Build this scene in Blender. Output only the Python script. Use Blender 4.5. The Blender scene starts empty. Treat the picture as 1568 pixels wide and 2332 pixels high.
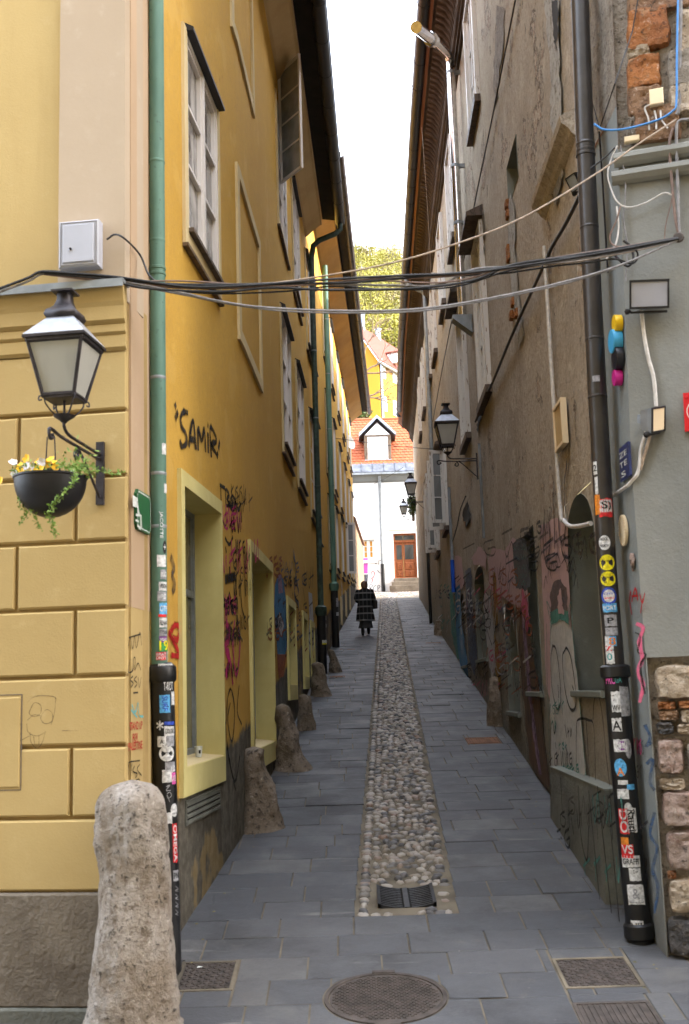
import bpy, bmesh, math, random
import numpy as np
from mathutils import Vector, Matrix, noise
random.seed(7)
R = math.radians
scene = bpy.context.scene
COL = scene.collection

# ------------------------------------------------------------------ camera
F_PX, HOR, ROLL, CAM_H = 2550.0, 405.0, 0.031, 1.925      # focal length and horizon offset in a 1568 x 2332 frame
PITCH = math.atan(HOR / F_PX)
_R0 = Vector((1, 0, 0)); _U0 = Vector((0, -math.sin(PITCH), math.cos(PITCH))); FWD = Vector((0, math.cos(PITCH), math.sin(PITCH)))
CR = math.cos(ROLL) * _R0 - math.sin(ROLL) * _U0
CU = math.cos(ROLL) * _U0 + math.sin(ROLL) * _R0
EYE = Vector((0, 0, CAM_H))
cam_d = bpy.data.cameras.new('camera'); cam = bpy.data.objects.new('camera', cam_d); COL.objects.link(cam)
cam.matrix_world = Matrix(((CR.x, CU.x, -FWD.x, EYE.x), (CR.y, CU.y, -FWD.y, EYE.y), (CR.z, CU.z, -FWD.z, EYE.z), (0, 0, 0, 1)))
cam_d.sensor_fit = 'VERTICAL'; cam_d.sensor_height = 36.0; cam_d.lens = 36.0 * F_PX / 2332
cam_d.clip_end = 2000; cam_d.clip_start = 0.05
cam_d.dof.use_dof = True; cam_d.dof.focus_distance = 24.0; cam_d.dof.aperture_fstop = 4.0
scene.camera = cam

# ------------------------------------------------------------------ light
SUN_EL, SUN_AZ = R(34), R(84)          # azimuth measured from behind the camera towards the right
to_sun = Vector((math.sin(SUN_AZ) * math.cos(SUN_EL), -math.cos(SUN_AZ) * math.cos(SUN_EL), math.sin(SUN_EL)))
sun_d = bpy.data.lights.new('sun', 'SUN'); sun_d.energy = 2.0; sun_d.angle = R(0.6); sun_d.color = (1, 0.94, 0.85)
sun = bpy.data.objects.new('sun', sun_d); COL.objects.link(sun)
sun.rotation_euler = to_sun.to_track_quat('Z', 'Y').to_euler()
world = bpy.data.worlds.new('World'); scene.world = world; world.use_nodes = True
wn = world.node_tree.nodes; wl = world.node_tree.links
bg = wn['Background']
sky = wn.new('ShaderNodeTexSky'); sky.sky_type = 'NISHITA'; sky.sun_disc = False
sky.sun_elevation = SUN_EL; sky.sun_rotation = math.atan2(to_sun.x, to_sun.y)
sky.air_density = 1.0; sky.dust_density = 4.0; sky.ozone_density = 1.0
wmix = wn.new('ShaderNodeMix'); wmix.data_type = 'RGBA'; wmix.inputs['Factor'].default_value = 0.62
wl.new(sky.outputs[0], wmix.inputs['A']); wmix.inputs['B'].default_value = (7.7, 8.3, 9.3, 1)   # thin white cloud veil
wl.new(wmix.outputs['Result'], bg.inputs['Color']); bg.inputs['Strength'].default_value = 0.15
scene.view_settings.view_transform = 'Standard'; scene.view_settings.look = 'None'
scene.view_settings.exposure = 3.05; scene.view_settings.gamma = 1.0
scene.view_settings.use_curve_mapping = False
scene.render.engine = 'CYCLES'
scene.cycles.use_denoising = True
scene.cycles.use_adaptive_sampling = True; scene.cycles.adaptive_threshold = 0.02
scene.cycles.max_bounces = 7; scene.cycles.diffuse_bounces = 4; scene.cycles.glossy_bounces = 3
scene.cycles.transmission_bounces = 6; scene.cycles.transparent_max_bounces = 8
scene.cycles.caustics_reflective = False; scene.cycles.caustics_refractive = False

# ------------------------------------------------------------------ measuring helpers
def ray(x, y): return (x - 784) / F_PX * CR + (1166 - y) / F_PX * CU + FWD
def at_plane(x, y, p0, n):
    d = ray(x, y); p0 = Vector(p0); n = Vector(n)
    return EYE + d * ((p0 - EYE).dot(n) / d.dot(n))
def at_Y(x, y, Y):
    d = ray(x, y); return EYE + d * (Y / d.y)
G_Y0, G_S = 7.26, 0.14
def gz(Y): return (Y - G_Y0) * G_S if Y > 4.5 else (4.5 - G_Y0) * G_S
def at_ground(x, y):
    d = ray(x, y); t = (EYE.z - (EYE.y - G_Y0) * G_S) / (G_S * d.y - d.z)
    return EYE + d * t
def px_size(px, p): return px * (Vector(p) - EYE).dot(FWD) / F_PX

class Frame:
    """a vertical wall plane: s along it, n out of it, z up"""
    def __init__(self, a, b, flip=False, lean=0.0, zref=0.0):
        a = Vector((a[0], a[1], 0)); b = Vector((b[0], b[1], 0))
        self.o = a; self.t = (b - a).normalized(); self.L = (b - a).length
        n = Vector((self.t.y, -self.t.x, 0)); self.n = -n if flip else n
        self.lean, self.zref = lean, zref          # an old wall may lean sideways
    def pt(self, s, z, n=0.0): return self.o + self.t * s + self.n * n + Vector((self.lean * max(0.0, z - self.zref), 0, z))
    def hit(self, x, y, off=0.0):
        d = ray(x, y); up = Vector((self.lean, 0, 1)); o = self.o - up * 0 + Vector((-self.lean * self.zref, 0, 0)) + self.n * off
        M3 = Matrix((self.t, up, -d)).transposed(); q = M3.inverted() @ (EYE - o)
        if self.lean and q.y < self.zref: q = Matrix((self.t, Vector((0, 0, 1)), -d)).transposed().inverted() @ (EYE - self.o - self.n * off)
        return (q.x, q.y)
    def wp(self, x, y, off=0.0):
        s, z = self.hit(x, y, off); return self.pt(s, z, off)
    def at(self, s): return self.o + self.t * s
def frames(pts, flip): return [Frame(pts[i], pts[i + 1], flip) for i in range(len(pts) - 1)]
def hit(W, x, y, off=0.0):
    for i, f in enumerate(W):
        s, z = f.hit(x, y, off)
        if s <= f.L or i == len(W) - 1: return f, s, z
def wp(W, x, y, off=0.0):
    f, s, z = hit(W, x, y, 0.0); return f.wp(x, y, off)

LWP = [(-1.388, 7.733), (-1.06, 11.55), (-0.682, 23.6), (-0.495, 27.8), (0.385, 47.4)]
RWP = [(2.07, 7.95), (2.163, 13.95), (2.33, 21.8), (2.51, 28.6), (2.70, 36.3), (2.97, 44.0), (3.11, 48.4)]
LW = frames(LWP, False)
RW = frames(RWP, True)

# ------------------------------------------------------------------ mesh helpers
class MB:
    def __init__(self): self.v = []; self.f = []; self.m = []; self.mi = 0; self.fade = []
    def add(self, vs, fs):
        o = len(self.v); self.v += [tuple(q) for q in vs]
        for q in fs: self.f.append(tuple(i + o for i in q)); self.m.append(self.mi)
    def quad(self, a, b, c, d): self.add([a, b, c, d], [(0, 1, 2, 3)])
    def poly(self, pts): self.add(pts, [tuple(range(len(pts)))])
    def hexa(self, c):   # 8 corners: bottom 0-3 ccw, top 4-7
        self.add(c, [(0, 3, 2, 1), (4, 5, 6, 7), (0, 1, 5, 4), (1, 2, 6, 5), (2, 3, 7, 6), (3, 0, 4, 7)])
    def obox(self, c, ax, ay, az, hx, hy, hz):
        c = Vector(c); ax = Vector(ax) * hx; ay = Vector(ay) * hy; az = Vector(az) * hz
        self.hexa([c - ax - ay - az, c + ax - ay - az, c + ax + ay - az, c - ax + ay - az,
                   c - ax - ay + az, c + ax - ay + az, c + ax + ay + az, c - ax + ay + az])
    def wbox(self, f, s0, s1, z0, z1, n0, n1, bev=0.0):
        if bev <= 0:
            self.hexa([f.pt(s0, z0, n0), f.pt(s1, z0, n0), f.pt(s1, z0, n1), f.pt(s0, z0, n1),
                       f.pt(s0, z1, n0), f.pt(s1, z1, n0), f.pt(s1, z1, n1), f.pt(s0, z1, n1)])
        else:   # chamfer the outer edges
            b = bev
            vs = [f.pt(s0, z0, n0), f.pt(s1, z0, n0), f.pt(s1, z1, n0), f.pt(s0, z1, n0),
                  f.pt(s0, z0, n1 - b), f.pt(s1, z0, n1 - b), f.pt(s1, z1, n1 - b), f.pt(s0, z1, n1 - b),
                  f.pt(s0 + b, z0 + b, n1), f.pt(s1 - b, z0 + b, n1), f.pt(s1 - b, z1 - b, n1), f.pt(s0 + b, z1 - b, n1)]
            self.add(vs, [(0, 1, 5, 4), (1, 2, 6, 5), (2, 3, 7, 6), (3, 0, 4, 7), (4, 5, 9, 8), (5, 6, 10, 9), (6, 7, 11, 10), (7, 4, 8, 11), (8, 9, 10, 11), (3, 2, 1, 0)])
    def tube(self, pts, r, n=8, cap=True):
        pts = [Vector(p) for p in pts]; rr = r if isinstance(r, (list, tuple)) else [r] * len(pts)
        up = None; rings = []
        for i, p in enumerate(pts):
            d = (pts[min(i + 1, len(pts) - 1)] - pts[max(i - 1, 0)])
            if d.length < 1e-9: d = Vector((0, 0, 1))
            d.normalize()
            if up is None:
                up = Vector((0, 0, 1)) if abs(d.z) < 0.9 else Vector((1, 0, 0))
            a = (up - d * up.dot(d)).normalized(); up = a; b = d.cross(a)
            rings.append([p + (a * math.cos(2 * math.pi * k / n) + b * math.sin(2 * math.pi * k / n)) * rr[i] for k in range(n)])
        vs = [q for g in rings for q in g]; fs = []
        for i in range(len(pts) - 1):
            for k in range(n):
                k2 = (k + 1) % n; fs.append((i * n + k, i * n + k2, (i + 1) * n + k2, (i + 1) * n + k))
        if cap: fs.append(tuple(reversed(range(n)))); fs.append(tuple((len(pts) - 1) * n + k for k in range(n)))
        self.add(vs, fs)
    def lathe(self, c, prof, n=16, ax=(0, 0, 1), u=(1, 0, 0), cap=True):
        c = Vector(c); ax = Vector(ax).normalized(); u = Vector(u); u = (u - ax * u.dot(ax)).normalized(); w = ax.cross(u)
        vs = []; fs = []
        for r_, h in prof:
            for k in range(n):
                t = 2 * math.pi * k / n; vs.append(c + ax * h + (u * math.cos(t) + w * math.sin(t)) * r_)
        for i in range(len(prof) - 1):
            for k in range(n):
                k2 = (k + 1) % n; fs.append((i * n + k, i * n + k2, (i + 1) * n + k2, (i + 1) * n + k))
        if cap: fs.append(tuple(reversed(range(n)))); fs.append(tuple((len(prof) - 1) * n + k for k in range(n)))
        self.add(vs, fs)
    def prism(self, pts, d):      # closed polygon swept along vector d
        d = Vector(d); k = len(pts); pts = [Vector(p) for p in pts]
        self.add(pts + [p + d for p in pts], [tuple(reversed(range(k))), tuple(range(k, 2 * k))] + [(i, (i + 1) % k, (i + 1) % k + k, i + k) for i in range(k)])
    def ribbon(self, pts, nrm, w):
        pts = [Vector(p) for p in pts]; nrm = Vector(nrm); ww = w if isinstance(w, (list, tuple)) else [w] * len(pts)
        if len(pts) < 2: return
        L = []
        for i, p in enumerate(pts):
            d = (pts[min(i + 1, len(pts) - 1)] - pts[max(i - 1, 0)])
            if d.length < 1e-9: d = Vector((0, 0, 1))
            b = nrm.cross(d.normalized()); b = b.normalized() if b.length > 1e-6 else Vector((0, 0, 1))
            L.append((p - b * ww[i] / 2, p + b * ww[i] / 2))
        vs = [q for g in L for q in g]
        self.add(vs, [(2 * i, 2 * i + 1, 2 * i + 3, 2 * i + 2) for i in range(len(pts) - 1)])
    def soft_ribbon(self, pts, nrm, w):      # a sprayed line: dense core, fading edges
        pts = [Vector(p) for p in pts]; nrm = Vector(nrm); ww = w if isinstance(w, (list, tuple)) else [w] * len(pts)
        if len(pts) < 2: return
        L = []
        for i, p in enumerate(pts):
            d = (pts[min(i + 1, len(pts) - 1)] - pts[max(i - 1, 0)])
            if d.length < 1e-9: d = Vector((0, 0, 1))
            b = nrm.cross(d.normalized()); b = b.normalized() if b.length > 1e-6 else Vector((0, 0, 1))
            for k, a in ((-.75, 0.0), (-.36, 1.0), (.36, 1.0), (.75, 0.0)): L.append(p + b * ww[i] * k); self.fade.append(a)
        self.add(L, [(4 * i + j, 4 * i + j + 1, 4 * i + j + 5, 4 * i + j + 4) for i in range(len(pts) - 1) for j in range(3)])
    def build(self, name, mat, parent=None, smooth=False, ngon=False):
        me = bpy.data.meshes.new(name); me.from_pydata(self.v, [], self.f)
        for mt in (mat if isinstance(mat, (list, tuple)) else [mat]): me.materials.append(MAT[mt] if isinstance(mt, str) else mt)
        if isinstance(mat, (list, tuple)):
            me.polygons.foreach_set('material_index', self.m)
        if ngon or True:
            bm = bmesh.new(); bm.from_mesh(me)
            big = [q for q in bm.faces if len(q.verts) > 4]
            if big: bmesh.ops.triangulate(bm, faces=big)
            bmesh.ops.recalc_face_normals(bm, faces=bm.faces)
            bm.to_mesh(me); bm.free()
        if smooth:
            me.shade_smooth() if smooth is True else me.polygons.foreach_set('use_smooth', [True] * len(me.polygons))
            if smooth != 'all':
                try: me.set_sharp_from_angle(angle=R(40))
                except Exception: pass
        if isinstance(mat, str) and mat in SPRAY: set_fade(me, self.fade)
        o = bpy.data.objects.new(name, me); COL.objects.link(o); adopt(o, parent); return o
SPRAY = set()
def set_fade(me, f=None):
    a = me.attributes.new('fade', 'FLOAT', 'POINT'); n = len(me.vertices)
    a.data.foreach_set('value', list(f) if f and len(f) == n else [1.0] * n)
def adopt(o, parent):
    if parent is not None:
        o.parent = parent
        o.matrix_parent_inverse = world_of(parent).inverted()
def world_of(o):
    m = o.matrix_basis.copy()
    return m if o.parent is None else world_of(o.parent) @ o.matrix_parent_inverse @ m
def tag(o, label=None, cat=None, group=None, kind=None):
    if label: o['label'] = label
    if cat: o['category'] = cat
    if group: o['group'] = group
    if kind: o['kind'] = kind
    return o
def thing(name, loc, label, cat, group=None):
    o = bpy.data.objects.new(name, None); o.location = loc; o.empty_display_size = 0.2; COL.objects.link(o)
    return tag(o, label, cat, group)
def link_copy(o, mat, parent):        # shares the mesh
    c = o.copy(); COL.objects.link(c); c.parent = parent
    c.matrix_parent_inverse = Matrix() if parent is None else world_of(parent).inverted()
    c.matrix_basis = mat; return c
def arc(pts, k=6):      # smooth a polyline (Catmull-Rom)
    P = [Vector(p) for p in pts]
    if len(P) < 3: return P
    P = [P[0] * 2 - P[1]] + P + [P[-1] * 2 - P[-2]]; out = []
    for i in range(1, len(P) - 2):
        for j in range(k):
            t = j / k; a, b, c, d = P[i - 1], P[i], P[i + 1], P[i + 2]
            out.append(0.5 * ((2 * b) + (c - a) * t + (2 * a - 5 * b + 4 * c - d) * t * t + (3 * b - a - 3 * c + d) * t ** 3))
    out.append(P[-2]); return out
def text_mesh(body, origin, u, v, height, mat, name, parent, width=None, off=None, shear=0.0, bold=0.0):
    """flat lettering lying on a surface; u runs along the line of text, v up; origin is the lower left corner"""
    cu = bpy.data.curves.new('lettering', 'FONT'); cu.body = body; cu.size = 1.0; cu.shear = shear; cu.offset = bold; cu.fill_mode = 'FRONT'
    o = bpy.data.objects.new('lettering', cu); COL.objects.link(o)
    dg = bpy.context.evaluated_depsgraph_get(); me = bpy.data.meshes.new_from_object(o.evaluated_get(dg))
    bpy.data.objects.remove(o); bpy.data.curves.remove(cu)
    co = np.empty(len(me.vertices) * 3); me.vertices.foreach_get('co', co); co = co.reshape(-1, 3)
    if len(co) == 0: return None
    mn = co.min(0); mx = co.max(0); sc = height / max(mx[1] - mn[1], 1e-6); sx = (width / (mx[0] - mn[0])) if width else sc
    u = np.array(u); v = np.array(v); og = np.array(origin)
    w = og + np.outer((co[:, 0] - mn[0]) * sx, u) + np.outer((co[:, 1] - mn[1]) * sc, v)
    me.vertices.foreach_set('co', w.ravel()); me.materials.clear(); me.materials.append(MAT[mat])
    if mat in SPRAY: set_fade(me)
    ob = bpy.data.objects.new(name, me); COL.objects.link(ob); adopt(ob, parent); return ob
def hnoise(x, y=0.0, z=0.0): return noise.noise(Vector((x, y, z)))

# ------------------------------------------------------------------ materials
MAT = {}
class NT:
    def __init__(self, name, rough=0.8, spec=0.3):
        m = bpy.data.materials.new(name); m.use_nodes = True; MAT[name] = m; self.m = m
        self.n = m.node_tree.nodes; self.l = m.node_tree.links; self.p = self.n['Principled BSDF']
        self.p.inputs['Roughness'].default_value = rough; self.p.inputs['Specular IOR Level'].default_value = spec
        self.tc = self.n.new('ShaderNodeTexCoord').outputs['Object']
    def put(self, sock, v):
        if isinstance(v, bpy.types.NodeSocket): self.l.new(v, sock)
        elif isinstance(v, (tuple, list)): sock.default_value = (tuple(v) + (1,))[:4] if len(sock.default_value) == 4 else tuple(v)
        else: sock.default_value = v
    def map(self, sc=(1, 1, 1), loc=(0, 0, 0), vec=None, rot=(0, 0, 0)):
        q = self.n.new('ShaderNodeMapping'); self.l.new(vec or self.tc, q.inputs['Vector'])
        q.inputs['Scale'].default_value = sc; q.inputs['Location'].default_value = loc; q.inputs['Rotation'].default_value = rot; return q.outputs[0]
    def noise(self, scale, detail=4, rough=0.55, vec=None, dist=0.0):
        q = self.n.new('ShaderNodeTexNoise'); self.l.new(vec or self.tc, q.inputs['Vector'])
        q.inputs['Scale'].default_value = scale; q.inputs['Detail'].default_value = detail; q.inputs['Roughness'].default_value = rough; q.inputs['Distortion'].default_value = dist
        return q.outputs['Fac']
    def vor(self, scale, feat='F1', vec=None, out='Distance', rnd=1.0):
        q = self.n.new('ShaderNodeTexVoronoi'); q.feature = feat; self.l.new(vec or self.tc, q.inputs['Vector'])
        q.inputs['Scale'].default_value = scale; q.inputs['Randomness'].default_value = rnd; return q.outputs[out]
    def ramp(self, fac, a, b, va=0.0, vb=1.0):
        q = self.n.new('ShaderNodeMapRange'); q.interpolation_type = 'SMOOTHSTEP'; self.l.new(fac, q.inputs['Value'])
        for k, v in zip(('From Min', 'From Max', 'To Min', 'To Max'), (a, b, va, vb)): q.inputs[k].default_value = v
        return q.outputs['Result']
    def cr(self, fac, stops):
        q = self.n.new('ShaderNodeValToRGB'); self.l.new(fac, q.inputs['Fac']); e = q.color_ramp.elements
        while len(e) < len(stops): e.new(0.5)
        for el, (p, c) in zip(e, stops): el.position = p; el.color = tuple(c) + (1,)
        return q.outputs['Color']
    def mix(self, fac, a, b, mode='MIX'):
        q = self.n.new('ShaderNodeMix'); q.data_type = 'RGBA'; q.blend_type = mode
        self.put(q.inputs['Factor'], fac); self.put(q.inputs['A'], a); self.put(q.inputs['B'], b); return q.outputs['Result']
    def math(self, op, a, b=0.0, c=0.0):
        q = self.n.new('ShaderNodeMath'); q.operation = op; self.put(q.inputs[0], a); self.put(q.inputs[1], b); self.put(q.inputs[2], c); return q.outputs[0]
    def xyz(self, vec=None):
        q = self.n.new('ShaderNodeSeparateXYZ'); self.l.new(vec or self.tc, q.inputs[0]); return q.outputs
    def height(self):      # metres above the sloping street
        o = self.xyz(); return self.math('SUBTRACT', o[2], self.math('MULTIPLY', self.math('SUBTRACT', o[1], G_Y0), G_S))
    def island(self):
        return self.n.new('ShaderNodeNewGeometry').outputs['Random Per Island']
    def objrand(self):
        return self.n.new('ShaderNodeObjectInfo').outputs['Random']
    def col(self, c): self.put(self.p.inputs['Base Color'], c)
    def rough(self, v): self.put(self.p.inputs['Roughness'], v)
    def bump(self, h, strength=0.3, dist=0.02):
        q = self.n.new('ShaderNodeBump'); q.inputs['Strength'].default_value = strength; q.inputs['Distance'].default_value = dist
        self.l.new(h, q.inputs['Height']); self.l.new(q.outputs[0], self.p.inputs['Normal'])

def plain(name, c, rough=0.6, metal=0.0, var=0.25, scale=9.0, bump=0.15, dist=0.004, spec=0.35):
    t = NT(name, rough, spec); t.p.inputs['Metallic'].default_value = metal
    n1 = t.noise(scale, 5); n2 = t.noise(scale * 6, 3)
    k = t.ramp(n1, 0.3, 0.7, 1 - var, 1 + var * 0.6)
    t.col(t.mix(1.0, c, t.mix(1.0, (1, 1, 1), k, 'MULTIPLY'), 'MULTIPLY'))
    if bump: t.bump(n2, bump, dist)
    return t
def plaster(name, base, dark, light, streak=0.35, big=0.6, bump=0.35, bs=60, dirt=None, dist=0.006):
    t = NT(name, 0.92, 0.15)
    n1 = t.noise(big, 5, 0.6); n2 = t.noise(1.0, 4, 0.6, vec=t.map((5, 5, 0.45))); n3 = t.noise(bs, 3, 0.6); n4 = t.noise(7, 5, 0.65)
    c = t.mix(t.ramp(n1, 0.35, 0.7), base, dark)
    c = t.mix(t.ramp(n4, 0.55, 0.8, 0, 0.6), c, light)
    c = t.mix(t.math('MULTIPLY', t.ramp(n2, 0.5, 0.75), streak), c, dark)
    c = t.mix(t.ramp(n3, 0.3, 0.7, 0.0, 0.16), c, dark)
    if dirt:      # soiling of the lowest half metre
        h = t.height(); q = t.ramp(t.math('ADD', h, t.math('MULTIPLY', n4, 0.8)), 0.3, 1.2, 0.75, 0.0)
        c = t.mix(q, c, dirt)
    t.col(c); t.bump(t.math('ADD', n3, t.math('MULTIPLY', n4, 1.4)), bump, dist); return t

plaster('cream_front', (0.475, 0.35, 0.155), (0.40, 0.285, 0.12), (0.51, 0.385, 0.19), 0.45, 0.5, 0.2, 70)
plaster('cream_groove', (0.40, 0.28, 0.115), (0.28, 0.185, 0.075), (0.45, 0.32, 0.15), 0.5, 1.5, 0.2, 60)
plaster('cream_pilaster', (0.455, 0.365, 0.27), (0.40, 0.315, 0.225), (0.49, 0.405, 0.31), 0.2, 0.4, 0.10, 40)
plaster('cream_side', (0.46, 0.33, 0.22), (0.40, 0.28, 0.175), (0.50, 0.37, 0.255), 0.3, 0.5, 0.14, 40)
plaster('band_beige', (0.60, 0.48, 0.27), (0.50, 0.38, 0.19), (0.66, 0.54, 0.33), 0.3, 0.8, 0.3, 80)
plaster('reveal_yellow', (0.58, 0.50, 0.21), (0.49, 0.41, 0.16), (0.64, 0.56, 0.28), 0.35, 1.4, 0.25, 90)
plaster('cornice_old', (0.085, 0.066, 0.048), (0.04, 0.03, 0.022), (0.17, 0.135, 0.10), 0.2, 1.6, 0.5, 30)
plaster('soffit_tan', (0.54, 0.39, 0.20), (0.44, 0.31, 0.15), (0.60, 0.45, 0.25), 0.1, 0.9, 0.15, 60)
plaster('grey_wall', (0.23, 0.23, 0.21), (0.18, 0.182, 0.168), (0.27, 0.27, 0.25), 0.25, 0.7, 0.5, 45, dirt=(0.12, 0.11, 0.09))
plaster('grey_side', (0.22, 0.235, 0.23), (0.175, 0.19, 0.187), (0.265, 0.28, 0.275), 0.4, 0.8, 0.55, 30, dirt=(0.13, 0.12, 0.10))
plaster('grey_niche', (0.20, 0.21, 0.18), (0.15, 0.155, 0.135), (0.25, 0.26, 0.23), 0.2, 1.2, 0.4, 60)
plaster('white_wall', (0.84, 0.83, 0.81), (0.80, 0.79, 0.76), (0.87, 0.86, 0.85), 0.1, 0.4, 0.2, 30)
plaster('hill_yellow', (0.36, 0.19, 0.024), (0.31, 0.16, 0.022), (0.40, 0.235, 0.045), 0.3, 0.25, 0.2, 20)
plaster('rubble_wall', (0.30, 0.21, 0.13), (0.18, 0.12, 0.08), (0.42, 0.32, 0.22), 0.2, 2.5, 0.9, 14, dist=0.03)
plaster('cement_plinth', (0.16, 0.16, 0.135), (0.105, 0.104, 0.088), (0.23, 0.228, 0.20), 0.25, 1.6, 0.7, 35, dist=0.012)
plaster('plinth_stone', (0.19, 0.16, 0.125), (0.11, 0.09, 0.07), (0.31, 0.27, 0.225), 0.2, 1.8, 0.8, 26, dist=0.012)

def ochre(name, base, dark, deep, top):
    t = NT(name, 0.9, 0.15)
    n1 = t.noise(0.45, 5, 0.6); n2 = t.noise(1.0, 4, 0.6, vec=t.map((6, 6, 0.35))); n3 = t.noise(75, 3, 0.6); n4 = t.noise(2.2, 6, 0.7)
    c = t.mix(t.ramp(n1, 0.35, 0.7), base, dark)
    c = t.mix(t.math('MULTIPLY', t.ramp(n2, 0.5, 0.8), 0.3), c, deep)
    c = t.mix(t.ramp(t.noise(26, 5, 0.75), 0.46, 0.68, 0.0, 0.5), c, deep); c = t.mix(t.ramp(t.noise(7, 6, 0.7), 0.5, 0.72, 0.0, 0.4), c, deep); c = t.mix(t.ramp(t.noise(4, 6, 0.7), 0.28, 0.45, 0.3, 0.0), c, (0.66, 0.42, 0.10))
    h = t.height(); e = t.math('ADD', h, t.math('MULTIPLY', t.math('SUBTRACT', n4, 0.5), 0.35))
    c = t.mix(t.ramp(e, top + 0.6, top + 2.4, 0.45, 0.0), c, deep)             # deeper ochre towards the street
    grey = t.mix(t.ramp(t.noise(9, 5, 0.7), 0.35, 0.7), (0.075, 0.066, 0.05), (0.15, 0.132, 0.105))
    grey = t.mix(t.math('MULTIPLY', t.ramp(n2, 0.45, 0.7), 0.7), grey, (0.05, 0.042, 0.032))
    c = t.mix(t.ramp(e, top - 0.06, top + 0.02, 1.0, 0.0), c, grey)            # cement skirting
    v = t.vor(0.55, 'DISTANCE_TO_EDGE', vec=t.map((1, 1, 0.5), vec=None)); w_ = t.math('ADD', v, t.math('MULTIPLY', t.noise(3.0, 6, 0.7), 0.10))
    c = t.mix(t.math('MULTIPLY', t.ramp(w_, 0.030, 0.048, 0.55, 0.0), t.ramp(n1, 0.45, 0.6)), c, (0.16, 0.09, 0.025))       # hairline cracks
    c = t.mix(t.math('MULTIPLY', t.ramp(t.noise(1.3, 4, 0.5), 0.60, 0.64), 0.22), c, (0.62, 0.40, 0.12))                        # touched-up patches
    t.col(c); t.bump(t.math('ADD', n3, n4), 0.45, 0.010); return t
ochre('ochre_wall', (0.54, 0.315, 0.055), (0.49, 0.28, 0.048), (0.41, 0.24, 0.055), 1.02)
ochre('yellow_wall', (0.62, 0.36, 0.06), (0.56, 0.31, 0.05), (0.44, 0.24, 0.05), 0.95)

def brown(name):
    t = NT(name, 0.93, 0.12)
    n1 = t.noise(0.45, 6, 0.62); n2 = t.noise(1.0, 6, 0.7, vec=t.map((2.4, 2.4, 0.3)), dist=0.4); n3 = t.noise(55, 4, 0.65)
    n4 = t.noise(1.15, 8, 0.68, dist=0.15); n5 = t.noise(2.6, 6, 0.72); n6 = t.noise(16, 5, 0.7)
    c = t.mix(t.ramp(n1, 0.35, 0.68), (0.42, 0.36, 0.285), (0.32, 0.272, 0.215))
    c = t.mix(t.ramp(n5, 0.50, 0.72, 0, 0.8), c, (0.53, 0.465, 0.37))
    c = t.mix(t.ramp(n6, 0.46, 0.66, 0, 0.6), c, (0.21, 0.165, 0.122))
    c = t.mix(t.math('MULTIPLY', t.ramp(n2, 0.52, 0.74), 0.4), c, (0.17, 0.125, 0.09))
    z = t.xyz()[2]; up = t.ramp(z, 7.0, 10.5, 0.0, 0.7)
    c = t.mix(t.math('MULTIPLY', up, t.ramp(n5, 0.3, 0.6)), c, (0.44, 0.39, 0.295))  # upper wall paler, the stronger light up there put into the colour
    peel = t.ramp(n4, 0.612, 0.622)
    c = t.mix(peel, c, t.mix(t.ramp(n6, 0.42, 0.6), (0.44, 0.385, 0.31), (0.28, 0.195, 0.14)))
    crack = t.ramp(n4, 0.596, 0.612); edge = t.math('SUBTRACT', crack, peel)
    c = t.mix(t.math('MULTIPLY', edge, 0.85), c, (0.06, 0.045, 0.033))
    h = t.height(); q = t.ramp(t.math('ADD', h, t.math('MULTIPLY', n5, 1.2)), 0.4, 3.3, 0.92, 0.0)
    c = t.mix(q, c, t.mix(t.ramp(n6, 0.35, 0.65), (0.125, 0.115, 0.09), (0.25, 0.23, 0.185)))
    n7 = t.noise(30, 5, 0.75); c = t.mix(t.ramp(n7, 0.5, 0.68, 0.0, 0.55), c, (0.17, 0.13, 0.095)); c = t.mix(t.ramp(n7, 0.3, 0.44, 0.4, 0.0), c, (0.55, 0.49, 0.40))
    t.col(c)
    b = t.math('ADD', t.math('MULTIPLY', n3, 0.45), t.math('SUBTRACT', t.math('MULTIPLY', n6, 1.1), t.math('MULTIPLY', crack, 1.4)))
    t.bump(t.math('ADD', b, t.math('MULTIPLY', n5, 0.8)), 0.9, 0.02)
brown('brown_wall')

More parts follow.
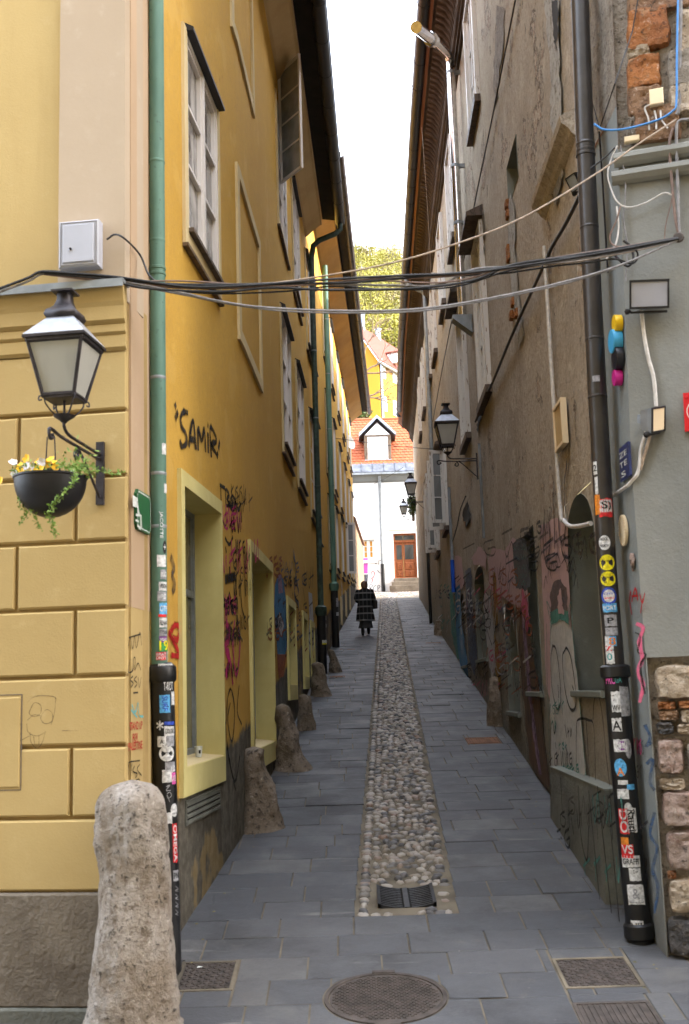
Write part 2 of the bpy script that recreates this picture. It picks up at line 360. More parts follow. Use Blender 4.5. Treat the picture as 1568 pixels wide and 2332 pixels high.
def slate():
    t = NT('slate', 0.62, 0.4)
    rnd = t.island(); o = t.n.new('ShaderNodeObjectInfo').outputs['Random']
    r2 = t.math('FRACT', t.math('ADD', rnd, t.math('MULTIPLY', o, 7.31)))
    n1 = t.noise(2.3, 5, 0.6); n2 = t.noise(55, 4, 0.6); n3 = t.noise(14, 5, 0.65)
    c = t.cr(r2, [(0.0, (0.050, 0.051, 0.056)), (0.45, (0.060, 0.061, 0.066)), (0.8, (0.072, 0.072, 0.076)), (1.0, (0.100, 0.097, 0.094))])
    c = t.mix(t.ramp(n1, 0.35, 0.7, 0, 0.5), c, (0.09, 0.089, 0.092))
    c = t.mix(t.ramp(n3, 0.55, 0.75, 0, 0.35), c, (0.045, 0.046, 0.052))
    v = t.noise(1.0, 2, 0.5, vec=t.map((0.9, 9, 9), rot=(0, 0, R(22))))       # pale quartz veins and scuffs
    c = t.mix(t.math('MULTIPLY', t.ramp(v, 0.66, 0.71), t.ramp(n1, 0.42, 0.6, 0, 0.8)), c, (0.19, 0.185, 0.175))
    c = t.mix(t.ramp(n2, 0.4, 0.7, 0, 0.25), c, (0.05, 0.05, 0.055))
    g = t.vor(5.5, vec=t.map((1, 1, 1))); c = t.mix(t.ramp(g, 0.035, 0.05, 0.55, 0.0), c, (0.17, 0.165, 0.16))                   # trodden gum
    st = t.noise(0.8, 6, 0.7); c = t.mix(t.ramp(st, 0.52, 0.66, 0, 0.6), c, (0.030, 0.029, 0.030)); c = t.mix(t.ramp(st, 0.30, 0.44, 0.55, 0.0), c, (0.12, 0.115, 0.108)); c = t.mix(t.ramp(t.noise(3.3, 7, 0.75), 0.56, 0.7, 0, 0.5), c, (0.11, 0.10, 0.09))
    t.col(c); t.rough(t.ramp(n1, 0.3, 0.7, 0.5, 0.75)); t.bump(t.math('ADD', n2, t.math('MULTIPLY', n3, 1.6)), 0.4, 0.006)
slate()
def pebble():
    t = NT('pebble', 0.55, 0.4); rnd = t.island(); o = t.objrand()
    r2 = t.math('FRACT', t.math('ADD', rnd, t.math('MULTIPLY', o, 9.7)))
    c = t.cr(r2, [(0.0, (0.052, 0.050, 0.052)), (0.16, (0.104, 0.101, 0.105)), (0.3, (0.178, 0.162, 0.147)), (0.5, (0.266, 0.227, 0.182)), (0.7, (0.355, 0.317, 0.273)), (0.82, (0.429, 0.389, 0.343)), (0.92, (0.222, 0.144, 0.105)), (1.0, (0.385, 0.360, 0.329))])
    n = t.noise(26, 4, 0.6); c = t.mix(t.ramp(n, 0.4, 0.7, 0, 0.45), c, (0.16, 0.14, 0.12)); t.col(c); t.bump(n, 0.25, 0.004)
pebble()
plain('mortar', (0.19, 0.16, 0.12), 0.95, var=0.35, scale=6, bump=0.6, dist=0.01)
plain('joint', (0.15, 0.125, 0.09), 0.95, var=0.4, scale=3, bump=0.4)
plain('terrain', (0.10, 0.10, 0.095), 0.95, var=0.3, scale=1)
def rockmat(name, a, b, c_, scale=14.0, spots=True):
    t = NT(name, 0.9, 0.2); n1 = t.noise(scale * 0.35, 6, 0.65); n2 = t.noise(scale * 2.2, 5, 0.7); n3 = t.noise(scale, 6, 0.7)
    c = t.mix(t.ramp(n1, 0.35, 0.65), a, b); c = t.mix(t.ramp(n3, 0.5, 0.68, 0, 0.85), c, c_)
    c = t.mix(t.ramp(n2, 0.56, 0.66, 0.0, 0.8), c, (0.035, 0.03, 0.025))
    vv = t.noise(scale * 1.3, 8, 0.8, dist=0.6); pit = t.math('MULTIPLY', t.ramp(vv, 0.60, 0.68), t.ramp(n1, 0.40, 0.56)); c = t.mix(t.math('MULTIPLY', pit, 0.85), c, (0.05, 0.04, 0.03))
    c = t.mix(t.ramp(n2, 0.28, 0.42, 0.5, 0.0), c, (0.62, 0.56, 0.48))
    t.col(c); t.bump(t.math('SUBTRACT', t.math('ADD', n2, n3), t.math('MULTIPLY', pit, 1.2)), 1.0, 0.03); return t
rockmat('guard_pale', (0.24, 0.195, 0.15), (0.36, 0.32, 0.28), (0.14, 0.105, 0.075), 11)
rockmat('guard_brown', (0.15, 0.115, 0.08), (0.24, 0.19, 0.145), (0.07, 0.058, 0.045), 9)
rockmat('stone_pink', (0.30, 0.205, 0.165), (0.37, 0.285, 0.24), (0.20, 0.115, 0.085), 10)
rockmat('stone_tan', (0.40, 0.31, 0.22), (0.48, 0.40, 0.31), (0.28, 0.20, 0.13), 12)
rockmat('stone_grey', (0.20, 0.19, 0.19), (0.36, 0.35, 0.34), (0.08, 0.08, 0.085), 11)
rockmat('stone_dark', (0.06, 0.06, 0.062), (0.10, 0.09, 0.085), (0.14, 0.12, 0.10), 12)
rockmat('brick_orange', (0.34, 0.135, 0.045), (0.26, 0.10, 0.04), (0.30, 0.18, 0.10), 9)
rockmat('brick_brown', (0.20, 0.11, 0.065), (0.28, 0.17, 0.10), (0.11, 0.065, 0.04), 10)
rockmat('rough_mortar', (0.22, 0.185, 0.145), (0.30, 0.26, 0.215), (0.12, 0.095, 0.07), 12)
rockmat('scar_plaster', (0.34, 0.325, 0.295), (0.42, 0.405, 0.37), (0.20, 0.17, 0.13), 10)

def metal(name, c, rough=0.35, m=1.0, var=0.2, scale=12): return plain(name, c, rough, m, var, scale, 0.1, 0.002, 0.5)
def verdigris():
    t = NT('green_copper', 0.6, 0.35); n1 = t.noise(3, 5, 0.6, vec=t.map((3, 3, 0.6))); n2 = t.noise(25, 4)
    c = t.mix(t.ramp(n1, 0.35, 0.7), (0.075, 0.155, 0.115), (0.11, 0.21, 0.155)); c = t.mix(t.ramp(n2, 0.6, 0.75, 0, 0.6), c, (0.04, 0.055, 0.05))
    t.col(c); t.bump(n2, 0.1, 0.002)
verdigris()
plain('green_iron', (0.035, 0.06, 0.045), 0.5, 0.0, 0.5, 8)
plain('black_iron', (0.010, 0.010, 0.011), 0.42, 0.0, 0.4, 10, spec=0.4)
plain('black_paint', (0.012, 0.011, 0.012), 0.5, 0.0, 0.3, 14)
plain('brown_pipe', (0.030, 0.026, 0.026), 0.33, 0.0, 0.3, 6, spec=0.5)
plain('gutter_dark', (0.009, 0.009, 0.010), 0.45, 0.0, 0.4, 5, spec=0.5)
plain('gutter_brown', (0.012, 0.010, 0.010), 0.45, 0.0, 0.35, 5, spec=0.5)
plain('roof_under', (0.012, 0.009, 0.007), 0.85, 0.0, 0.5, 4)
metal('steel_bright', (0.72, 0.71, 0.70), 0.16)
plain('zinc', (0.27, 0.30, 0.34), 0.42, 0.6, 0.25, 4)
plain('zinc_dark', (0.085, 0.092, 0.112), 0.6, 0.1, 0.35, 3)
plain('sash_glass', (0.30, 0.30, 0.29), 0.12, 0, 0.3, 3, 0)
plain('zinc_dull', (0.24, 0.26, 0.27), 0.5, 0.3, 0.2, 6)
plain('lantern_iron', (0.035, 0.030, 0.034), 0.5, 0.2, 0.4, 14)
plain('lantern_roof', (0.40, 0.42, 0.47), 0.35, 0.5, 0.25, 8)
plain('rust_iron', (0.072, 0.058, 0.050), 0.7, 0.2, 0.35, 14, bump=0.3)
plain('rust_orange', (0.19, 0.085, 0.04), 0.8, 0.1, 0.4, 12)
plain('grate_iron', (0.03, 0.03, 0.033), 0.5, 0.3, 0.4, 14)
plain('void', (0.006, 0.006, 0.006), 1.0, 0.0, 0.0, 5, bump=0)
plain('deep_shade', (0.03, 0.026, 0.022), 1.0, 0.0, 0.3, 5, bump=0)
def woodpaint(name, c, worn, amt):
    t = NT(name, 0.6, 0.3); n1 = t.noise(1.0, 6, 0.7, vec=t.map((16, 16, 3))); n2 = t.noise(30, 3)
    t.col(t.mix(t.ramp(n1, 0.62 - amt, 0.66 - amt), c, worn)); t.bump(t.math('ADD', n1, n2), 0.3, 0.004)
woodpaint('white_frame', (0.68, 0.62, 0.57), (0.45, 0.38, 0.30), -0.08)
woodpaint('white_worn', (0.60, 0.57, 0.52), (0.26, 0.20, 0.15), 0.05)
woodpaint('dark_wood', (0.10, 0.07, 0.05), (0.05, 0.035, 0.025), 0.1)
woodpaint('door_wood', (0.22, 0.065, 0.02), (0.14, 0.04, 0.013), 0.08)
woodpaint('door_brown', (0.105, 0.055, 0.02), (0.05, 0.027, 0.012), 0.1)
woodpaint('fascia_wood', (0.13, 0.085, 0.05), (0.06, 0.038, 0.025), 0.1)
def glass(name, c, c2, rough=0.06, sc=1.2):
    t = NT(name, rough, 0.6); n = t.noise(sc, 3, 0.6, vec=t.map((1, 1, 0.5)), dist=1.2); t.col(t.mix(t.ramp(n, 0.35, 0.65), c, c2))  # mottled tones put reflections into the pane colour
glass('pane_curtain', (0.14, 0.13, 0.12), (0.46, 0.43, 0.39), 0.08, 2.6)
glass('pane_dark', (0.02, 0.022, 0.022), (0.07, 0.07, 0.065), 0.05)
glass('pane_olive', (0.16, 0.145, 0.07), (0.24, 0.21, 0.10), 0.12, 1.5)
glass('pane_grey', (0.16, 0.165, 0.16), (0.24, 0.245, 0.24), 0.15)
glass('pane_blue', (0.20, 0.25, 0.33), (0.42, 0.47, 0.55), 0.08, 3)
glass('pane_orange', (0.70, 0.34, 0.03), (0.62, 0.28, 0.03), 0.2)
def frosted():
    t = NT('frosted', 0.35, 0.4); n = t.noise(6, 4, vec=t.map((1, 1, 0.4))); t.col(t.mix(t.ramp(n, 0.35, 0.7), (0.46, 0.46, 0.42), (0.36, 0.36, 0.33)))
    t.p.inputs['Transmission Weight'].default_value = 0.25
frosted()
def clearglass():
    t = NT('open_pane', 0.03, 0.5); t.col((0.85, 0.87, 0.86)); t.p.inputs['Transmission Weight'].default_value = 0.92; t.p.inputs['IOR'].default_value = 1.08
    m = t.m
clearglass()
def tiles(name, a, b, c_):
    t = NT(name, 0.8, 0.2); r = t.island(); n = t.noise(8, 4)
    c = t.cr(r, [(0, a), (0.5, b), (1, c_)]); t.col(t.mix(t.ramp(n, 0.5, 0.75, 0, 0.35), c, (0.16, 0.07, 0.04))); t.bump(n, 0.2, 0.006)
tiles('tile_orange', (0.27, 0.062, 0.024), (0.31, 0.078, 0.03), (0.235, 0.055, 0.024))
tiles('tile_red', (0.12, 0.026, 0.015), (0.14, 0.032, 0.019), (0.105, 0.024, 0.015))
tiles('tile_old', (0.16, 0.08, 0.05), (0.20, 0.10, 0.06), (0.12, 0.065, 0.045))
plain('box_white', (0.40, 0.41, 0.46), 0.45, 0, 0.05, 4, 0.05)
plain('lens_grey', (0.30, 0.30, 0.33), 0.3, 0, 0.08, 4, 0)
plain('box_cream', (0.72, 0.58, 0.38), 0.5, 0, 0.05, 4, 0.05)
plain('cable_black', (0.014, 0.013, 0.013), 0.5, 0, 0.3, 20)
plain('cable_grey', (0.20, 0.19, 0.19), 0.5, 0, 0.3, 20)
plain('cable_tan', (0.34, 0.26, 0.19), 0.55, 0, 0.3, 20)
plain('cable_white', (0.55, 0.52, 0.49), 0.5, 0, 0.2, 20)
plain('cable_blue', (0.05, 0.22, 0.55), 0.5, 0, 0.1, 20)
plain('cable_brown', (0.17, 0.11, 0.085), 0.55, 0, 0.3, 20)
plain('sign_green', (0.018, 0.10, 0.035), 0.35, 0, 0.12, 8, 0.03)
plain('sign_white', (0.62, 0.64, 0.60), 0.4, 0, 0.08, 8, 0)
plain('sign_blue', (0.025, 0.035, 0.11), 0.35, 0, 0.15, 8, 0.03)
plain('sign_red', (0.55, 0.012, 0.02), 0.35, 0, 0.1, 8, 0.03)
plain('disc_yellow', (0.75, 0.46, 0.01), 0.4, 0, 0.05, 8, 0)
plain('disc_cyan', (0.06, 0.36, 0.66), 0.4, 0, 0.05, 8, 0)
plain('disc_black', (0.013, 0.014, 0.02), 0.4, 0, 0.1, 8, 0)
plain('disc_magenta', (0.52, 0.02, 0.24), 0.4, 0, 0.05, 8, 0)
for nm, c in dict(st_white=(0.60, 0.60, 0.60), st_black=(0.012, 0.012, 0.014), st_red=(0.62, 0.02, 0.025), st_yellow=(0.72, 0.62, 0.01), st_blue=(0.03, 0.07, 0.42), st_sky=(0.10, 0.38, 0.70),
                  st_pink=(0.70, 0.10, 0.38), st_orange=(0.68, 0.22, 0.02), st_green=(0.03, 0.25, 0.05), st_purple=(0.20, 0.03, 0.26), st_grey=(0.30, 0.30, 0.32), st_teal=(0.06, 0.30, 0.30)).items():
    t_ = plain(nm, c, 0.5, 0, 0.35, 45, 0); t_.put(t_.p.inputs['Alpha'], t_.ramp(t_.noise(38, 6, 0.8), 0.60, 0.63, 1.0, 0.0))     # torn and scuffed
def spray(name, c, fade=0.25):
    t = NT(name, 0.75, 0.2); n = t.noise(14, 5, 0.7); k = t.ramp(n, 0.35, 0.65, 1.0, 1.0 - fade)
    SPRAY.add(name); at = t.n.new('ShaderNodeAttribute'); at.attribute_name = 'fade'; t.col(c); t.put(t.p.inputs['Alpha'], t.math('MULTIPLY', k, t.ramp(at.outputs['Fac'], 0.0, 1.0)))
spray('sp_black', (0.012, 0.011, 0.012), 0.25); spray('sp_dim', (0.06, 0.045, 0.04), 0.65); spray('sp_red', (0.40, 0.012, 0.015), 0.25); spray('sp_pink', (0.50, 0.025, 0.14), 0.4)
spray('sp_blue', (0.045, 0.17, 0.33), 0.3); spray('sp_teal', (0.07, 0.22, 0.19), 0.35); spray('sp_white', (0.50, 0.48, 0.47), 0.3); spray('sp_navy', (0.03, 0.06, 0.12), 0.5)
spray('sp_rust', (0.30, 0.08, 0.025), 0.4); spray('sp_rose', (0.50, 0.335, 0.335), 0.12); spray('sp_hot', (0.58, 0.11, 0.20), 0.35); spray('sp_lilac', (0.30, 0.20, 0.28), 0.45)
spray('sp_ochre', (0.34, 0.18, 0.03), 0.5); spray('sp_slate', (0.10, 0.12, 0.17), 0.5); spray('sp_cyan', (0.10, 0.42, 0.45), 0.3); spray('sp_grey', (0.50, 0.49, 0.47), 0.2); spray('sp_brown', (0.115, 0.085, 0.085), 0.35)
spray('sp_magenta', (0.55, 0.10, 0.40), 0.1); spray('sp_char', (0.10, 0.10, 0.11), 0.35); spray('pencil', (0.22, 0.16, 0.08), 0.8); spray('pure_blue', (0.015, 0.08, 0.45), 0.05)
plain('bark', (0.13, 0.095, 0.07), 0.9, 0, 0.35, 12, 0.5, 0.02)
plain('bark_pale', (0.24, 0.15, 0.085), 0.9, 0, 0.3, 12, 0.4, 0.02)
plain('twig', (0.12, 0.08, 0.05), 0.9, 0, 0.3, 6, 0)
def leaf(name, a, b, c_, trans=0.25):
    t = NT(name, 0.6, 0.25); r = t.island(); t.col(t.cr(r, [(0, a), (0.5, b), (1, c_)]))
    if trans: t.p.inputs['Subsurface Weight'].default_value = 0.0
leaf('leaf_spring', (0.17, 0.155, 0.016), (0.23, 0.20, 0.02), (0.15, 0.14, 0.022))
leaf('leaf_olive', (0.13, 0.11, 0.03), (0.18, 0.14, 0.05), (0.11, 0.10, 0.035))
leaf('leaf_ivy', (0.03, 0.055, 0.015), (0.055, 0.085, 0.02), (0.085, 0.11, 0.03))
leaf('leaf_trail', (0.10, 0.19, 0.025), (0.16, 0.26, 0.04), (0.22, 0.30, 0.08))
leaf('petal_yellow', (0.80, 0.42, 0.01), (0.85, 0.50, 0.02), (0.72, 0.33, 0.01))
leaf('petal_white', (0.72, 0.70, 0.74), (0.80, 0.78, 0.80), (0.64, 0.60, 0.68))
plain('skin', (0.50, 0.30, 0.22), 0.6, 0, 0.05, 20, 0)
plain('hair_brown', (0.12, 0.055, 0.025), 0.6, 0, 0.4, 40, 0.4)
plain('skirt_grey', (0.045, 0.045, 0.047), 0.9, 0, 0.3, 20, 0.4)
plain('boot_black', (0.012, 0.011, 0.011), 0.45, 0, 0.2, 20)
def plaid():
    t = NT('plaid', 0.95, 0.1); o = t.xyz(); 
    wz = t.math('FRACT', t.math('MULTIPLY', o[2], 5.2)); wx = t.math('FRACT', t.math('MULTIPLY', o[0], 9.0))
    a = t.ramp(t.math('ABSOLUTE', t.math('SUBTRACT', wz, 0.5)), 0.36, 0.42); b = t.ramp(t.math('ABSOLUTE', t.math('SUBTRACT', wx, 0.5)), 0.34, 0.42)
    c = t.mix(t.math('MULTIPLY', a, 0.55), (0.012, 0.012, 0.013), (0.30, 0.29, 0.28)); c = t.mix(t.math('MULTIPLY', b, 0.22), c, (0.25, 0.24, 0.23))
    n = t.noise(60, 3); t.col(t.mix(t.ramp(n, 0.4, 0.7, 0, 0.3), c, (0.02, 0.02, 0.02))); t.bump(n, 0.3, 0.006)
plaid()

# ------------------------------------------------------------------ street: bedding, slabs, cobble runnel
def wallx(W, Y):
    for i, f in enumerate(W):
        if Y <= (f.o.y + f.t.y * f.L) or i == len(W) - 1:
            return f.o.x + f.t.x * (Y - f.o.y) / f.t.y
def ground_sheet(name, xs, ys, zoff, mat):
    m = MB(); nx, ny = len(xs), len(ys)
    m.add([(x, y, gz(y) + zoff) for y in ys for x in xs], [(j * nx + i, j * nx + i + 1, (j + 1) * nx + i + 1, (j + 1) * nx + i) for j in range(ny - 1) for i in range(nx - 1)])
    return m.build(name, mat)
tag(ground_sheet('ground', [-80, -20, -6, 6, 20, 80], [-40, 0, 4.5, 7.26, 20, 40, 58.5], -0.06, 'terrain'), kind='structure')
pav = tag(ground_sheet('pavement', [-3.2, 4.2], [3.5, 4.5, 7.26, 20, 40, 49.5], -0.0065, 'joint'), kind='structure')

SA = math.radians(2.12)                         # the runnel's bearing
def strip_l(Y): return -0.009 + (Y - 8.85) * 0.0367
def strip_r(Y): return 0.755 + (Y - 8.85) * 0.0345
STRIP_Y0 = 8.86
covers = []                                     # (x0, x1, y0, y1) cut-outs in the slabs
COV_L = (-1.20, -0.815, 7.58, 8.07); COV_R = (1.30, 1.80, 7.44, 7.93); COV_G = (1.295, 1.76, 6.86, 7.225); COV_S = (1.58, 2.03, 15.48, 15.92)
MH = (0.163, 7.40, 0.385)                       # manhole centre and radius
slab_src = {}
def slab_mesh(m, x0, x1, y0, y1, lift, tilt):
    b = 0.004
    def P(x, y, h): return (x, y, gz(y) + h + lift + tilt * (x - (x0 + x1) / 2))
    vs = [P(x0, y0, -0.02), P(x1, y0, -0.02), P(x1, y1, -0.02), P(x0, y1, -0.02),
          P(x0, y0, -0.004), P(x1, y0, -0.004), P(x1, y1, -0.004), P(x0, y1, -0.004),
          P(x0 + b, y0 + b, 0), P(x1 - b, y0 + b, 0), P(x1 - b, y1 - b, 0), P(x0 + b, y1 - b, 0)]
    m.add(vs, [(0, 1, 5, 4), (1, 2, 6, 5), (2, 3, 7, 6), (3, 0, 4, 7), (4, 5, 9, 8), (5, 6, 10, 9), (6, 7, 11, 10), (7, 4, 8, 11), (8, 9, 10, 11)])
rs = random.Random(11)
far_slabs = MB(); near = []
def shear(x, Y): return (x - 0.4) * math.tan(-SA) * 0.6
def put_slab(x0, x1, y0, y1):
    g = 0.005
    # keep clear of the covers and the manhole
    for c in (COV_L, COV_R, COV_G, COV_S):
        if x0 < c[1] and x1 > c[0] and y0 < c[3] and y1 > c[2]:
            if x0 < c[0] - 0.05: put_slab(x0, c[0] - 0.005, y0, y1)
            if x1 > c[1] + 0.05: put_slab(c[1] + 0.005, x1, y0, y1)
            if y0 < c[2] - 0.03: put_slab(max(x0, c[0]), min(x1, c[1]), y0, c[2] - 0.005)
            if y1 > c[3] + 0.03: put_slab(max(x0, c[0]), min(x1, c[1]), c[3] + 0.005, y1)
            return
    if x1 - x0 < 0.03: return
    near.append((x0 + 0.006, x1 - 0.006, y0 + 0.0022, y1 - 0.0022))
ROW = 0.3835
k0 = -4
for k in range(k0, 108):
    y0 = 7.336 + ROW * k; y1 = y0 + ROW; ym = (y0 + y1) / 2
    if ym < 4.6: continue
    xl = wallx(LW, ym) - 0.12 if ym > 7.5 else -2.2
    xr = wallx(RW, ym) + 0.12 if ym > 7.9 else 2.9
    spans = [(xl, xr)]
    if y1 > STRIP_Y0 + 0.02: spans = [(xl, strip_l(ym) - 0.01), (strip_r(ym) + 0.01, xr)]
    for a, b in spans:
        x = a - rs.uniform(0, 0.45); 
        while x < b:
            w = rs.choice([0.40, 0.45, 0.5, 0.55, 0.62, 0.7]); x2 = x + w
            if b - x2 < 0.16: x2 = b
            put_slab(max(x, a), min(x2, b), y0, y1); x = x2
def in_view(x0, x1, y0, y1):
    c = Vector(((x0 + x1) / 2, (y0 + y1) / 2, gz((y0 + y1) / 2))); d = c - EYE; zz = d.dot(FWD)
    if zz <= 0.3: return None
    px = 784 + F_PX * d.dot(CR) / zz; py = 1166 - F_PX * d.dot(CU) / zz
    if px < 330 or px > 1640 or py > 2420: return None
    return zz
vis = sorted([(in_view(*s), s) for s in near if in_view(*s)], key=lambda q: q[0])
own = set(id(s) for _, s in vis[:290])
def in_hole(x, y): return (x - MH[0]) ** 2 + (y - MH[1]) ** 2 < (MH[2] + 0.012) ** 2
for s in near:
    x0, x1, y0, y1 = s; lift = max(-0.002, rs.gauss(0, 0.003)); tilt = max(-.006, min(.006, rs.gauss(0, 0.004)))
    m = MB() if id(s) in own else far_slabs
    if x0 < MH[0] + MH[2] + .02 and x1 > MH[0] - MH[2] - .02 and y0 < MH[1] + MH[2] + .02 and y1 > MH[1] - MH[2] - .02:
        # a slab cut round the manhole: fine grid with the round part left out
        nx = max(2, int((x1 - x0) / 0.018)); ny = max(2, int((y1 - y0) / 0.018)); idx = {}; vs = []; fs = []
        def V(i, j):
            if (i, j) not in idx:
                x = x0 + (x1 - x0) * i / nx; y = y0 + (y1 - y0) * j / ny; dx, dy = x - MH[0], y - MH[1]; dd = math.hypot(dx, dy)
                if dd < MH[2] + 0.012 and dd > 1e-6: x, y = MH[0] + dx / dd * (MH[2] + 0.012), MH[1] + dy / dd * (MH[2] + 0.012)
                idx[(i, j)] = len(vs); vs.append((x, y, gz(y) + lift))
            return idx[(i, j)]
        for i in range(nx):
            for j in range(ny):
                cs = [(x0 + (x1 - x0) * a / nx, y0 + (y1 - y0) * b / ny) for a in (i, i + 1) for b in (j, j + 1)]
                if all(in_hole(*c) for c in cs): continue
                fs.append((V(i, j), V(i + 1, j), V(i + 1, j + 1), V(i, j + 1)))
        if fs: m.add(vs, fs)
    else: slab_mesh(m, x0, x1, y0, y1, lift, tilt)
    if m is not far_slabs and m.v: m.build('paving_slab', 'slate', pav)
tag(far_slabs.build('paving_slabs', 'slate', pav), kind='stuff')

# cobbles: a handful of pebble shapes, the nearest 290 as pieces, the rest in one part
runnel = MB()
ys = [STRIP_Y0 + i * (49.3 - STRIP_Y0) / 60 for i in range(61)]
for a, b in zip(ys[:-1], ys[1:]):
    runnel.quad((strip_l(a), a, gz(a) - 0.007), (strip_r(a), a, gz(a) - 0.007), (strip_r(b), b, gz(b) - 0.007), (strip_l(b), b, gz(b) - 0.007))
run = tag(runnel.build('cobble_runnel', 'mortar'), kind='structure')
def pebble_src(seed):
    r = random.Random(seed); vs = []; fs = []; n = 8; rings = [(0.99, 0.0), (1.02, 0.35), (0.86, 0.78), (0.5, 0.97)]
    ph = r.uniform(0, 6.28); e = r.uniform(0.06, 0.2)
    for rr, h in rings:
        for k in range(n):
            t = 2 * math.pi * k / n; q = rr * (1 + e * math.cos(2 * t + ph) + r.uniform(-0.12, 0.12)); vs.append((q * math.cos(t), q * math.sin(t), h + r.uniform(-0.1, 0.1)))
    vs.append((0, 0, 1.0))
    for i in range(3):
        for k in range(n): fs.append((i * n + k, i * n + (k + 1) % n, (i + 1) * n + (k + 1) % n, (i + 1) * n + k))
    for k in range(n): fs.append((3 * n + k, 3 * n + (k + 1) % n, 4 * n))
    return vs, fs
PEB = [pebble_src(i) for i in range(10)]; PEBME = []
for vs, fs in PEB:
    me = bpy.data.meshes.new('cobble'); me.from_pydata(vs, [], fs); me.materials.append(MAT['pebble']); me.shade_smooth(); PEBME.append(me)
GR = (0.165, 0.62, 9.05, 9.52)                   # drain grate lies in the runnel
rc = random.Random(5); spots = []
y = STRIP_Y0 + 0.055
while y < 49.2:
    dy = rc.uniform(0.076, 0.094); a, b = strip_l(y) + 0.055, strip_r(y) - 0.055; nn = 8; x = a
    sparse = 0.72 if y < 10.4 else (0.88 if y < 14 else 0.95)
    while x <= b + 0.02:
        w = rc.uniform(0.060, 0.100)
        edge = x < a + 0.06 or x > b - 0.06
        hx, hy = w / 2 * rc.uniform(0.86, 1.10), dy / 2 * rc.uniform(0.84, 1.2)
        yy = y + rc.uniform(-0.02, 0.02)
        if not (GR[0] - 0.05 < x < GR[1] + 0.05 and GR[2] - 0.05 < yy < GR[3] + 0.05) and (edge or rc.random() < sparse):
            if rc.random() < 0.07: hx *= 1.5
            spots.append((min(max(x, a), b), yy, hx, hy, rc.uniform(0.028, 0.050), rc.uniform(-0.6, 0.6), rc.randrange(10)))
        x += w * rc.uniform(0.95, 1.08)
    y += dy
allv = []; allf = []; base = 0
tilt_s = Matrix.Rotation(math.atan(G_S), 4, 'X')
for i, (x, y, hx, hy, h, rot, kk) in enumerate(spots):
    M4 = Matrix.Translation((x, y, gz(y) - 0.024)) @ tilt_s @ Matrix.Rotation(rot, 4, 'Z') @ Matrix.Diagonal((hx, hy, h, 1))
    if i < 290:
        o = bpy.data.objects.new('cobble', PEBME[kk]); o.matrix_basis = M4; COL.objects.link(o); o.parent = run
    else:
        v = np.array(PEB[kk][0]); mm = np.array(M4); v = v @ mm[:3, :3].T + mm[:3, 3]; allv.append(v); allf += [tuple(q + base for q in f) for f in PEB[kk][1]]; base += len(v)
me = bpy.data.meshes.new('cobbles'); me.from_pydata(np.vstack(allv).tolist(), [], allf); me.materials.append(MAT['pebble']); me.shade_smooth()
o = bpy.data.objects.new('cobbles', me); COL.objects.link(o); o.parent = run; tag(o, kind='stuff')

# far little square of small setts, where the lane ends
sq = tag(ground_sheet('square', [-14, -4, 4, 14], [49.5, 52, 56, 60], -0.012, 'mortar'), kind='structure')
mset = MB(); rr_ = random.Random(9); yy = 49.6; row = 0
while yy < 56.2:
    x = -3.0 + rr_.uniform(0, 0.1)
    while x < 6.5:
        w = rr_.uniform(0.13, 0.17); h = rr_.uniform(0.015, 0.03)
        def P(xx, y_, hh): return (xx, y_, gz(y_) + hh)
        mset.add([P(x, yy, -.01), P(x + w - .012, yy, -.01), P(x + w - .012, yy + .13, -.01), P(x, yy + .13, -.01), P(x + .03, yy + .03, h), P(x + w - .04, yy + .03, h), P(x + w - .04, yy + .10, h), P(x + .03, yy + .10, h)],
                 [(4, 5, 6, 7), (0, 1, 5, 4), (1, 2, 6, 5), (2, 3, 7, 6), (3, 0, 4, 7)]); x += w
    yy += 0.142
tag(mset.build('setts', 'pebble', sq), kind='stuff')

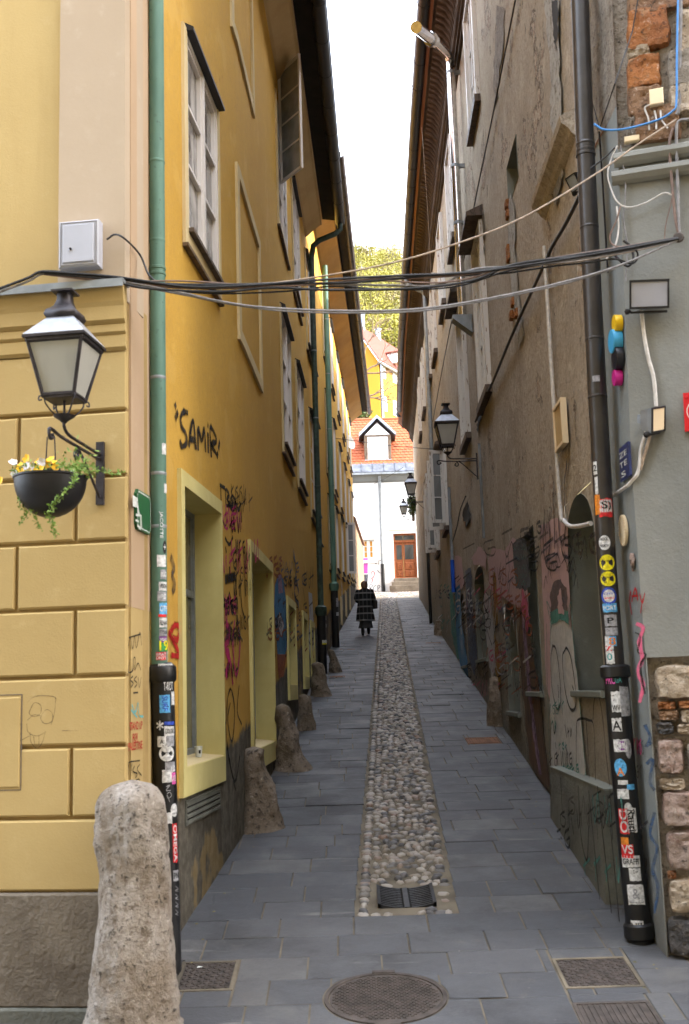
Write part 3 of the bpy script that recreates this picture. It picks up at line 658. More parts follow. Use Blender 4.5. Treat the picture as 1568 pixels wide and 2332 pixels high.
# ------------------------------------------------------------------ iron covers
def cover(name, c, label, frame=0.022, pattern='diamond', mat='rust_iron', group=None):
    x0, x1, y0, y1 = c; cx, cy = (x0 + x1) / 2, (y0 + y1) / 2
    t = thing(name, (cx, cy, gz(cy)), label, 'drain cover', group)
    def P(x, y, h): return Vector((x, y, gz(y) + h))
    m = MB()
    for a, b, c_, d in ((x0, x1, y0, y0 + frame), (x0, x1, y1 - frame, y1), (x0, x0 + frame, y0 + frame, y1 - frame), (x1 - frame, x1, y0 + frame, y1 - frame)):
        m.hexa([P(a, c_, -.03), P(b, c_, -.03), P(b, d, -.03), P(a, d, -.03), P(a, c_, .003), P(b, c_, .003), P(b, d, .003), P(a, d, .003)])
    m.build('frame', 'joint' if pattern == 'diamond' else mat, t)
    m = MB(); f = frame + 0.004
    m.hexa([P(x0 + f, y0 + f, -.03), P(x1 - f, y0 + f, -.03), P(x1 - f, y1 - f, -.03), P(x0 + f, y1 - f, -.03), P(x0 + f, y0 + f, -.002), P(x1 - f, y0 + f, -.002), P(x1 - f, y1 - f, -.002), P(x0 + f, y1 - f, -.002)])
    m.build('plate', mat, t)
    m = MB()
    if pattern == 'diamond':
        nx = int((x1 - x0 - 2 * f) / 0.036); ny = int((y1 - y0 - 2 * f) / 0.036)
        for i in range(nx):
            for j in range(ny):
                x = x0 + f + (i + 0.5) * (x1 - x0 - 2 * f) / nx; y = y0 + f + (j + 0.5) * (y1 - y0 - 2 * f) / ny; s = 1 if (i + j) % 2 else -1
                u = Vector((0.7, 0.7 * s, 0.7 * s * G_S)); v = Vector((-0.7 * s, 0.7, 0.7 * G_S))
                m.obox(P(x, y, 0.0005), u, v, (0, 0, 1), 0.0165, 0.0055, 0.003)
        m.build('tread', mat, t)
    else:
        n = 11
        for i in range(n):
            x = x0 + f + 0.02 + (i + 0.5) * (x1 - x0 - 2 * f - 0.04) / n
            m.hexa([P(x - .011, y0 + f + .03, -.004), P(x + .011, y0 + f + .03, -.004), P(x + .011, y1 - f - .01, -.004), P(x - .011, y1 - f - .01, -.004),
                    P(x - .009, y0 + f + .03, .004), P(x + .009, y0 + f + .03, .004), P(x + .009, y1 - f - .01, .004), P(x - .009, y1 - f - .01, .004)])
        m.build('ribs', mat, t)
    return t
cover('drain_cover', COV_L, 'rusty square cover beside the big corner guard stone on the left')
cover('drain_cover', COV_R, 'rusty square cover at the foot of the stickered black drainpipe')
cover('drain_cover', COV_G, 'rusty ribbed cover in the bottom right corner of the pavement', pattern='ribs')
cover('drain_cover', COV_S, 'small rusty plate in the right slabs near a short guard stone', 0.012, 'ribs', 'rust_orange')
for px, w, lab in ((768, 34, 'thin rusty drain strip at the foot of the dark green drainpipe'), (790, 34, 'thin rusty drain strip at the foot of the second green drainpipe')):
    yy = 1541 if px == 768 else 1479
    p = at_ground(px, yy); ww = px_size(w, p)
    cover('drain_cover', (p.x - ww / 2, p.x + ww / 2, p.y - 0.11, p.y + 0.11), lab, 0.02, 'ribs', 'rust_orange')
p = at_ground(985, 1464); cover('drain_cover', (p.x - .18, p.x + .2, p.y - .1, p.y + .1), 'thin rusty drain strip beside the far right guard stone', 0.02, 'ribs', 'rust_orange')

# round manhole
mx, my, mr = MH; t = thing('manhole_cover', (mx, my, gz(my)), 'round rusty manhole cover in the middle of the foreground', 'manhole')
nrm = Vector((0, -G_S, 1)).normalized(); uu = Vector((1, 0, 0)); c0 = Vector((mx, my, gz(my)))
m = MB(); m.lathe(c0, [(mr - 0.03, -0.03), (mr, -0.03), (mr, 0.004), (mr - 0.026, 0.004), (mr - 0.03, -0.01)], 64, nrm, uu, cap=False); m.build('frame', 'rust_iron', t, smooth=True)
m = MB(); m.lathe(c0, [(mr - 0.034, -0.03), (mr - 0.034, -0.001), (0.001, -0.001)], 64, nrm, uu, cap=False); m.build('plate', 'rust_iron', t)
m = MB(); n = 19; vv = nrm.cross(uu)
for i in range(-n, n + 1):
    for j in range(-n, n + 1):
        x, y = i * 0.034 + (j % 2) * 0.017, j * 0.022
        if math.hypot(x, y) < mr - 0.055:
            m.obox(c0 + uu * x + vv * y + nrm * 0.001, (uu + vv * (0.25 if j % 2 else -0.25)).normalized(), vv, nrm, 0.0115, 0.0045, 0.003)
m.build('tread', 'rust_iron', t)
for sgn in (-1, 1):
    m = MB(); m.obox(c0 + vv * sgn * (mr + 0.004) + nrm * 0.003, uu, vv, nrm, 0.075, 0.02, 0.006)
    m.build('lug', 'rust_iron', t)

# curved drain grate in the runnel
x0, x1, y0, y1 = GR; t = thing('drain_grate', ((x0 + x1) / 2, (y0 + y1) / 2, gz(y0)), 'black curved drain grate set in the near end of the cobbles', 'drain grate')
def GP(x, y, h): 
    k = (x - x0) / (x1 - x0) - 0.5
    return Vector((x, y, gz(y) + h - 0.035 * (0.25 - k * k) * 4 + 0.03))
m = MB(); n = 16
for i in range(n):
    a, b = x0 + (x1 - x0) * i / n, x0 + (x1 - x0) * (i + 1) / n
    for yy0, yy1 in ((y0, y0 + 0.02), (y1 - 0.02, y1)):
        m.hexa([GP(a, yy0, -.03), GP(b, yy0, -.03), GP(b, yy1, -.03), GP(a, yy1, -.03), GP(a, yy0, 0), GP(b, yy0, 0), GP(b, yy1, 0), GP(a, yy1, 0)])
for a, b in ((x0, x0 + 0.025), ((x0 + x1) / 2 - .02, (x0 + x1) / 2 + .02), (x1 - .025, x1)):
    m.hexa([GP(a, y0, -.03), GP(b, y0, -.03), GP(b, y1, -.03), GP(a, y1, -.03), GP(a, y0, .004), GP(b, y0, .004), GP(b, y1, .004), GP(a, y1, .004)])
m.build('frame', 'grate_iron', t)
nb = 10
for j in range(nb):
    m = MB(); yc = y0 + 0.03 + (y1 - y0 - 0.06) * (j + 0.5) / nb
    for i in range(n):
        a, b = x0 + 0.025 + (x1 - x0 - 0.05) * i / n, x0 + 0.025 + (x1 - x0 - 0.05) * (i + 1) / n
        m.hexa([GP(a, yc - .008, -.03), GP(b, yc - .008, -.03), GP(b, yc + .008, -.03), GP(a, yc + .008, -.03), GP(a, yc - .008, 0), GP(b, yc - .008, 0), GP(b, yc + .008, 0), GP(a, yc + .008, 0)])
    m.build('bar', 'grate_iron', t)
m = MB(); m.quad(GP(x0, y0, -.034), GP(x1, y0, -.034), GP(x1, y1, -.034), GP(x0, y1, -.034)); m.build('pit', 'void', t)

# ------------------------------------------------------------------ builders for walls, openings, eaves
def path(W, s0, s1):
    """plan points and outward normals along a run of frames"""
    pts = []
    for i, f in enumerate(W):
        a = s0 if i == 0 else 0.0; b = s1 if i == len(W) - 1 else f.L
        if i == 0: pts.append((f.at(a), f.n))
        nn = f.n if i == len(W) - 1 else (f.n + W[i + 1].n).normalized()
        pts.append((f.at(b), nn))
    return pts
def sweep(m, W, s0, s1, prof, closed=False, zslope=0.0, caps=False):
    P = path(W, s0, s1); k = len(prof); vs = []
    for c, n in P:
        for a, z in prof: vs.append(c + n * a + Vector((0, 0, z)))
    fs = []
    for i in range(len(P) - 1):
        for j in range(k if closed else k - 1):
            j2 = (j + 1) % k; fs.append((i * k + j, i * k + j2, (i + 1) * k + j2, (i + 1) * k + j))
    if caps: fs.append(tuple(range(k))); fs.append(tuple((len(P) - 1) * k + j for j in reversed(range(k))))
    m.add(vs, fs)
def op(f, s0, s1, z0, z1, depth=0.12, arch=0.0): return dict(s0=s0, s1=s1, z0=z0, z1=z1, d=depth, arch=arch)
def wall_panel(name, f, s0, s1, z0, z1, ops, mat, parent, reveal=None, und=0.006, step=0.45, zb=None):
    m = MB(); seed = s0 * 3.1 + f.o.y
    def D(s, z):
        e = max(0.0, min(1.0, (s - s0) / 0.35, (s1 - s) / 0.35)); return e * _D(s, z)
    def _D(s, z): return und * hnoise(s * 0.9 + seed, z * 0.6, 3.3) + und * 0.5 * hnoise(s * 3 + seed, z * 2.2, 1.1)
    S = sorted(set([s0, s1] + [q for o in ops for q in (o['s0'], o['s1']) if s0 < q < s1])); Z = sorted(set([z0, z1] + [q for o in ops for q in (o['z0'], o['z1']) if z0 < q < z1]))
    def fine(L):
        out = []
        for a, b in zip(L[:-1], L[1:]):
            k = max(1, int(round((b - a) / step))); out += [a + (b - a) * i / k for i in range(k)]
        return out + [L[-1]]
    S, Z = fine(S), fine(Z); idx = {}
    def V(i, j):
        if (i, j) not in idx: idx[(i, j)] = len(m.v); m.v.append(tuple(f.pt(S[i], Z[j], D(S[i], Z[j]))))
        return idx[(i, j)]
    for i in range(len(S) - 1):
        for j in range(len(Z) - 1):
            a, b = (S[i] + S[i + 1]) / 2, (Z[j] + Z[j + 1]) / 2
            if any(o['s0'] < a < o['s1'] and o['z0'] < b < o['z1'] for o in ops): continue
            m.f.append((V(i, j), V(i + 1, j), V(i + 1, j + 1), V(i, j + 1))); m.m.append(0)
    m.mi = 1 if reveal else 0
    for o in ops:
        a, b, c, d = o['s0'], o['s1'], o['z0'], o['z1']; dep = o['d']; e = -0.003; r_ = (b - a) / 2; h = o['arch']
        if h > 0:
            n = 12; cur = [(a + r_ - r_ * math.cos(math.pi * k / n), d - h + h * math.sin(math.pi * k / n)) for k in range(n + 1)]
            m.mi = 0
            m.poly([f.pt(a, d, 0)] + [f.pt(x, z, 0) for x, z in cur[:n // 2 + 1]]); m.poly([f.pt(b, d, 0)] + [f.pt(x, z, 0) for x, z in reversed(cur[n // 2:])])
            m.mi = 1 if reveal else 0
            loop = [(a, c)] + cur + [(b, c)]
        else: loop = [(a, c), (a, d), (b, d), (b, c)]
        for k in range(len(loop)):
            p, q = loop[k], loop[(k + 1) % len(loop)]
            m.quad(f.pt(p[0], p[1], 0.004), f.pt(q[0], q[1], 0.004), f.pt(q[0], q[1], -dep), f.pt(p[0], p[1], -dep))
    return m.build(name, [mat, reveal] if reveal else mat, parent)
def back_panel(name, f, o, mat, parent, extra=0.0):
    m = MB(); d = -o['d'] + extra; m.quad(f.pt(o['s0'], o['z0'], d), f.pt(o['s1'], o['z0'], d), f.pt(o['s1'], o['z1'], d), f.pt(o['s0'], o['z1'], d)); return m.build(name, mat, parent)
def bars(m, f, s0, s1, z0, z1, n0, n1, w):      # a rectangular frame of four bars
    m.wbox(f, s0, s0 + w, z0, z1, n0, n1); m.wbox(f, s1 - w, s1, z0, z1, n0, n1); m.wbox(f, s0 + w, s1 - w, z0, z0 + w, n0, n1 - .001); m.wbox(f, s0 + w, s1 - w, z1 - w, z1, n0, n1 - .001)
def casement(parent, f, s0, s1, z0, z1, cols=2, rows=3, n0=-0.05, n1=0.02, w=0.055, mat='white_frame', pane='pane_curtain', label=None, name='window', split=None):
    """a wooden window: the frame is the part, each pane a sub-part"""
    m = MB(); bars(m, f, s0, s1, z0, z1, n0, n1, w); cw = (s1 - s0) / cols; cells = []
    for c in range(cols):
        a, b = s0 + cw * c, s0 + cw * (c + 1)
        if c: m.wbox(f, a - w * 0.55, a + w * 0.55, z0 + w, z1 - w, n0, n1 + 0.012)
        a2, b2 = (a + w if c == 0 else a + w * 0.55), (b - w if c == cols - 1 else b - w * 0.55)
        bars(m, f, a2, b2, z0 + w, z1 - w, n0, n1 - 0.012, w * 0.6)
        ai, bi = a2 + w * 0.6, b2 - w * 0.6; zi0, zi1 = z0 + w * 1.6, z1 - w * 1.6; rh = (zi1 - zi0) / rows
        for r_ in range(rows):
            if r_: m.wbox(f, ai, bi, zi0 + rh * r_ - 0.014, zi0 + rh * r_ + 0.014, n0, n1 - 0.010)
            cells.append((ai, bi, zi0 + rh * r_ + (0.014 if r_ else 0), zi0 + rh * (r_ + 1) - (0.014 if r_ < rows - 1 else 0)))
    wd = m.build(name, mat, parent)
    if label: wd['label'] = label
    for a, b, c, d in cells:
        q = MB(); q.quad(f.pt(a, c, n0 + 0.02), f.pt(b, c, n0 + 0.02), f.pt(b, d, n0 + 0.02), f.pt(a, d, n0 + 0.02)); q.build('pane', pane, wd)
    return wd
def strokes(f_or_W, lines, w, mat, parent, name='graffiti', off=0.006, smooth=True):
    """spray-painted lines; w is the line width in metres"""
    m = MB()
    for L in lines:
        ww = w
        if isinstance(L, tuple) and len(L) == 2 and isinstance(L[0], list): L, ww = L
        P = []
        for x, y in L:
            if isinstance(f_or_W, Frame): P.append(f_or_W.wp(x, y, off))
            else: P.append(wp(f_or_W, x, y, off))
        n = (f_or_W if isinstance(f_or_W, Frame) else hit(f_or_W, *L[0])[0]).n
        if smooth: P = arc(P, 4)
        m.soft_ribbon(P, n, [ww * (0.85 + 0.5 * hnoise(i * 0.7, L[0][0], 0.3)) for i in range(len(P))])
    return tag(m.build(name, mat, parent), kind='stuff' if len(lines) > 1 else None)
def patch(W, pts, mat, parent, name='graffiti', off=0.004):
    """a flat painted area on a wall, outlined in the picture frame, laid on the wall itself"""
    m = MB(); f = W if isinstance(W, Frame) else hit(W, sum(p[0] for p in pts) / len(pts), sum(p[1] for p in pts) / len(pts))[0]
    m.poly([f.wp(x, y, off) for x, y in pts]); return m.build(name, mat, parent)
def dpipe(name, pts, r, mat, label, joints=(), parent=None, cat='drainpipe', n=16, segs=None):
    t = parent or thing(name, pts[-1], label, cat)
    m = MB(); m.tube(pts, r, n); m.build('pipe', mat, t, smooth=True)
    for j, rr, h in joints:
        q = MB(); k = Vector(j[0]) if isinstance(j, tuple) else Vector(j); q.lathe(k, [(rr, -h), (rr * 1.06, -h * 0.4), (rr * 1.06, h * 0.4), (rr, h)], n); q.build('collar', mat, t, smooth=True)
    return t

# ------------------------------------------------------------------ LEFT: pale corner house
corner = LW[0].wp(288, 1400, 0.03)
FA = R(7.6); LF = Frame((corner.x, corner.y), (corner.x - math.cos(FA), corner.y + math.sin(FA)), True)
CH = thing('corner_house', (corner.x - 1, corner.y + 1, gz(corner.y)), 'pale yellow corner house with grooved blocks and a moulded cornice, nearest on the left', 'house')
zf = lambda y, x=286: LF.hit(x, y)[1]
sf = lambda x, y=1200: LF.hit(x, y)[0]
sL = 2.6
s_end, _ = LW[0].hit(333, 1400); s_beg, _ = LW[0].hit(288, 1400)
zc_top = zf(648); z_top = 12.6
# body of the house (front above the cornice, side strip)
m = MB(); m.wbox(LF, sf(135, 300), sL, zc_top - 0.1, z_top, -0.5, -0.03); m.build('upper_wall', 'cream_front', CH)
m = MB(); m.wbox(LF, 0.012, sf(135, 300), zc_top - 0.1, z_top, -0.4, 0.005); m.build('pilaster', 'cream_pilaster', CH)
f0 = LW[0]; zj = f0.hit(310, 1388)[1]
m = MB(); m.wbox(f0, s_beg, s_end, zj, z_top, -0.4, 0.03); m.build('side_wall', 'cream_side', CH)
m = MB(); m.wbox(f0, s_beg, s_end, gz(7) - 0.2, zj, -0.4, 0.028); m.build('side_wall', 'cream_front', CH)
m = MB(); m.wbox(LF, 0.02, sL, gz(7) - 0.3, zc_top - 0.05, -0.5, -0.028); m.build('backing_wall', 'cream_groove', CH)
# grooved blocks
gy = [795, 933, 1081, 1229, 1382, 1537, 1697, 1861, 2032]
offs = [None, 42, 172, 37, 170, None, 161, None]
for k in range(len(gy) - 1):
    za, zb = zf(gy[k + 1]), zf(gy[k]); g = 0.011
    cuts = [0.0]
    if offs[k] is not None:
        s_ = sf(offs[k], (gy[k] + gy[k + 1]) / 2); cuts += [s_, s_ + 0.83, s_ + 1.66]
    else: cuts += [1.1, 1.93]
    cuts.append(sL)
    hat = sf(50, 1680) 
    for a, b in zip(cuts[:-1], cuts[1:]):
        if b <= a: continue
        m = MB(); m.wbox(LF, a + (g if a > 0 else 0.0), b - g, za + g, zb - g, -0.03, 0.004, 0.012); m.build('facade_block', 'cream_front', CH)
m = MB(); bars(m, LF, sf(50, 1680), sf(50, 1680) + 0.6, zf(1795), zf(1573), 0.0, 0.007, 0.006); m.build('hatch_frame', 'plinth_stone', CH)
m = MB(); m.wbox(LF, sf(46, 1680), sf(50, 1680) + 0.58, zf(1788), zf(1580), 0.0, 0.012, 0.006); m.build('hatch', 'cream_front', CH)
# cornice
prof = [(0.0, zf(797)), (0.022, zf(790)), (0.022, zf(764)), (0.012, zf(762)), (0.034, zf(756)), (0.034, zf(740)), (0.022, zf(738)), (0.052, zf(730)), (0.052, zf(700)), (0.062, zf(690)), (0.072, zf(668)), (0.072, zf(655)), (-0.004, zf(651))]
m = MB(); sweep(m, [LF], 0.0, sL, prof, caps=True); m.build('cornice', 'cream_front', CH)
m = MB(); m.wbox(LF, -0.012, sL, zf(654), zf(650) + 0.012, -0.02, 0.115); m.wbox(LF, -0.012, sL, zf(654) - 0.03, zf(654), 0.107, 0.115); m.build('flashing', 'zinc_dull', CH)
# plinth
m = MB(); m.wbox(LF, -0.03, sL, zf(2294), zf(2032), -0.1, 0.03, 0.012); m.build('plinth', 'plinth_stone', CH)
m = MB(); m.wbox(LF, -0.03, sL, gz(6.5) - 0.5, zf(2294), -0.1, 0.055, 0.012); m.build('plinth_base', 'cement_plinth', CH)
m = MB(); m.wbox(f0, s_beg + 0.001, s_end, gz(6.5) - 0.5, f0.hit(310, 2040)[1], -0.1, 0.05, 0.01); m.build('plinth', 'plinth_stone', CH)
# roof so that the house has a top (out of frame)
m = MB(); m.hexa([LF.pt(-0.3, z_top, 0.5), LF.pt(9, z_top, 0.5), LF.pt(9, z_top, -8), LF.pt(-0.3, z_top, -8), LF.pt(-0.3, z_top + 0.2, 0.5), LF.pt(9, z_top + 0.2, 0.5), LF.pt(9, z_top + 4, -5), LF.pt(-0.3, z_top + 4, -5)]); m.build('roof', 'tile_old', CH)
# drawn marks on the house
strokes(LF, [[(62, 1600), (72, 1590), (90, 1584), (120, 1586), (128, 1592)], [(70, 1612), (66, 1625), (78, 1632), (92, 1624), (92, 1606), (78, 1600), (70, 1612)], [(98, 1622), (92, 1636), (102, 1648), (118, 1642), (118, 1624), (106, 1616), (98, 1622)],
             [(62, 1640), (76, 1628), (92, 1630)], [(60, 1648), (64, 1668), (84, 1676), (104, 1666)], [(68, 1668), (70, 1690), (84, 1704), (96, 1690), (102, 1668)], [(76, 1676), (78, 1694)], [(88, 1676), (88, 1696)],
             [(126, 1590), (124, 1620), (116, 1650)], [(40, 1640), (46, 1650), (40, 1662), (46, 1672)], [(44, 1688), (66, 1676)], [(140, 1664), (178, 1664)]], 0.0045, 'pencil', CH, 'doodle')
SF = LW[0]
strokes(SF, [[(292, 1472), (296, 1452), (302, 1478), (306, 1448), (310, 1476), (318, 1440), (322, 1470)], [(293, 1452), (320, 1444)], [(296, 1500), (292, 1530), (302, 1526), (304, 1500), (308, 1500), (306, 1526), (314, 1510), (320, 1526)],
             [(302, 1540), (296, 1548), (303, 1556), (297, 1566)], [(311, 1540), (305, 1548), (312, 1556), (306, 1566)], [(314, 1542), (317, 1566), (321, 1542)], [(303, 1578), (314, 1577)],
             [(292, 1748), (294, 1736), (318, 1732)], [(300, 1738), (298, 1768)], [(306, 1744), (302, 1756), (312, 1762), (308, 1772)], [(318, 1740), (312, 1752), (322, 1766)], [(302, 1782), (316, 1774), (318, 1784)]], 0.009, 'sp_black', CH, 'pen_tag', off=0.034)
strokes(SF, [[(300, 1605), (308, 1622), (314, 1600), (316, 1628), (326, 1632)], [(298, 1616), (312, 1634)]], 0.014, 'sp_cyan', CH, 'pen_tag', off=0.034)
for txt, y, x0, x1 in (('STAND UP', 1664, 295, 324), ('FOR', 1690, 302, 314), ('PALESTINE', 1711, 292, 324)):
    a = SF.wp(x0, y, 0.034); b = SF.wp(x1, y, 0.034)
    text_mesh(txt, a, SF.t, (0, 0, 1), px_size(19, a), 'sp_red', 'stencil_lettering', CH, width=(b - a).dot(SF.t), bold=0.02)

# ------------------------------------------------------------------ LEFT: ochre house
OH = thing('ochre_house', LW[0].at(6), 'ochre house along the left of the lane with pale yellow street-level window recesses', 'house')
ZS1 = 11.88; ops0, ops1 = [], []
def box_px(f, xl, xr, yl_top, yl_bot, ym=None):
    """s-range from two columns, z-range from the left column's top and bottom"""
    s0, z1 = f.hit(xl, yl_top); _, z0 = f.hit(xl, yl_bot); ymid = (yl_top + yl_bot) / 2
    return s0, z0, z1
A, B = LW[0], LW[1]
# upper window, first bay
w1 = (A.hit(421, 300)[0], A.hit(492, 430)[0], A.hit(424, 524)[1], A.hit(420, 76)[1])
ops0.append(op(A, *w1[:2], w1[2], w1[3], 0.10))
# street-level recess windows
def zz(f, x, y): return f.hit(x, y)[1]
lowA = (A.hit(413, 1400)[0], A.hit(500, 1500)[0], zz(A, 424, 1745), zz(A, 413, 1108))
ops0.append(op(A, *lowA[:2], lowA[2], lowA[3], 0.26))
lows = [lowA]
zl0, zl1 = lowA[2], lowA[3]
lowpx = [(570, 619, 1260, 1712), (654, 671, 1378, 1560), (689, 699, 1408, 1540), (707, 714, 1428, 1530)]
lowB = []
for xl, xr, yt, yb in lowpx:
    s0 = B.hit(xl, (yt + yb) / 2)[0]; s1 = B.hit(xr, (yt + yb) / 2 + 20)[0]; z1 = zz(B, xl, yt); z0 = zz(B, xl, yb)
    lowB.append((s0, s1, z0, z1)); ops1.append(op(B, s0, s1, z0, z1, 0.26))
# upper floors of the second stretch: three bays, two storeys
bays = [(638, 660, 695, 1000), (673, 690, 850, 1070), (703, 718, 955, 1160)]
winB = []
zr0, zr1 = 5.66, 7.80
for xl, xr, yt, yb in bays:
    s0 = B.hit(xl + 2, (yt + yb) / 2)[0]; s1 = B.hit(xr, (yt + yb) / 2 + 20)[0]
    winB.append((s0, s1, zr0, zr1)); winB.append((s0, s1, 9.28, 11.35))
for q in winB: ops1.append(op(B, *q, 0.10))
wall_panel('wall', A, 0.0, A.L, gz(7) - 0.3, ZS1, ops0, 'ochre_wall', OH, 'reveal_yellow')
wall_panel('wall', B, 0.0, B.L, gz(11) - 0.3, ZS1, ops1, 'ochre_wall', OH, 'reveal_yellow')
m = MB(); m.quad(A.pt(0, -0.4, 0.0), A.pt(0, ZS1, 0.0), A.pt(0, ZS1, -0.6), A.pt(0, -0.4, -0.6)); m.build('end_wall', 'ochre_wall', OH)

def dressed_window(parent, f, s0, s1, z0, z1, cols=2, rows=3, band=0.13, hood=True, pane='pane_curtain', mat='white_frame', bandmat='band_beige'):
    wd = casement(parent, f, s0, s1, z0, z1, cols, rows, -0.05, 0.018, 0.05, mat, pane)
    m = MB(); b = band
    m.wbox(f, s0 - b, s0, z0 - b * 1.3, z1 + 0.02, 0.0, 0.028); m.wbox(f, s1, s1 + b * 0.6, z0 - b * 1.3, z1 + 0.02, 0.0, 0.028); m.wbox(f, s0, s1, z0 - b * 1.3, z0, 0.0, 0.027)
    m.build('surround', bandmat, wd)
    m = MB(); m.wbox(f, s0 - 0.02, s1 + 0.02, z0 - 0.03, z0 + 0.005, 0.0, 0.075); m.build('sill', 'dark_wood', wd)
    m = MB(); m.wbox(f, s0 - b, s1 + b * 0.6, z0 - b * 1.3 - 0.03, z0 - b * 1.3, 0.0, 0.05); m.build('apron', 'fascia_wood', wd)
    if hood:
        m = MB(); m.hexa([f.pt(s0 - 0.03, z1, 0.0), f.pt(s1 + 0.05, z1, 0.0), f.pt(s1 + 0.05, z1, 0.09), f.pt(s0 - 0.03, z1, 0.09), f.pt(s0 - 0.03, z1 + 0.08, 0.0), f.pt(s1 + 0.05, z1 + 0.08, 0.0), f.pt(s1 + 0.05, z1 + 0.03, 0.09), f.pt(s0 - 0.03, z1 + 0.03, 0.09)])
        m.build('hood', 'black_paint', wd)
    return wd
dressed_window(OH, A, *w1)
for k, q in enumerate(winB):
    if k == 1: continue
    dressed_window(OH, B, *q)
# the open casement of the top floor
s0, s1, z0, z1 = winB[1]
wd = casement(OH, B, s0, s1, z0, z1, 2, 4, -0.05, 0.018, 0.05, 'white_frame', 'pane_dark', 'top-floor window with one sash swung out over the lane')
m = MB(); m.wbox(B, s0 - 0.13, s0, z0 - 0.17, z1 + 0.02, 0.0, 0.028); m.wbox(B, s0, s1, z0 - 0.17, z0, 0.0, 0.027); m.build('surround', 'band_beige', wd)
m = MB(); m.wbox(B, s0 - 0.13, s1 + 0.1, z0 - 0.2, z0 - 0.17, 0.0, 0.05); m.build('apron', 'fascia_wood', wd)
hinge = B.pt(B.hit(634, 300)[0], 0, 0.02); SW = Frame((hinge.x, hinge.y), (hinge.x + 0.56, hinge.y - 0.83))
W_ = 0.66; zs0, zs1 = B.hit(638, 425)[1], B.hit(631, 166)[1]
sash = casement(OH, SW, 0.0, W_, zs0, zs1, 1, 4, -0.02, 0.02, 0.036, 'white_frame', 'sash_glass', 'open window sash standing out from the wall', 'sash')
# blind windows: raised bands round a shallow field
def blind(f, xl, xr, yt, yb, z0, z1, name='blind_window'):
    s0 = f.hit(xl, (yt + yb) / 2)[0]; s1 = f.hit(xr, (yt + yb) / 2 + 60)[0]
    return s0, s1
def band_frame(W, pl, pr, z0, z1, b, parent):
    (fl, sl), (fr, sr) = pl, pr; m = MB()
    m.wbox(fl, sl, sl + b, z0, z1, 0.0, 0.03); m.wbox(fr, sr - b, sr, z0, z1, 0.0, 0.03)
    if fl is fr: m.wbox(fl, sl + b, sr - b, z0, z0 + b, 0.0, 0.029); m.wbox(fl, sl + b, sr - b, z1 - b, z1, 0.0, 0.029)
    else:
        m.wbox(fl, sl + b, fl.L, z0, z0 + b, 0, 0.029); m.wbox(fr, 0, sr - b, z0, z0 + b, 0, 0.029); m.wbox(fl, sl + b, fl.L, z1 - b, z1, 0, 0.029); m.wbox(fr, 0, sr - b, z1 - b, z1, 0, 0.029)
    m.build('blind_window', 'band_beige', parent)
sa = A.hit(534, 380)[0]; sb = B.hit(592, 780)[0]
band_frame(None, (A, A.L - 0.02 - 0.25 if sa > A.L else sa), (B, sb), 5.62, 7.62, 0.13, OH)
sa = A.hit(523, 60)[0]; sb = B.hit(574, 190)[0]
band_frame(None, (A, min(sa, A.L - 0.2)), (B, sb), 9.12, 11.3, 0.13, OH)
# recess windows at street level
def recess(f, q, k):
    s0, s1, z0, z1 = q; b = 0.12
    m = MB(); m.wbox(f, s0 - b, s0, z0 - 0.22, z1 + b, 0.0, 0.035); m.wbox(f, s1, s1 + b * 0.35, z0 - 0.22, z1 + b, 0.0, 0.035); m.wbox(f, s0, s1, z1, z1 + b, 0.0, 0.034); m.wbox(f, s0, s1, z0 - 0.22, z0, 0.0, 0.034)
    wd = m.build('shop_window', 'reveal_yellow', OH)
    m = MB(); m.hexa([f.pt(s0, z0 - 0.03, -0.26), f.pt(s1, z0 - 0.03, -0.26), f.pt(s1, z0 - 0.06, 0.02), f.pt(s0, z0 - 0.06, 0.02), f.pt(s0, z0 + 0.035, -0.26), f.pt(s1, z0 + 0.035, -0.26), f.pt(s1, z0 + 0.004, 0.02), f.pt(s0, z0 + 0.004, 0.02)]); m.build('sill', 'band_beige', wd)
    m = MB(); bars(m, f, s0, s1, z0 + 0.03, z1, -0.265, -0.22, 0.05); m.build('frame', 'zinc_dull', wd)
    m = MB(); m.quad(f.pt(s0, z0, -0.25), f.pt(s1, z0, -0.25), f.pt(s1, z1, -0.25), f.pt(s0, z1, -0.25)); m.build('pane', 'pane_olive', wd)
    m = MB(); zm_ = (z0 + z1) / 2 + 0.35; m.wbox(f, s0 + .05, s1 - .05, zm_ - .03, zm_ + .03, -.265, -.225); m.wbox(f, (s0 + s1) / 2 - .025, (s0 + s1) / 2 + .025, z0 + .08, zm_ - .03, -.265, -.226); m.build('glazing_bar', 'zinc_dull', wd)
recess(A, lowA, 0)
for k, q in enumerate(lowB): recess(B, q, 0)
# cellar vent below the first recess
va, vb = A.hit(420, 1830)[0], A.hit(498, 1810)[0]; vz1, vz0 = zz(A, 424, 1822), zz(A, 424, 1880)
m = MB(); bars(m, A, va, vb, vz0, vz1, 0.0, 0.015, 0.02); vt = m.build('cellar_vent', 'cement_plinth', OH)
m = MB(); m.wbox(A, va + .02, vb - .02, vz0 + .02, vz1 - .02, 0, 0.003); m.build('opening', 'void', vt)
for i in range(4):
    zc = vz0 + (vz1 - vz0) * (i + 0.6) / 4.2; m = MB(); m.hexa([A.pt(va + .02, zc - .012, 0.001), A.pt(vb - .02, zc - .012, 0.001), A.pt(vb - .02, zc - .02, 0.02), A.pt(va + .02, zc - .02, 0.02), A.pt(va + .02, zc + .01, 0.001), A.pt(vb - .02, zc + .01, 0.001), A.pt(vb - .02, zc, 0.02), A.pt(va + .02, zc, 0.02)]); m.build('slat', 'cement_plinth', vt)
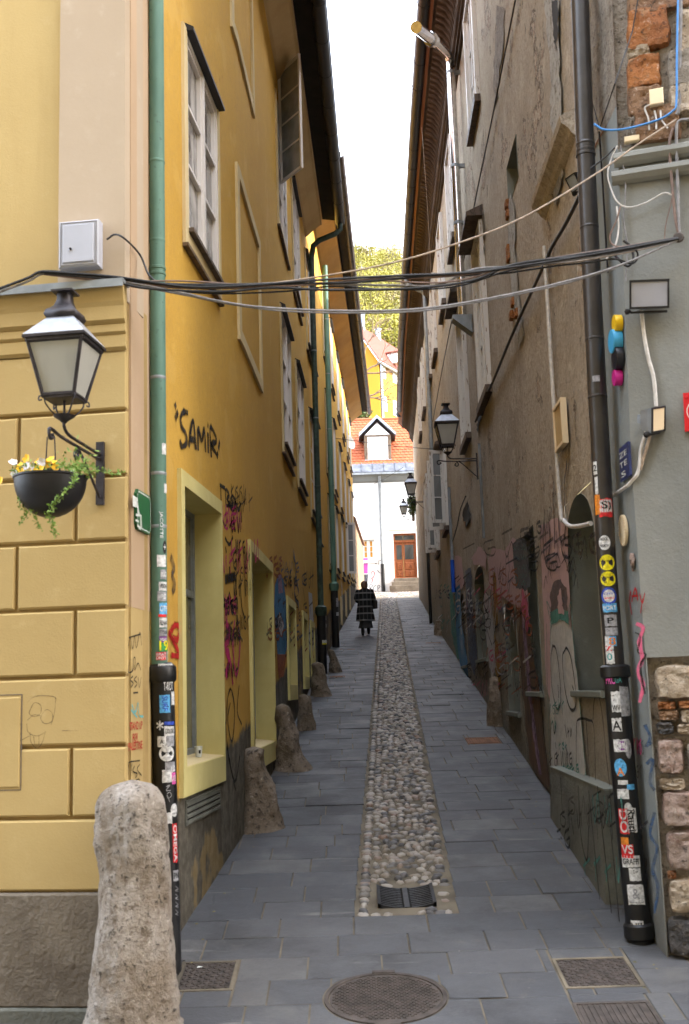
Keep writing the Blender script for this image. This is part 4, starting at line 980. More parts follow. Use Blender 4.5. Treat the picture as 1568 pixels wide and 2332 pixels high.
# eaves
def left_eaves(H, Ws, s0, s1, zs, out, up, gn, gr, gmat):
    m = MB(); sweep(m, Ws, s0, s1, [(0.0, zs), (0.05, zs + 0.02), (out * 0.5, zs + up * 0.5), (out, zs + up), (out + 0.04, zs + up + 0.01), (out + 0.04, zs + up + 0.2), (-0.3, zs + up + 0.2), (-0.3, zs)], closed=True, caps=True); m.build('soffit', 'soffit_tan', H)
    m = MB(); sweep(m, Ws, s0, s1 + 0.05, [(out + 0.05, zs + up + 0.16), (gn + 0.02, zs + up + 0.10), (gn + 0.02, zs + up + 0.16), (out + 0.05, zs + up + 0.24)], closed=True, caps=True); m.build('eave_boards', 'roof_under', H)
    prof = [(gn + gr * math.cos(a), zs + up + 0.10 + gr * math.sin(a)) for a in [math.pi + math.pi * k / 8 for k in range(9)]]
    prof += [(gn + gr + 0.012, zs + up + 0.112), (gn + (gr - 0.012), zs + up + 0.10)]
    prof += [(gn + (gr - 0.012) * math.cos(a), zs + up + 0.10 + (gr - 0.012) * math.sin(a)) for a in [2 * math.pi - math.pi * k / 8 for k in range(1, 9)]]
    m = MB(); sweep(m, Ws, s0, s1 + 0.1, prof, closed=True, caps=True); g = m.build('gutter', gmat, H, smooth=True)
    P = path(Ws, s0, s1); L = 0
    for i in range(len(P) - 1):
        a, na = P[i]; b, nb = P[i + 1]; k = int((b - a).length / 1.0)
        for j in range(1, k):
            c = a.lerp(b, j / k) + na * gn; q = MB(); d = (b - a).normalized()
            q.lathe(c + Vector((0, 0, zs + up + 0.10)), [(gr + 0.003, -0.02), (gr + 0.008, -0.012), (gr + 0.008, 0.012), (gr + 0.003, 0.02)], 12, d, na); q.build('gutter_joint', gmat, g)
    m = MB(); sweep(m, Ws, s0, s1 + 0.1, [(gn, zs + up + 0.22), (-4.5, zs + up + 3.8), (-9.0, zs + up + 0.3)]); m.build('roof', 'tile_old', H)
left_eaves(OH, [A, B], 0.0, B.L, ZS1, 0.34, 0.26, 0.78, 0.11, 'gutter_dark')
m = MB(); e = B.L; m.prism([B.pt(e, 0, 0), B.pt(e, ZS1, 0), B.pt(e, ZS1, -0.5), B.pt(e, 0, -0.5)], B.t * 0.02); m.build('end_wall', 'ochre_wall', OH)

# ------------------------------------------------------------------ LEFT: yellow house further up
YH = thing('yellow_house', LW[3].at(5), 'taller yellow house farther up the left side, next to the low rubble wall', 'house')
ZS2 = 13.35; C2, D2 = LW[2], LW[3]
def px_win(W, lst):
    out = {}
    for xl, xr, yt, yb in lst:
        f = hit(W, xl, (yt + yb) / 2)[0]; s0, z1 = f.hit(xl, yt); _, z0 = f.hit(xl, yb); s1 = f.hit(xr, (yt + yb) / 2)[0]
        out.setdefault(f, []).append((s0, min(max(s1, s0 + 0.5), s0 + 1.25), z0, z1))
    return out
h2 = [(0.9, 2.1, 9.3, 11.4), (0.9, 2.1, 5.9, 8.0), (0.9, 2.1, 3.1, 5.2)]
wall_panel('wall', C2, 0.0, C2.L, gz(23) - 0.3, ZS2, [op(C2, *q, 0.10) for q in h2], 'yellow_wall', YH, 'band_beige')
for q in h2: dressed_window(YH, C2, *q, pane='band_beige', mat='band_beige')
h3 = []
for s in (1.3, 4.6, 7.9, 11.2, 14.4, 17.2):
    for z0, z1 in ((10.95, 12.95), (7.75, 9.85), (5.1 + 0.07 * s, 6.9 + 0.07 * s)):
        h3.append((s, s + 1.25, z0, z1))
wall_panel('wall', D2, 0.0, D2.L, gz(27) - 0.3, ZS2, [op(D2, *q, 0.10) for q in h3], 'yellow_wall', YH, 'band_beige', step=0.8)
for q in h3: dressed_window(YH, D2, *q, rows=2)
# a grey glazed sash standing open on the ground floor
hq = D2.pt(11.3, 0, 0.02); SW2 = Frame((hq.x, hq.y), tuple((hq + (D2.n * 0.97 + D2.t * 0.22))[:2]))
casement(YH, SW2, 0.0, 0.32, 5.95, 7.75, 1, 3, -0.02, 0.02, 0.05, 'white_frame', 'pane_grey', 'grey glazed sash standing open on the ground floor', 'sash')
for s in (3.2, 6.2, 9.4, 12.6):
    m = MB(); zb = gz(D2.at(s).y); m.wbox(D2, s, s + 0.8, zb + 0.15, zb + 1.0, 0.0, 0.03); m.build('cellar_panel', 'band_beige', YH)
left_eaves(YH, [C2, D2], 0.02, D2.L, ZS2, 0.46, 0.36, 0.82, 0.085, 'gutter_dark')
m = MB(); e = D2.L; m.prism([D2.pt(e, 0, 0), D2.pt(e, ZS2 + .4, 0), D2.pt(e, ZS2 + .4, -5), D2.pt(e, 0, -5)], D2.t * 0.02); m.build('end_wall', 'yellow_wall', YH)
# satellite dish
dp = at_Y(796, 1007, 44.5); t = thing('satellite_dish', dp, 'small white satellite dish at the far end of the yellow house', 'satellite dish')
ax = Vector((0.75, -0.6, 0.25)).normalized(); m = MB(); m.lathe(dp, [(0.02, 0.10), (0.18, 0.06), (0.30, -0.02), (0.31, -0.02), (0.19, 0.045), (0.02, 0.085)], 20, -ax); m.build('dish', 'sign_white', t, smooth=True)
m = MB(); wq = D2.pt((dp - D2.o).dot(D2.t), dp.z - 0.25); m.tube([dp - ax * 0.1, dp - ax * 0.15 + Vector((0, 0, -.2)), wq], 0.018, 6); m.build('arm', 'zinc_dull', t)
# low rubble wall with a tiled coping beyond the houses
RB = thing('rubble_wall', D2.at(D2.L + 1), 'low brown rubble wall with a tiled coping past the yellow house', 'wall')
e0 = D2.at(D2.L + 0.05); RF = Frame((e0.x - 0.02, e0.y), (e0.x + 0.45, e0.y + 6.0))
zt0 = at_Y(801, 1180, e0.y).z; zt1 = at_Y(815, 1245, e0.y + 6).z
m = MB(); m.hexa([RF.pt(0, 4, 0), RF.pt(RF.L, 4, 0), RF.pt(RF.L, 4, -.35), RF.pt(0, 4, -.35), RF.pt(0, zt0, 0), RF.pt(RF.L, zt1, 0), RF.pt(RF.L, zt1, -.35), RF.pt(0, zt0, -.35)]); m.build('masonry', 'rubble_wall', RB)
for k in range(16):
    a, b = RF.L * k / 16, RF.L * (k + 0.97) / 16; za = zt0 + (zt1 - zt0) * k / 16; m = MB()
    m.hexa([RF.pt(a, za, .1), RF.pt(b, za - .03, .1), RF.pt(b, za + .12, -.18), RF.pt(a, za + .15, -.18), RF.pt(a, za + .04, .1), RF.pt(b, za + .01, .1), RF.pt(b, za + .16, -.18), RF.pt(a, za + .19, -.18)]); m.build('coping_tile', 'tile_old', RB)

# ------------------------------------------------------------------ LEFT drainpipes
def on_cyl(axis0, axis1, r, x, y):
    """where the picture ray meets an upright pipe whose axis runs axis0 -> axis1"""
    d = ray(x, y); o = EYE; a0, a1 = Vector(axis0), Vector(axis1)
    p = at_plane(x, y, (a0 + a1) / 2, Vector((0, -1, 0)))
    for _ in range(3):
        t = (p.z - a0.z) / (a1.z - a0.z); c = a0.lerp(a1, t)
        dx, dy = d.x, d.y; ox, oy = o.x - c.x, o.y - c.y; A_ = dx * dx + dy * dy; B_ = ox * dx + oy * dy; C_ = ox * ox + oy * oy - r * r
        disc = B_ * B_ - A_ * C_; tt = (-B_ - math.sqrt(max(disc, 0))) / A_; p = o + d * tt
    c = a0.lerp(a1, (p.z - a0.z) / (a1.z - a0.z)); return c, math.atan2(p.y - c.y, p.x - c.x), p
def sticker(pipe, ax0, ax1, r, x, y, w, h, mat, lines=(), round_=False, off=0.003, rot=0.0):
    """a sticker wrapped round the pipe; w, h in picture-frame pixels; lines: extra lettering"""
    c, th, p = on_cyl(ax0, ax1, r, x, y); W2, H2 = px_size(w, p) / 2, px_size(h, p) / 2; a0, a1 = Vector(ax0), Vector(ax1)
    def S(u, v, o):    # surface point
        z = p.z + v; cc = a0.lerp(a1, (z - a0.z) / (a1.z - a0.z)); t = th + u / r
        return cc + Vector((math.cos(t), math.sin(t), 0)) * (r + o)
    m = MB(); n = 6
    if round_:
        ring = [S(W2 * math.cos(2 * math.pi * k / 20), H2 * math.sin(2 * math.pi * k / 20), off) for k in range(20)]
        m.add([S(0, 0, off)] + ring, [(0, k + 1, (k + 1) % 20 + 1) for k in range(20)])
    else:
        jag = [random.uniform(-0.06, 0.06) * H2 for _ in range(n + 1)]
        m.add([S(-W2 + 2 * W2 * i / n, -H2 + jag[i], off) for i in range(n + 1)] + [S(-W2 + 2 * W2 * i / n, H2 + jag[-i - 1], off) for i in range(n + 1)], [(i, i + 1, n + 2 + i, n + 1 + i) for i in range(n)])
    o = m.build('sticker', mat, pipe)
    for (txt, tm, u0, u1, v0, v1, vert) in lines:
        tan = Vector((-math.sin(th), math.cos(th), 0)); base = off + 0.002
        cu = bpy.data.curves.new('t', 'FONT'); cu.body = txt; cu.offset = 0.015; ob = bpy.data.objects.new('t', cu); COL.objects.link(ob)
        me = bpy.data.meshes.new_from_object(ob.evaluated_get(bpy.context.evaluated_depsgraph_get())); bpy.data.objects.remove(ob); bpy.data.curves.remove(cu)
        co = [v.co.copy() for v in me.vertices]
        if not co: continue
        mn = Vector((min(q.x for q in co), min(q.y for q in co), 0)); mx_ = Vector((max(q.x for q in co), max(q.y for q in co), 0))
        for v in me.vertices:
            fx = (v.co.x - mn.x) / max(mx_.x - mn.x, 1e-6); fy = (v.co.y - mn.y) / max(mx_.y - mn.y, 1e-6)
            if vert: uu_, vv_ = u0 + (u1 - u0) * fy, v1 + (v0 - v1) * fx
            else: uu_, vv_ = u0 + (u1 - u0) * fx, v0 + (v1 - v0) * fy
            v.co = S(uu_ * W2, vv_ * H2, base)
        me.materials.clear(); me.materials.append(MAT[tm]); q = bpy.data.objects.new('lettering', me); COL.objects.link(q); adopt(q, o)
    return o
def scribble(pipe, ax0, ax1, r, pts, wpx, mat, off=0.003):
    m = MB(); P = []
    for x, y in pts:
        c, th, p = on_cyl(ax0, ax1, r + off, x, y); P.append(p)
    n = (P[0] - Vector((Vector(ax0).lerp(Vector(ax1), 0.5).x, Vector(ax0).y, P[0].z))).normalized()
    m.ribbon(arc(P, 4), Vector((EYE.x - P[0].x, EYE.y - P[0].y, 0)).normalized(), px_size(wpx, P[0])); return m.build('scribble', mat, pipe)

# near left pipe: green copper above, black iron stand-pipe below
q = A.wp(361, 1250, 0.085); rg = px_size(37, q) / 2; gx, gy_ = q.x, q.y
zt = A.wp(372, 1395, 0.085).z; GP1 = thing('drainpipe', (gx, gy_, gz(gy_)), 'green copper drainpipe on a sticker-covered black iron foot at the left corner', 'drainpipe')
z_lo = at_plane(372, 1512, q, (0, 1, 0)).z
m = MB(); m.tube([(gx, gy_, z_lo), (gx, gy_, 13.0)], rg, 20); m.build('pipe', 'green_copper', GP1, smooth=True)
for y_, rr, mt, nm in ((370, 1.04, 'green_copper', 'seam'), (612, 1.09, 'green_copper', 'collar'), (625, 1.09, 'green_copper', 'collar'), (862, 1.03, 'zinc_dull', 'seam'), (1080, 1.03, 'zinc_dull', 'seam'), (1200, 1.03, 'zinc_dull', 'seam'), (550, 1.03, 'green_copper', 'seam')):
    zc = at_plane(361, y_, q, (0, 1, 0)).z; m = MB(); m.lathe((gx, gy_, zc), [(rg, -.012), (rg * rr, -.008), (rg * rr, .008), (rg, .012)], 20); m.build(nm, mt, GP1, smooth=True)
b0 = A.wp(369, 1545, 0.10); b1 = A.wp(384, 2150, 0.10); ri = px_size(54, b0) / 2
ax0 = b1 + (b1 - b0) * 0.25; ax1 = b0
m = MB(); m.tube([ax0, ax1], ri, 24); m.build('iron_foot', 'black_iron', GP1, smooth=True)
m = MB(); m.lathe(b0, [(ri, -0.03), (ri * 1.2, -0.01), (ri * 1.2, 0.075), (ri * 1.1, 0.085), (rg * 1.03, 0.11)], 24); m.build('iron_collar', 'black_iron', GP1, smooth=True)
c0_, c1_ = (gx, gy_, z_lo), (gx, gy_, 13.0)
def st(x, y, w, h, mat, lines=(), round_=False): return sticker(GP1, ax0, ax1, ri, x, y, w, h, mat, lines, round_)
def su(x, y, w, h, mat, lines=(), round_=False): return sticker(GP1, c0_, c1_, rg, x, y, w, h, mat, lines, round_)
L1 = lambda t, m_='st_black', a=(-.85, .85, -.5, .5), v=False: [(t, m_, *a, v)]
su(373, 1022, 12, 26, 'st_white'); su(376, 1112, 10, 22, 'st_white'); su(366, 1195, 9, 62, 'green_copper', L1('JACOTTE', 'st_white', (-1, 1, -1, 1), True))
su(374, 1246, 10, 30, 'st_black', [('+', 'st_white', -.7, .6, -.4, .4, False)], True); su(368, 1277, 22, 27, 'st_white'); su(372, 1308, 16, 22, 'st_grey', L1('KG', 'st_white'))
su(371, 1335, 20, 20, 'st_white', L1('VISION')); su(369, 1358, 22, 22, 'st_grey', L1('WILD', 'st_white')); su(372, 1386, 20, 26, 'st_sky', L1('OTP', 'st_white')); su(370, 1402, 20, 6, 'st_red'); su(372, 1418, 20, 22, 'st_white', L1('RNA')); su(372, 1440, 20, 16, 'st_grey', L1('TOUR')); su(372, 1456, 20, 14, 'st_purple', L1('NIGHT', 'st_white'))
su(373, 1470, 24, 26, 'st_green', [('19', 'st_yellow', -.9, .95, -.85, .85, False)]); su(367, 1494, 24, 18, 'st_red', L1('BRAT', 'st_white', (-.9, .9, .05, .8)) + L1('DNYT', 'st_white', (-.9, .9, -.85, -.1))); su(383, 1494, 9, 22, 'st_white')
st(345, 1530, 14, 20, 'st_red', L1('NT', 'st_white', (-.7, .7, .1, .8))); st(378, 1525, 36, 26, 'st_white', L1('MURAL', 'st_black', (-.9, .9, 0, .8)) + L1('HOUSE', 'st_black', (-.9, .7, -.8, -.1)))
st(383, 1562, 24, 22, 'st_black', L1('T-RIOT', 'st_white', (-.95, .95, -.9, .9))); st(375, 1602, 24, 40, 'st_sky', L1('SURF', 'st_blue', (-.5, .5, -.8, .8), True)); st(393, 1590, 12, 30, 'st_white'); st(364, 1652, 16, 22, 'st_black', [('*', 'st_white', -1, 1, -1, 1, False)])
st(386, 1647, 26, 8, 'st_blue'); st(386, 1665, 26, 22, 'st_white', L1('COLORS')); st(368, 1689, 20, 24, 'st_white', [('A', 'st_black', -.4, .4, -.4, .4, False)]); st(388, 1688, 20, 24, 'st_grey')
st(380, 1716, 36, 36, 'st_white', L1('TATTOO', 'st_black', (-.7, .7, -.12, .18)) + L1('STUDIO', 'st_grey', (-.45, .45, -.6, -.42)), True); st(388, 1746, 26, 22, 'st_grey'); st(394, 1750, 12, 14, 'st_white', (), True)
st(382, 1768, 26, 28, 'st_white'); st(395, 1772, 12, 26, 'st_pink', L1('AE', 'st_white')); st(396, 1845, 20, 30, 'st_white', L1('cloud', 'st_black', (-.7, .7, -.6, -.3)), True)
scribble(GP1, ax0, ax1, ri, [(378, 1792), (386, 1788), (378, 1800), (388, 1800)], 1.6, 'st_grey'); scribble(GP1, ax0, ax1, ri, [(380, 1808), (386, 1804), (390, 1812), (382, 1818), (380, 1810), (386, 1826)], 1.6, 'st_grey')
st(398, 1920, 14, 86, 'st_red', L1('OMEGA', 'st_white', (-.75, .75, -.94, .94), True)); st(400, 1994, 16, 24, 'st_grey', L1('PN', 'st_black')); st(385, 1863, 13, 24, 'st_white')
for y_ in (2018, 2036, 2054, 2072): scribble(GP1, ax0, ax1, ri, [(399, y_), (405, y_ + 6), (399, y_ + 10), (406, y_ + 12)], 1.5, 'st_grey')

# the two pipes farther up
def far_pipe(f, s, z_top, z_join, label, up_mat, r, low_r, elbow=None, off=0.13):
    b = f.pt(s, gz(f.at(s).y), off); t = thing('drainpipe', b, label, 'drainpipe')
    pts = [(b.x, b.y, z_join), (b.x, b.y, z_top)]
    if elbow: pts = [Vector(pts[0]), Vector(pts[1])] + elbow
    m = MB(); m.tube(pts, r, 14); m.build('pipe', up_mat, t, smooth=True)
    m = MB(); m.tube([(b.x, b.y, b.z), (b.x, b.y, z_join)], low_r, 14); m.build('iron_foot', 'black_iron', t, smooth=True)
    m = MB(); m.lathe((b.x, b.y, z_join), [(low_r, -.15), (low_r * 1.3, -.08), (low_r * 1.3, .03), (r, .08)], 14); m.build('collar', up_mat, t, smooth=True)
    z = z_join + 1.1
    while z < z_top - 0.3:
        m = MB(); m.lathe((b.x, b.y, z), [(r, -.015), (r * 1.1, -.01), (r * 1.1, .01), (r, .015)], 14); m.build('seam', 'zinc_dull' if z > z_join + 3 else up_mat, t, smooth=True); z += 1.5
    return t, b
zz1 = at_Y(738, 1385, 23.3).z
bq = B.pt(B.L - 0.12, 0, 0.13); gut = B.pt(B.L - 0.05, ZS1 + 0.35, 0.78)
t1, b1_ = far_pipe(B, B.L - 0.12, 11.35, zz1, 'dark green drainpipe with an elbow to the gutter where the ochre house ends', 'green_iron', 0.062, 0.095,
         [Vector((bq.x + 0.05, bq.y, 11.62)), Vector((bq.x + 0.18, bq.y, 11.74)), Vector((gut.x - 0.12, gut.y, 11.90)), Vector((gut.x, gut.y, 12.0)), Vector((gut.x, gut.y, 12.2))])
p0, p1 = (b1_.x, b1_.y, b1_.z), (b1_.x, b1_.y, zz1)
sticker(t1, p0, p1, 0.10, 742, 1408, 8, 9, 'st_white'); sticker(t1, p0, p1, 0.10, 743, 1425, 8, 8, 'st_white'); sticker(t1, p0, p1, 0.10, 741, 1461, 18, 7, 'st_white'); sticker(t1, p0, p1, 0.10, 741, 1466, 18, 3, 'st_yellow')
zz2 = at_Y(768, 1334, 28.9).z
t2, b2_ = far_pipe(D2, 0.9, 13.2, zz2, 'grey-green drainpipe on the yellow house, second up the lane', 'green_copper', 0.07, 0.095)
p0, p1 = (b2_.x, b2_.y, b2_.z), (b2_.x, b2_.y, zz2)
sticker(t2, p0, p1, 0.095, 768, 1372, 8, 20, 'st_grey'); sticker(t2, p0, p1, 0.095, 769, 1398, 9, 8, 'st_white')

# ------------------------------------------------------------------ left graffiti
HW = [A, B]
G = lambda lines, w, mat, name='graffiti', parent=OH, W=HW: strokes(W, lines, w, mat, parent, name)
G([[(398, 918), (401, 930)], [(402, 935), (405, 948)], [(398, 944), (402, 957)],
   [(428, 940), (418, 938), (411, 952), (414, 972), (424, 990), (424, 1010), (414, 1016), (410, 1002)],
   [(430, 1018), (436, 968), (441, 964), (446, 1024)], [(432, 1000), (446, 1002)], [(451, 1026), (451, 975), (459, 1004), (465, 976), (468, 1030)], [(473, 985), (474, 1032)], [(472, 966), (474, 972)],
   [(481, 1042), (478, 974), (490, 992), (492, 1006), (481, 1012), (491, 1032), (496, 1040)], [(500, 1004), (497, 1024)], [(496, 1030), (494, 1040)]], 0.058, 'sp_black', 'graffiti_samir')
G([[(502, 1105), (503, 1140)], [(500, 1104), (512, 1112)], [(514, 1150), (513, 1115), (522, 1128), (516, 1136), (524, 1150), (515, 1152)], [(528, 1128), (524, 1150), (532, 1160), (536, 1140), (528, 1128)], [(538, 1170), (536, 1142), (542, 1160), (548, 1150), (550, 1190)],
   [(506, 1180), (512, 1200), (516, 1182)], [(522, 1200), (530, 1188), (536, 1210)], [(512, 1225), (522, 1240), (530, 1222)], [(513, 1245), (515, 1260)]], 0.04, 'sp_black')
G([([(522, 1290), (523, 1320)], 0.05), ([(512, 1320), (536, 1312)], 0.1), [(508, 1350), (515, 1400), (522, 1350), (530, 1398), (538, 1345)], [(508, 1380), (540, 1362)], [(546, 1310), (550, 1380), (558, 1410)], [(512, 1400), (520, 1360), (534, 1400)], [(540, 1400), (544, 1440), (552, 1460)], [(510, 1365), (540, 1385)]], 0.035, 'sp_black')
G([([(514, 1418), (524, 1444), (512, 1470), (522, 1500), (514, 1540)], 0.10), ([(534, 1412), (530, 1470), (538, 1540), (546, 1470), (540, 1415)], 0.06), ([(524, 1500), (530, 1560)], 0.06)], 0.06, 'sp_pink')
G([[(514, 1650), (518, 1590), (526, 1570), (534, 1620), (528, 1690), (518, 1640), (524, 1600)], [(544, 1560), (540, 1620), (550, 1650)], [(516, 1700), (534, 1780), (546, 1720)], [(512, 1640), (520, 1720), (536, 1800)]], 0.03, 'sp_black')
G([([(388, 1268), (396, 1290), (392, 1312), (398, 1330), (392, 1350)], 0.07)], 0.06, 'sp_dim')
G([([(386, 1444), (398, 1424), (408, 1430), (404, 1456), (392, 1452)], 0.05), ([(384, 1440), (408, 1490), (390, 1492)], 0.05), ([(416, 1430), (414, 1470)], 0.03), [(414, 1500), (414, 1515)]], 0.04, 'sp_red')
patch(HW, [(626, 1330), (634, 1308), (644, 1318), (650, 1360), (656, 1420), (654, 1470), (648, 1500), (640, 1530), (632, 1500), (628, 1440), (624, 1380)], 'sp_blue', OH)
patch(HW, [(632, 1310), (640, 1308), (644, 1350), (634, 1352)], 'sp_lilac', OH, off=0.008); patch(HW, [(636, 1395), (646, 1425), (640, 1450), (632, 1420)], 'sp_white', OH, off=0.008); patch(HW, [(630, 1490), (652, 1490), (646, 1540), (634, 1545)], 'sp_rust', OH, off=0.007)
G([[(626, 1330), (634, 1308), (644, 1318), (652, 1370), (656, 1430), (648, 1500), (640, 1540)], [(636, 1395), (646, 1425), (640, 1450), (632, 1420), (636, 1395)], [(624, 1380), (630, 1470), (634, 1530)]], 0.03, 'sp_rust')
G([[(654, 1292), (658, 1310), (656, 1330), (662, 1300), (660, 1340)], [(692, 1290), (694, 1330), (698, 1300)], [(700, 1300), (704, 1340), (708, 1290)], [(690, 1340), (694, 1370)], [(712, 1290), (710, 1340)], [(682, 1440), (686, 1480)], [(684, 1490), (688, 1510)]], 0.04, 'sp_black')
G([([(668, 1260), (674, 1300), (670, 1350), (680, 1380)], 0.14), ([(674, 1320), (680, 1350)], 0.12)], 0.1, 'sp_slate')
patch(HW, [(702, 1348), (710, 1352), (714, 1420), (713, 1480), (706, 1500), (702, 1470), (704, 1400)], 'sp_grey', OH)
strokes([D2], [([(777, 1330), (779, 1345)], 0.2), ([(778, 1345), (780, 1390)], 0.35)], 0.3, 'sp_grey', YH, 'graffiti')
strokes([D2], [([(784, 1350), (785, 1385)], 0.3)], 0.3, 'sp_dim', YH, 'graffiti')

# ------------------------------------------------------------------ RIGHT: brown house
BH = thing('brown_house', RW[1].at(4), 'weathered brown plaster house along the right side with peeling walls and a deep cornice', 'house')
ZC = 12.65; rops = {f: [] for f in RW}
def rwin(xn, yn, zs, zt, w, depth=0.12, W=RW):
    """an opening on the right wall: near edge through a picture point, width w up the lane"""
    f, s, z = hit(W, xn, yn); s = min(max(s, 0.05), f.L - w - 0.05)
    return f, (s, s + w, zs, zt)
up = [rwin(1092, 215, 10.55, 12.45, 1.1), rwin(1037, 505, 10.5, 12.4, 1.1), rwin(1014, 670, 10.4, 12.3, 1.2), rwin(996, 805, 10.4, 12.3, 1.2), rwin(985, 880, 10.5, 12.35, 1.2), rwin(971, 960, 10.6, 12.4, 1.2), rwin(962, 1010, 10.6, 12.4, 1.2)]
mid = [rwin(1116, 850, 6.3, 8.75, 1.15), rwin(1072, 1010, 6.4, 8.85, 1.15), rwin(1021, 1180, 5.7, 7.5, 1.1), rwin(1000, 1215, 5.6, 7.3, 1.0), rwin(975, 1240, 6.6, 8.6, 1.1)]
for f, q in up + mid: rops[f].append(op(f, *q, 0.14))
# low recesses: arched blocked windows and a tall slot
def rrect(xn, xf, ytn, ybf, yb_at='far'):
    ym = (ytn + ybf) / 2; f, sn, _ = hit(RW, xn, ym); sfar = f.hit(xf, ym)[0]
    return f, sn, sfar
f0r = RW[0]
def zr(f, x, y): return f.hit(x, y)[1]
n1 = (1.36, f0r.hit(1300, 1380)[0], zr(f0r, 1310, 1572), zr(f0r, 1328, 1128) + 0.05)
slot = (f0r.hit(1226, 1400)[0], f0r.hit(1197, 1400)[0], zr(f0r, 1240, 1575), zr(f0r, 1222, 1192))
f1r = RW[1]; f2r = RW[2]
n2 = (f1r.hit(1182, 1560)[0], f1r.hit(1152, 1470)[0], zr(f1r, 1182, 1622), zr(f1r, 1162, 1366))
n3 = (f1r.hit(1108, 1440)[0], f1r.hit(1083, 1390)[0], zr(f1r, 1100, 1500), zr(f1r, 1088, 1292))
n4 = (f2r.hit(1062, 1450)[0], f2r.hit(1050, 1430)[0], zr(f2r, 1058, 1516), zr(f2r, 1054, 1350))
low = [(f0r, n1, 0.30, 0.42), (f0r, slot, 0.28, 0.0), (f1r, n2, 0.22, 0.3), (f1r, n3, 0.22, 0.3), (f2r, n4, 0.22, 0.2)]
fixed = []
for f, q, d, h in low:
    s0, s1, z0, z1 = q; s0, s1 = min(s0, s1), max(s0, s1); s0 = max(s0, 0.02)
    if s1 > f.L - 0.02:
        if s0 < f.L - 0.4: s1 = f.L - 0.02
        else: continue
    fixed.append((f, (s0, s1, z0, z1), d, h)); rops[f].append(op(f, s0, s1, z0, z1, d, h))
hole = (f0r.hit(1176, 380)[0], f0r.hit(1153, 420)[0], zr(f0r, 1158, 470), zr(f0r, 1170, 300))
hf = hit(RW, 1165, 380)[0]; hs0, hs1 = hf.hit(1180, 400)[0], hf.hit(1156, 430)[0]; hz1 = zr(hf, 1176, 300); hz0 = zr(hf, 1160, 470)
if hs1 < hf.L: rops[hf].append(op(hf, hs0, hs1, hz0, hz1, 0.35))
for i, f in enumerate(RW):
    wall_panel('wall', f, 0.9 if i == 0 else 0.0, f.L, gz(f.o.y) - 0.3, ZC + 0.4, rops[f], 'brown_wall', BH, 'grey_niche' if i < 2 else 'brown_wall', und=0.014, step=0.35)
if hs1 < hf.L: back_panel('slot_back', hf, op(hf, hs0, hs1, hz0, hz1, 0.35), 'void', BH, 0.002)
fl = RW[-1]; m = MB(); m.quad(fl.pt(fl.L, 3, 0), fl.pt(fl.L, ZC + .4, 0), fl.pt(fl.L, ZC + .4, -7), fl.pt(fl.L, 3, -7)); m.build('end_wall', 'brown_wall', BH)
for k, (f, q, d, h) in enumerate(fixed):
    o = op(f, *q, d); b = back_panel('blocked_window', f, o, 'grey_niche', BH, 0.002)
    m = MB(); m.wbox(f, q[0] - 0.06, q[1] + 0.06, q[2] - 0.06, q[2], -d, 0.05, 0.008); m.build('sill', 'grey_niche', b)
def old_window(f, q, cols=2, rows=3, pane='pane_dark', hood=False, mat='white_worn', box=0.0):
    s0, s1, z0, z1 = q; wd = casement(BH, f, s0, s1, z0, z1, cols, rows, -0.10, 0.02, 0.06, mat, pane)
    m = MB(); b = 0.13; m.wbox(f, s0 - b, s0, z0 - 0.05, z1 + 0.05, 0.0, 0.07); m.wbox(f, s1, s1 + b, z0 - 0.05, z1 + 0.05, 0.0, 0.07); m.wbox(f, s0, s1, z1, z1 + 0.05, 0, 0.069); m.build('casing', mat, wd)
    m = MB(); m.wbox(f, s0 - b - 0.03, s1 + b + 0.03, z0 - 0.16, z0 - 0.05, 0.0, 0.10); m.build('sill', 'dark_wood', wd)
    if hood:
        m = MB(); m.hexa([f.pt(s0 - 0.2, z1 + 0.08, 0.0), f.pt(s1 + 0.2, z1 + 0.08, 0.0), f.pt(s1 + 0.2, z1 + 0.08, 0.26), f.pt(s0 - 0.2, z1 + 0.08, 0.26), f.pt(s0 - 0.2, z1 + 0.26, 0.0), f.pt(s1 + 0.2, z1 + 0.26, 0.0), f.pt(s1 + 0.2, z1 + 0.14, 0.26), f.pt(s0 - 0.2, z1 + 0.14, 0.26)]); m.build('hood', 'dark_wood', wd)
    return wd
for k, (f, q) in enumerate(up): old_window(f, q, 2, 3, 'pane_blue' if k < 3 else 'pane_dark')
for k, (f, q) in enumerate(mid): old_window(f, q, 2, 3, 'pane_dark', hood=k < 3)
# open white sashes of the third and fourth middle windows
for k, ang, wid in ((2, 0.55, 0.34), (3, 0.5, 0.28)):
    f, q = mid[k]
    for s_, sg in ((q[0] + 0.02, 1), (q[1] - 0.02, -1)):
        hq = f.pt(s_, 0, 0.07); d = f.n * 0.95 + f.t * 0.3 * (-sg if sg > 0 else 1); FR = Frame((hq.x, hq.y), tuple((hq + d)[:2]))
        casement(BH, FR, 0.0, wid, q[2] + 0.03, q[3] - 0.03, 1, 3, -0.02, 0.02, 0.05, 'white_worn', 'pane_grey', 'white sash standing open above the lane', 'sash')
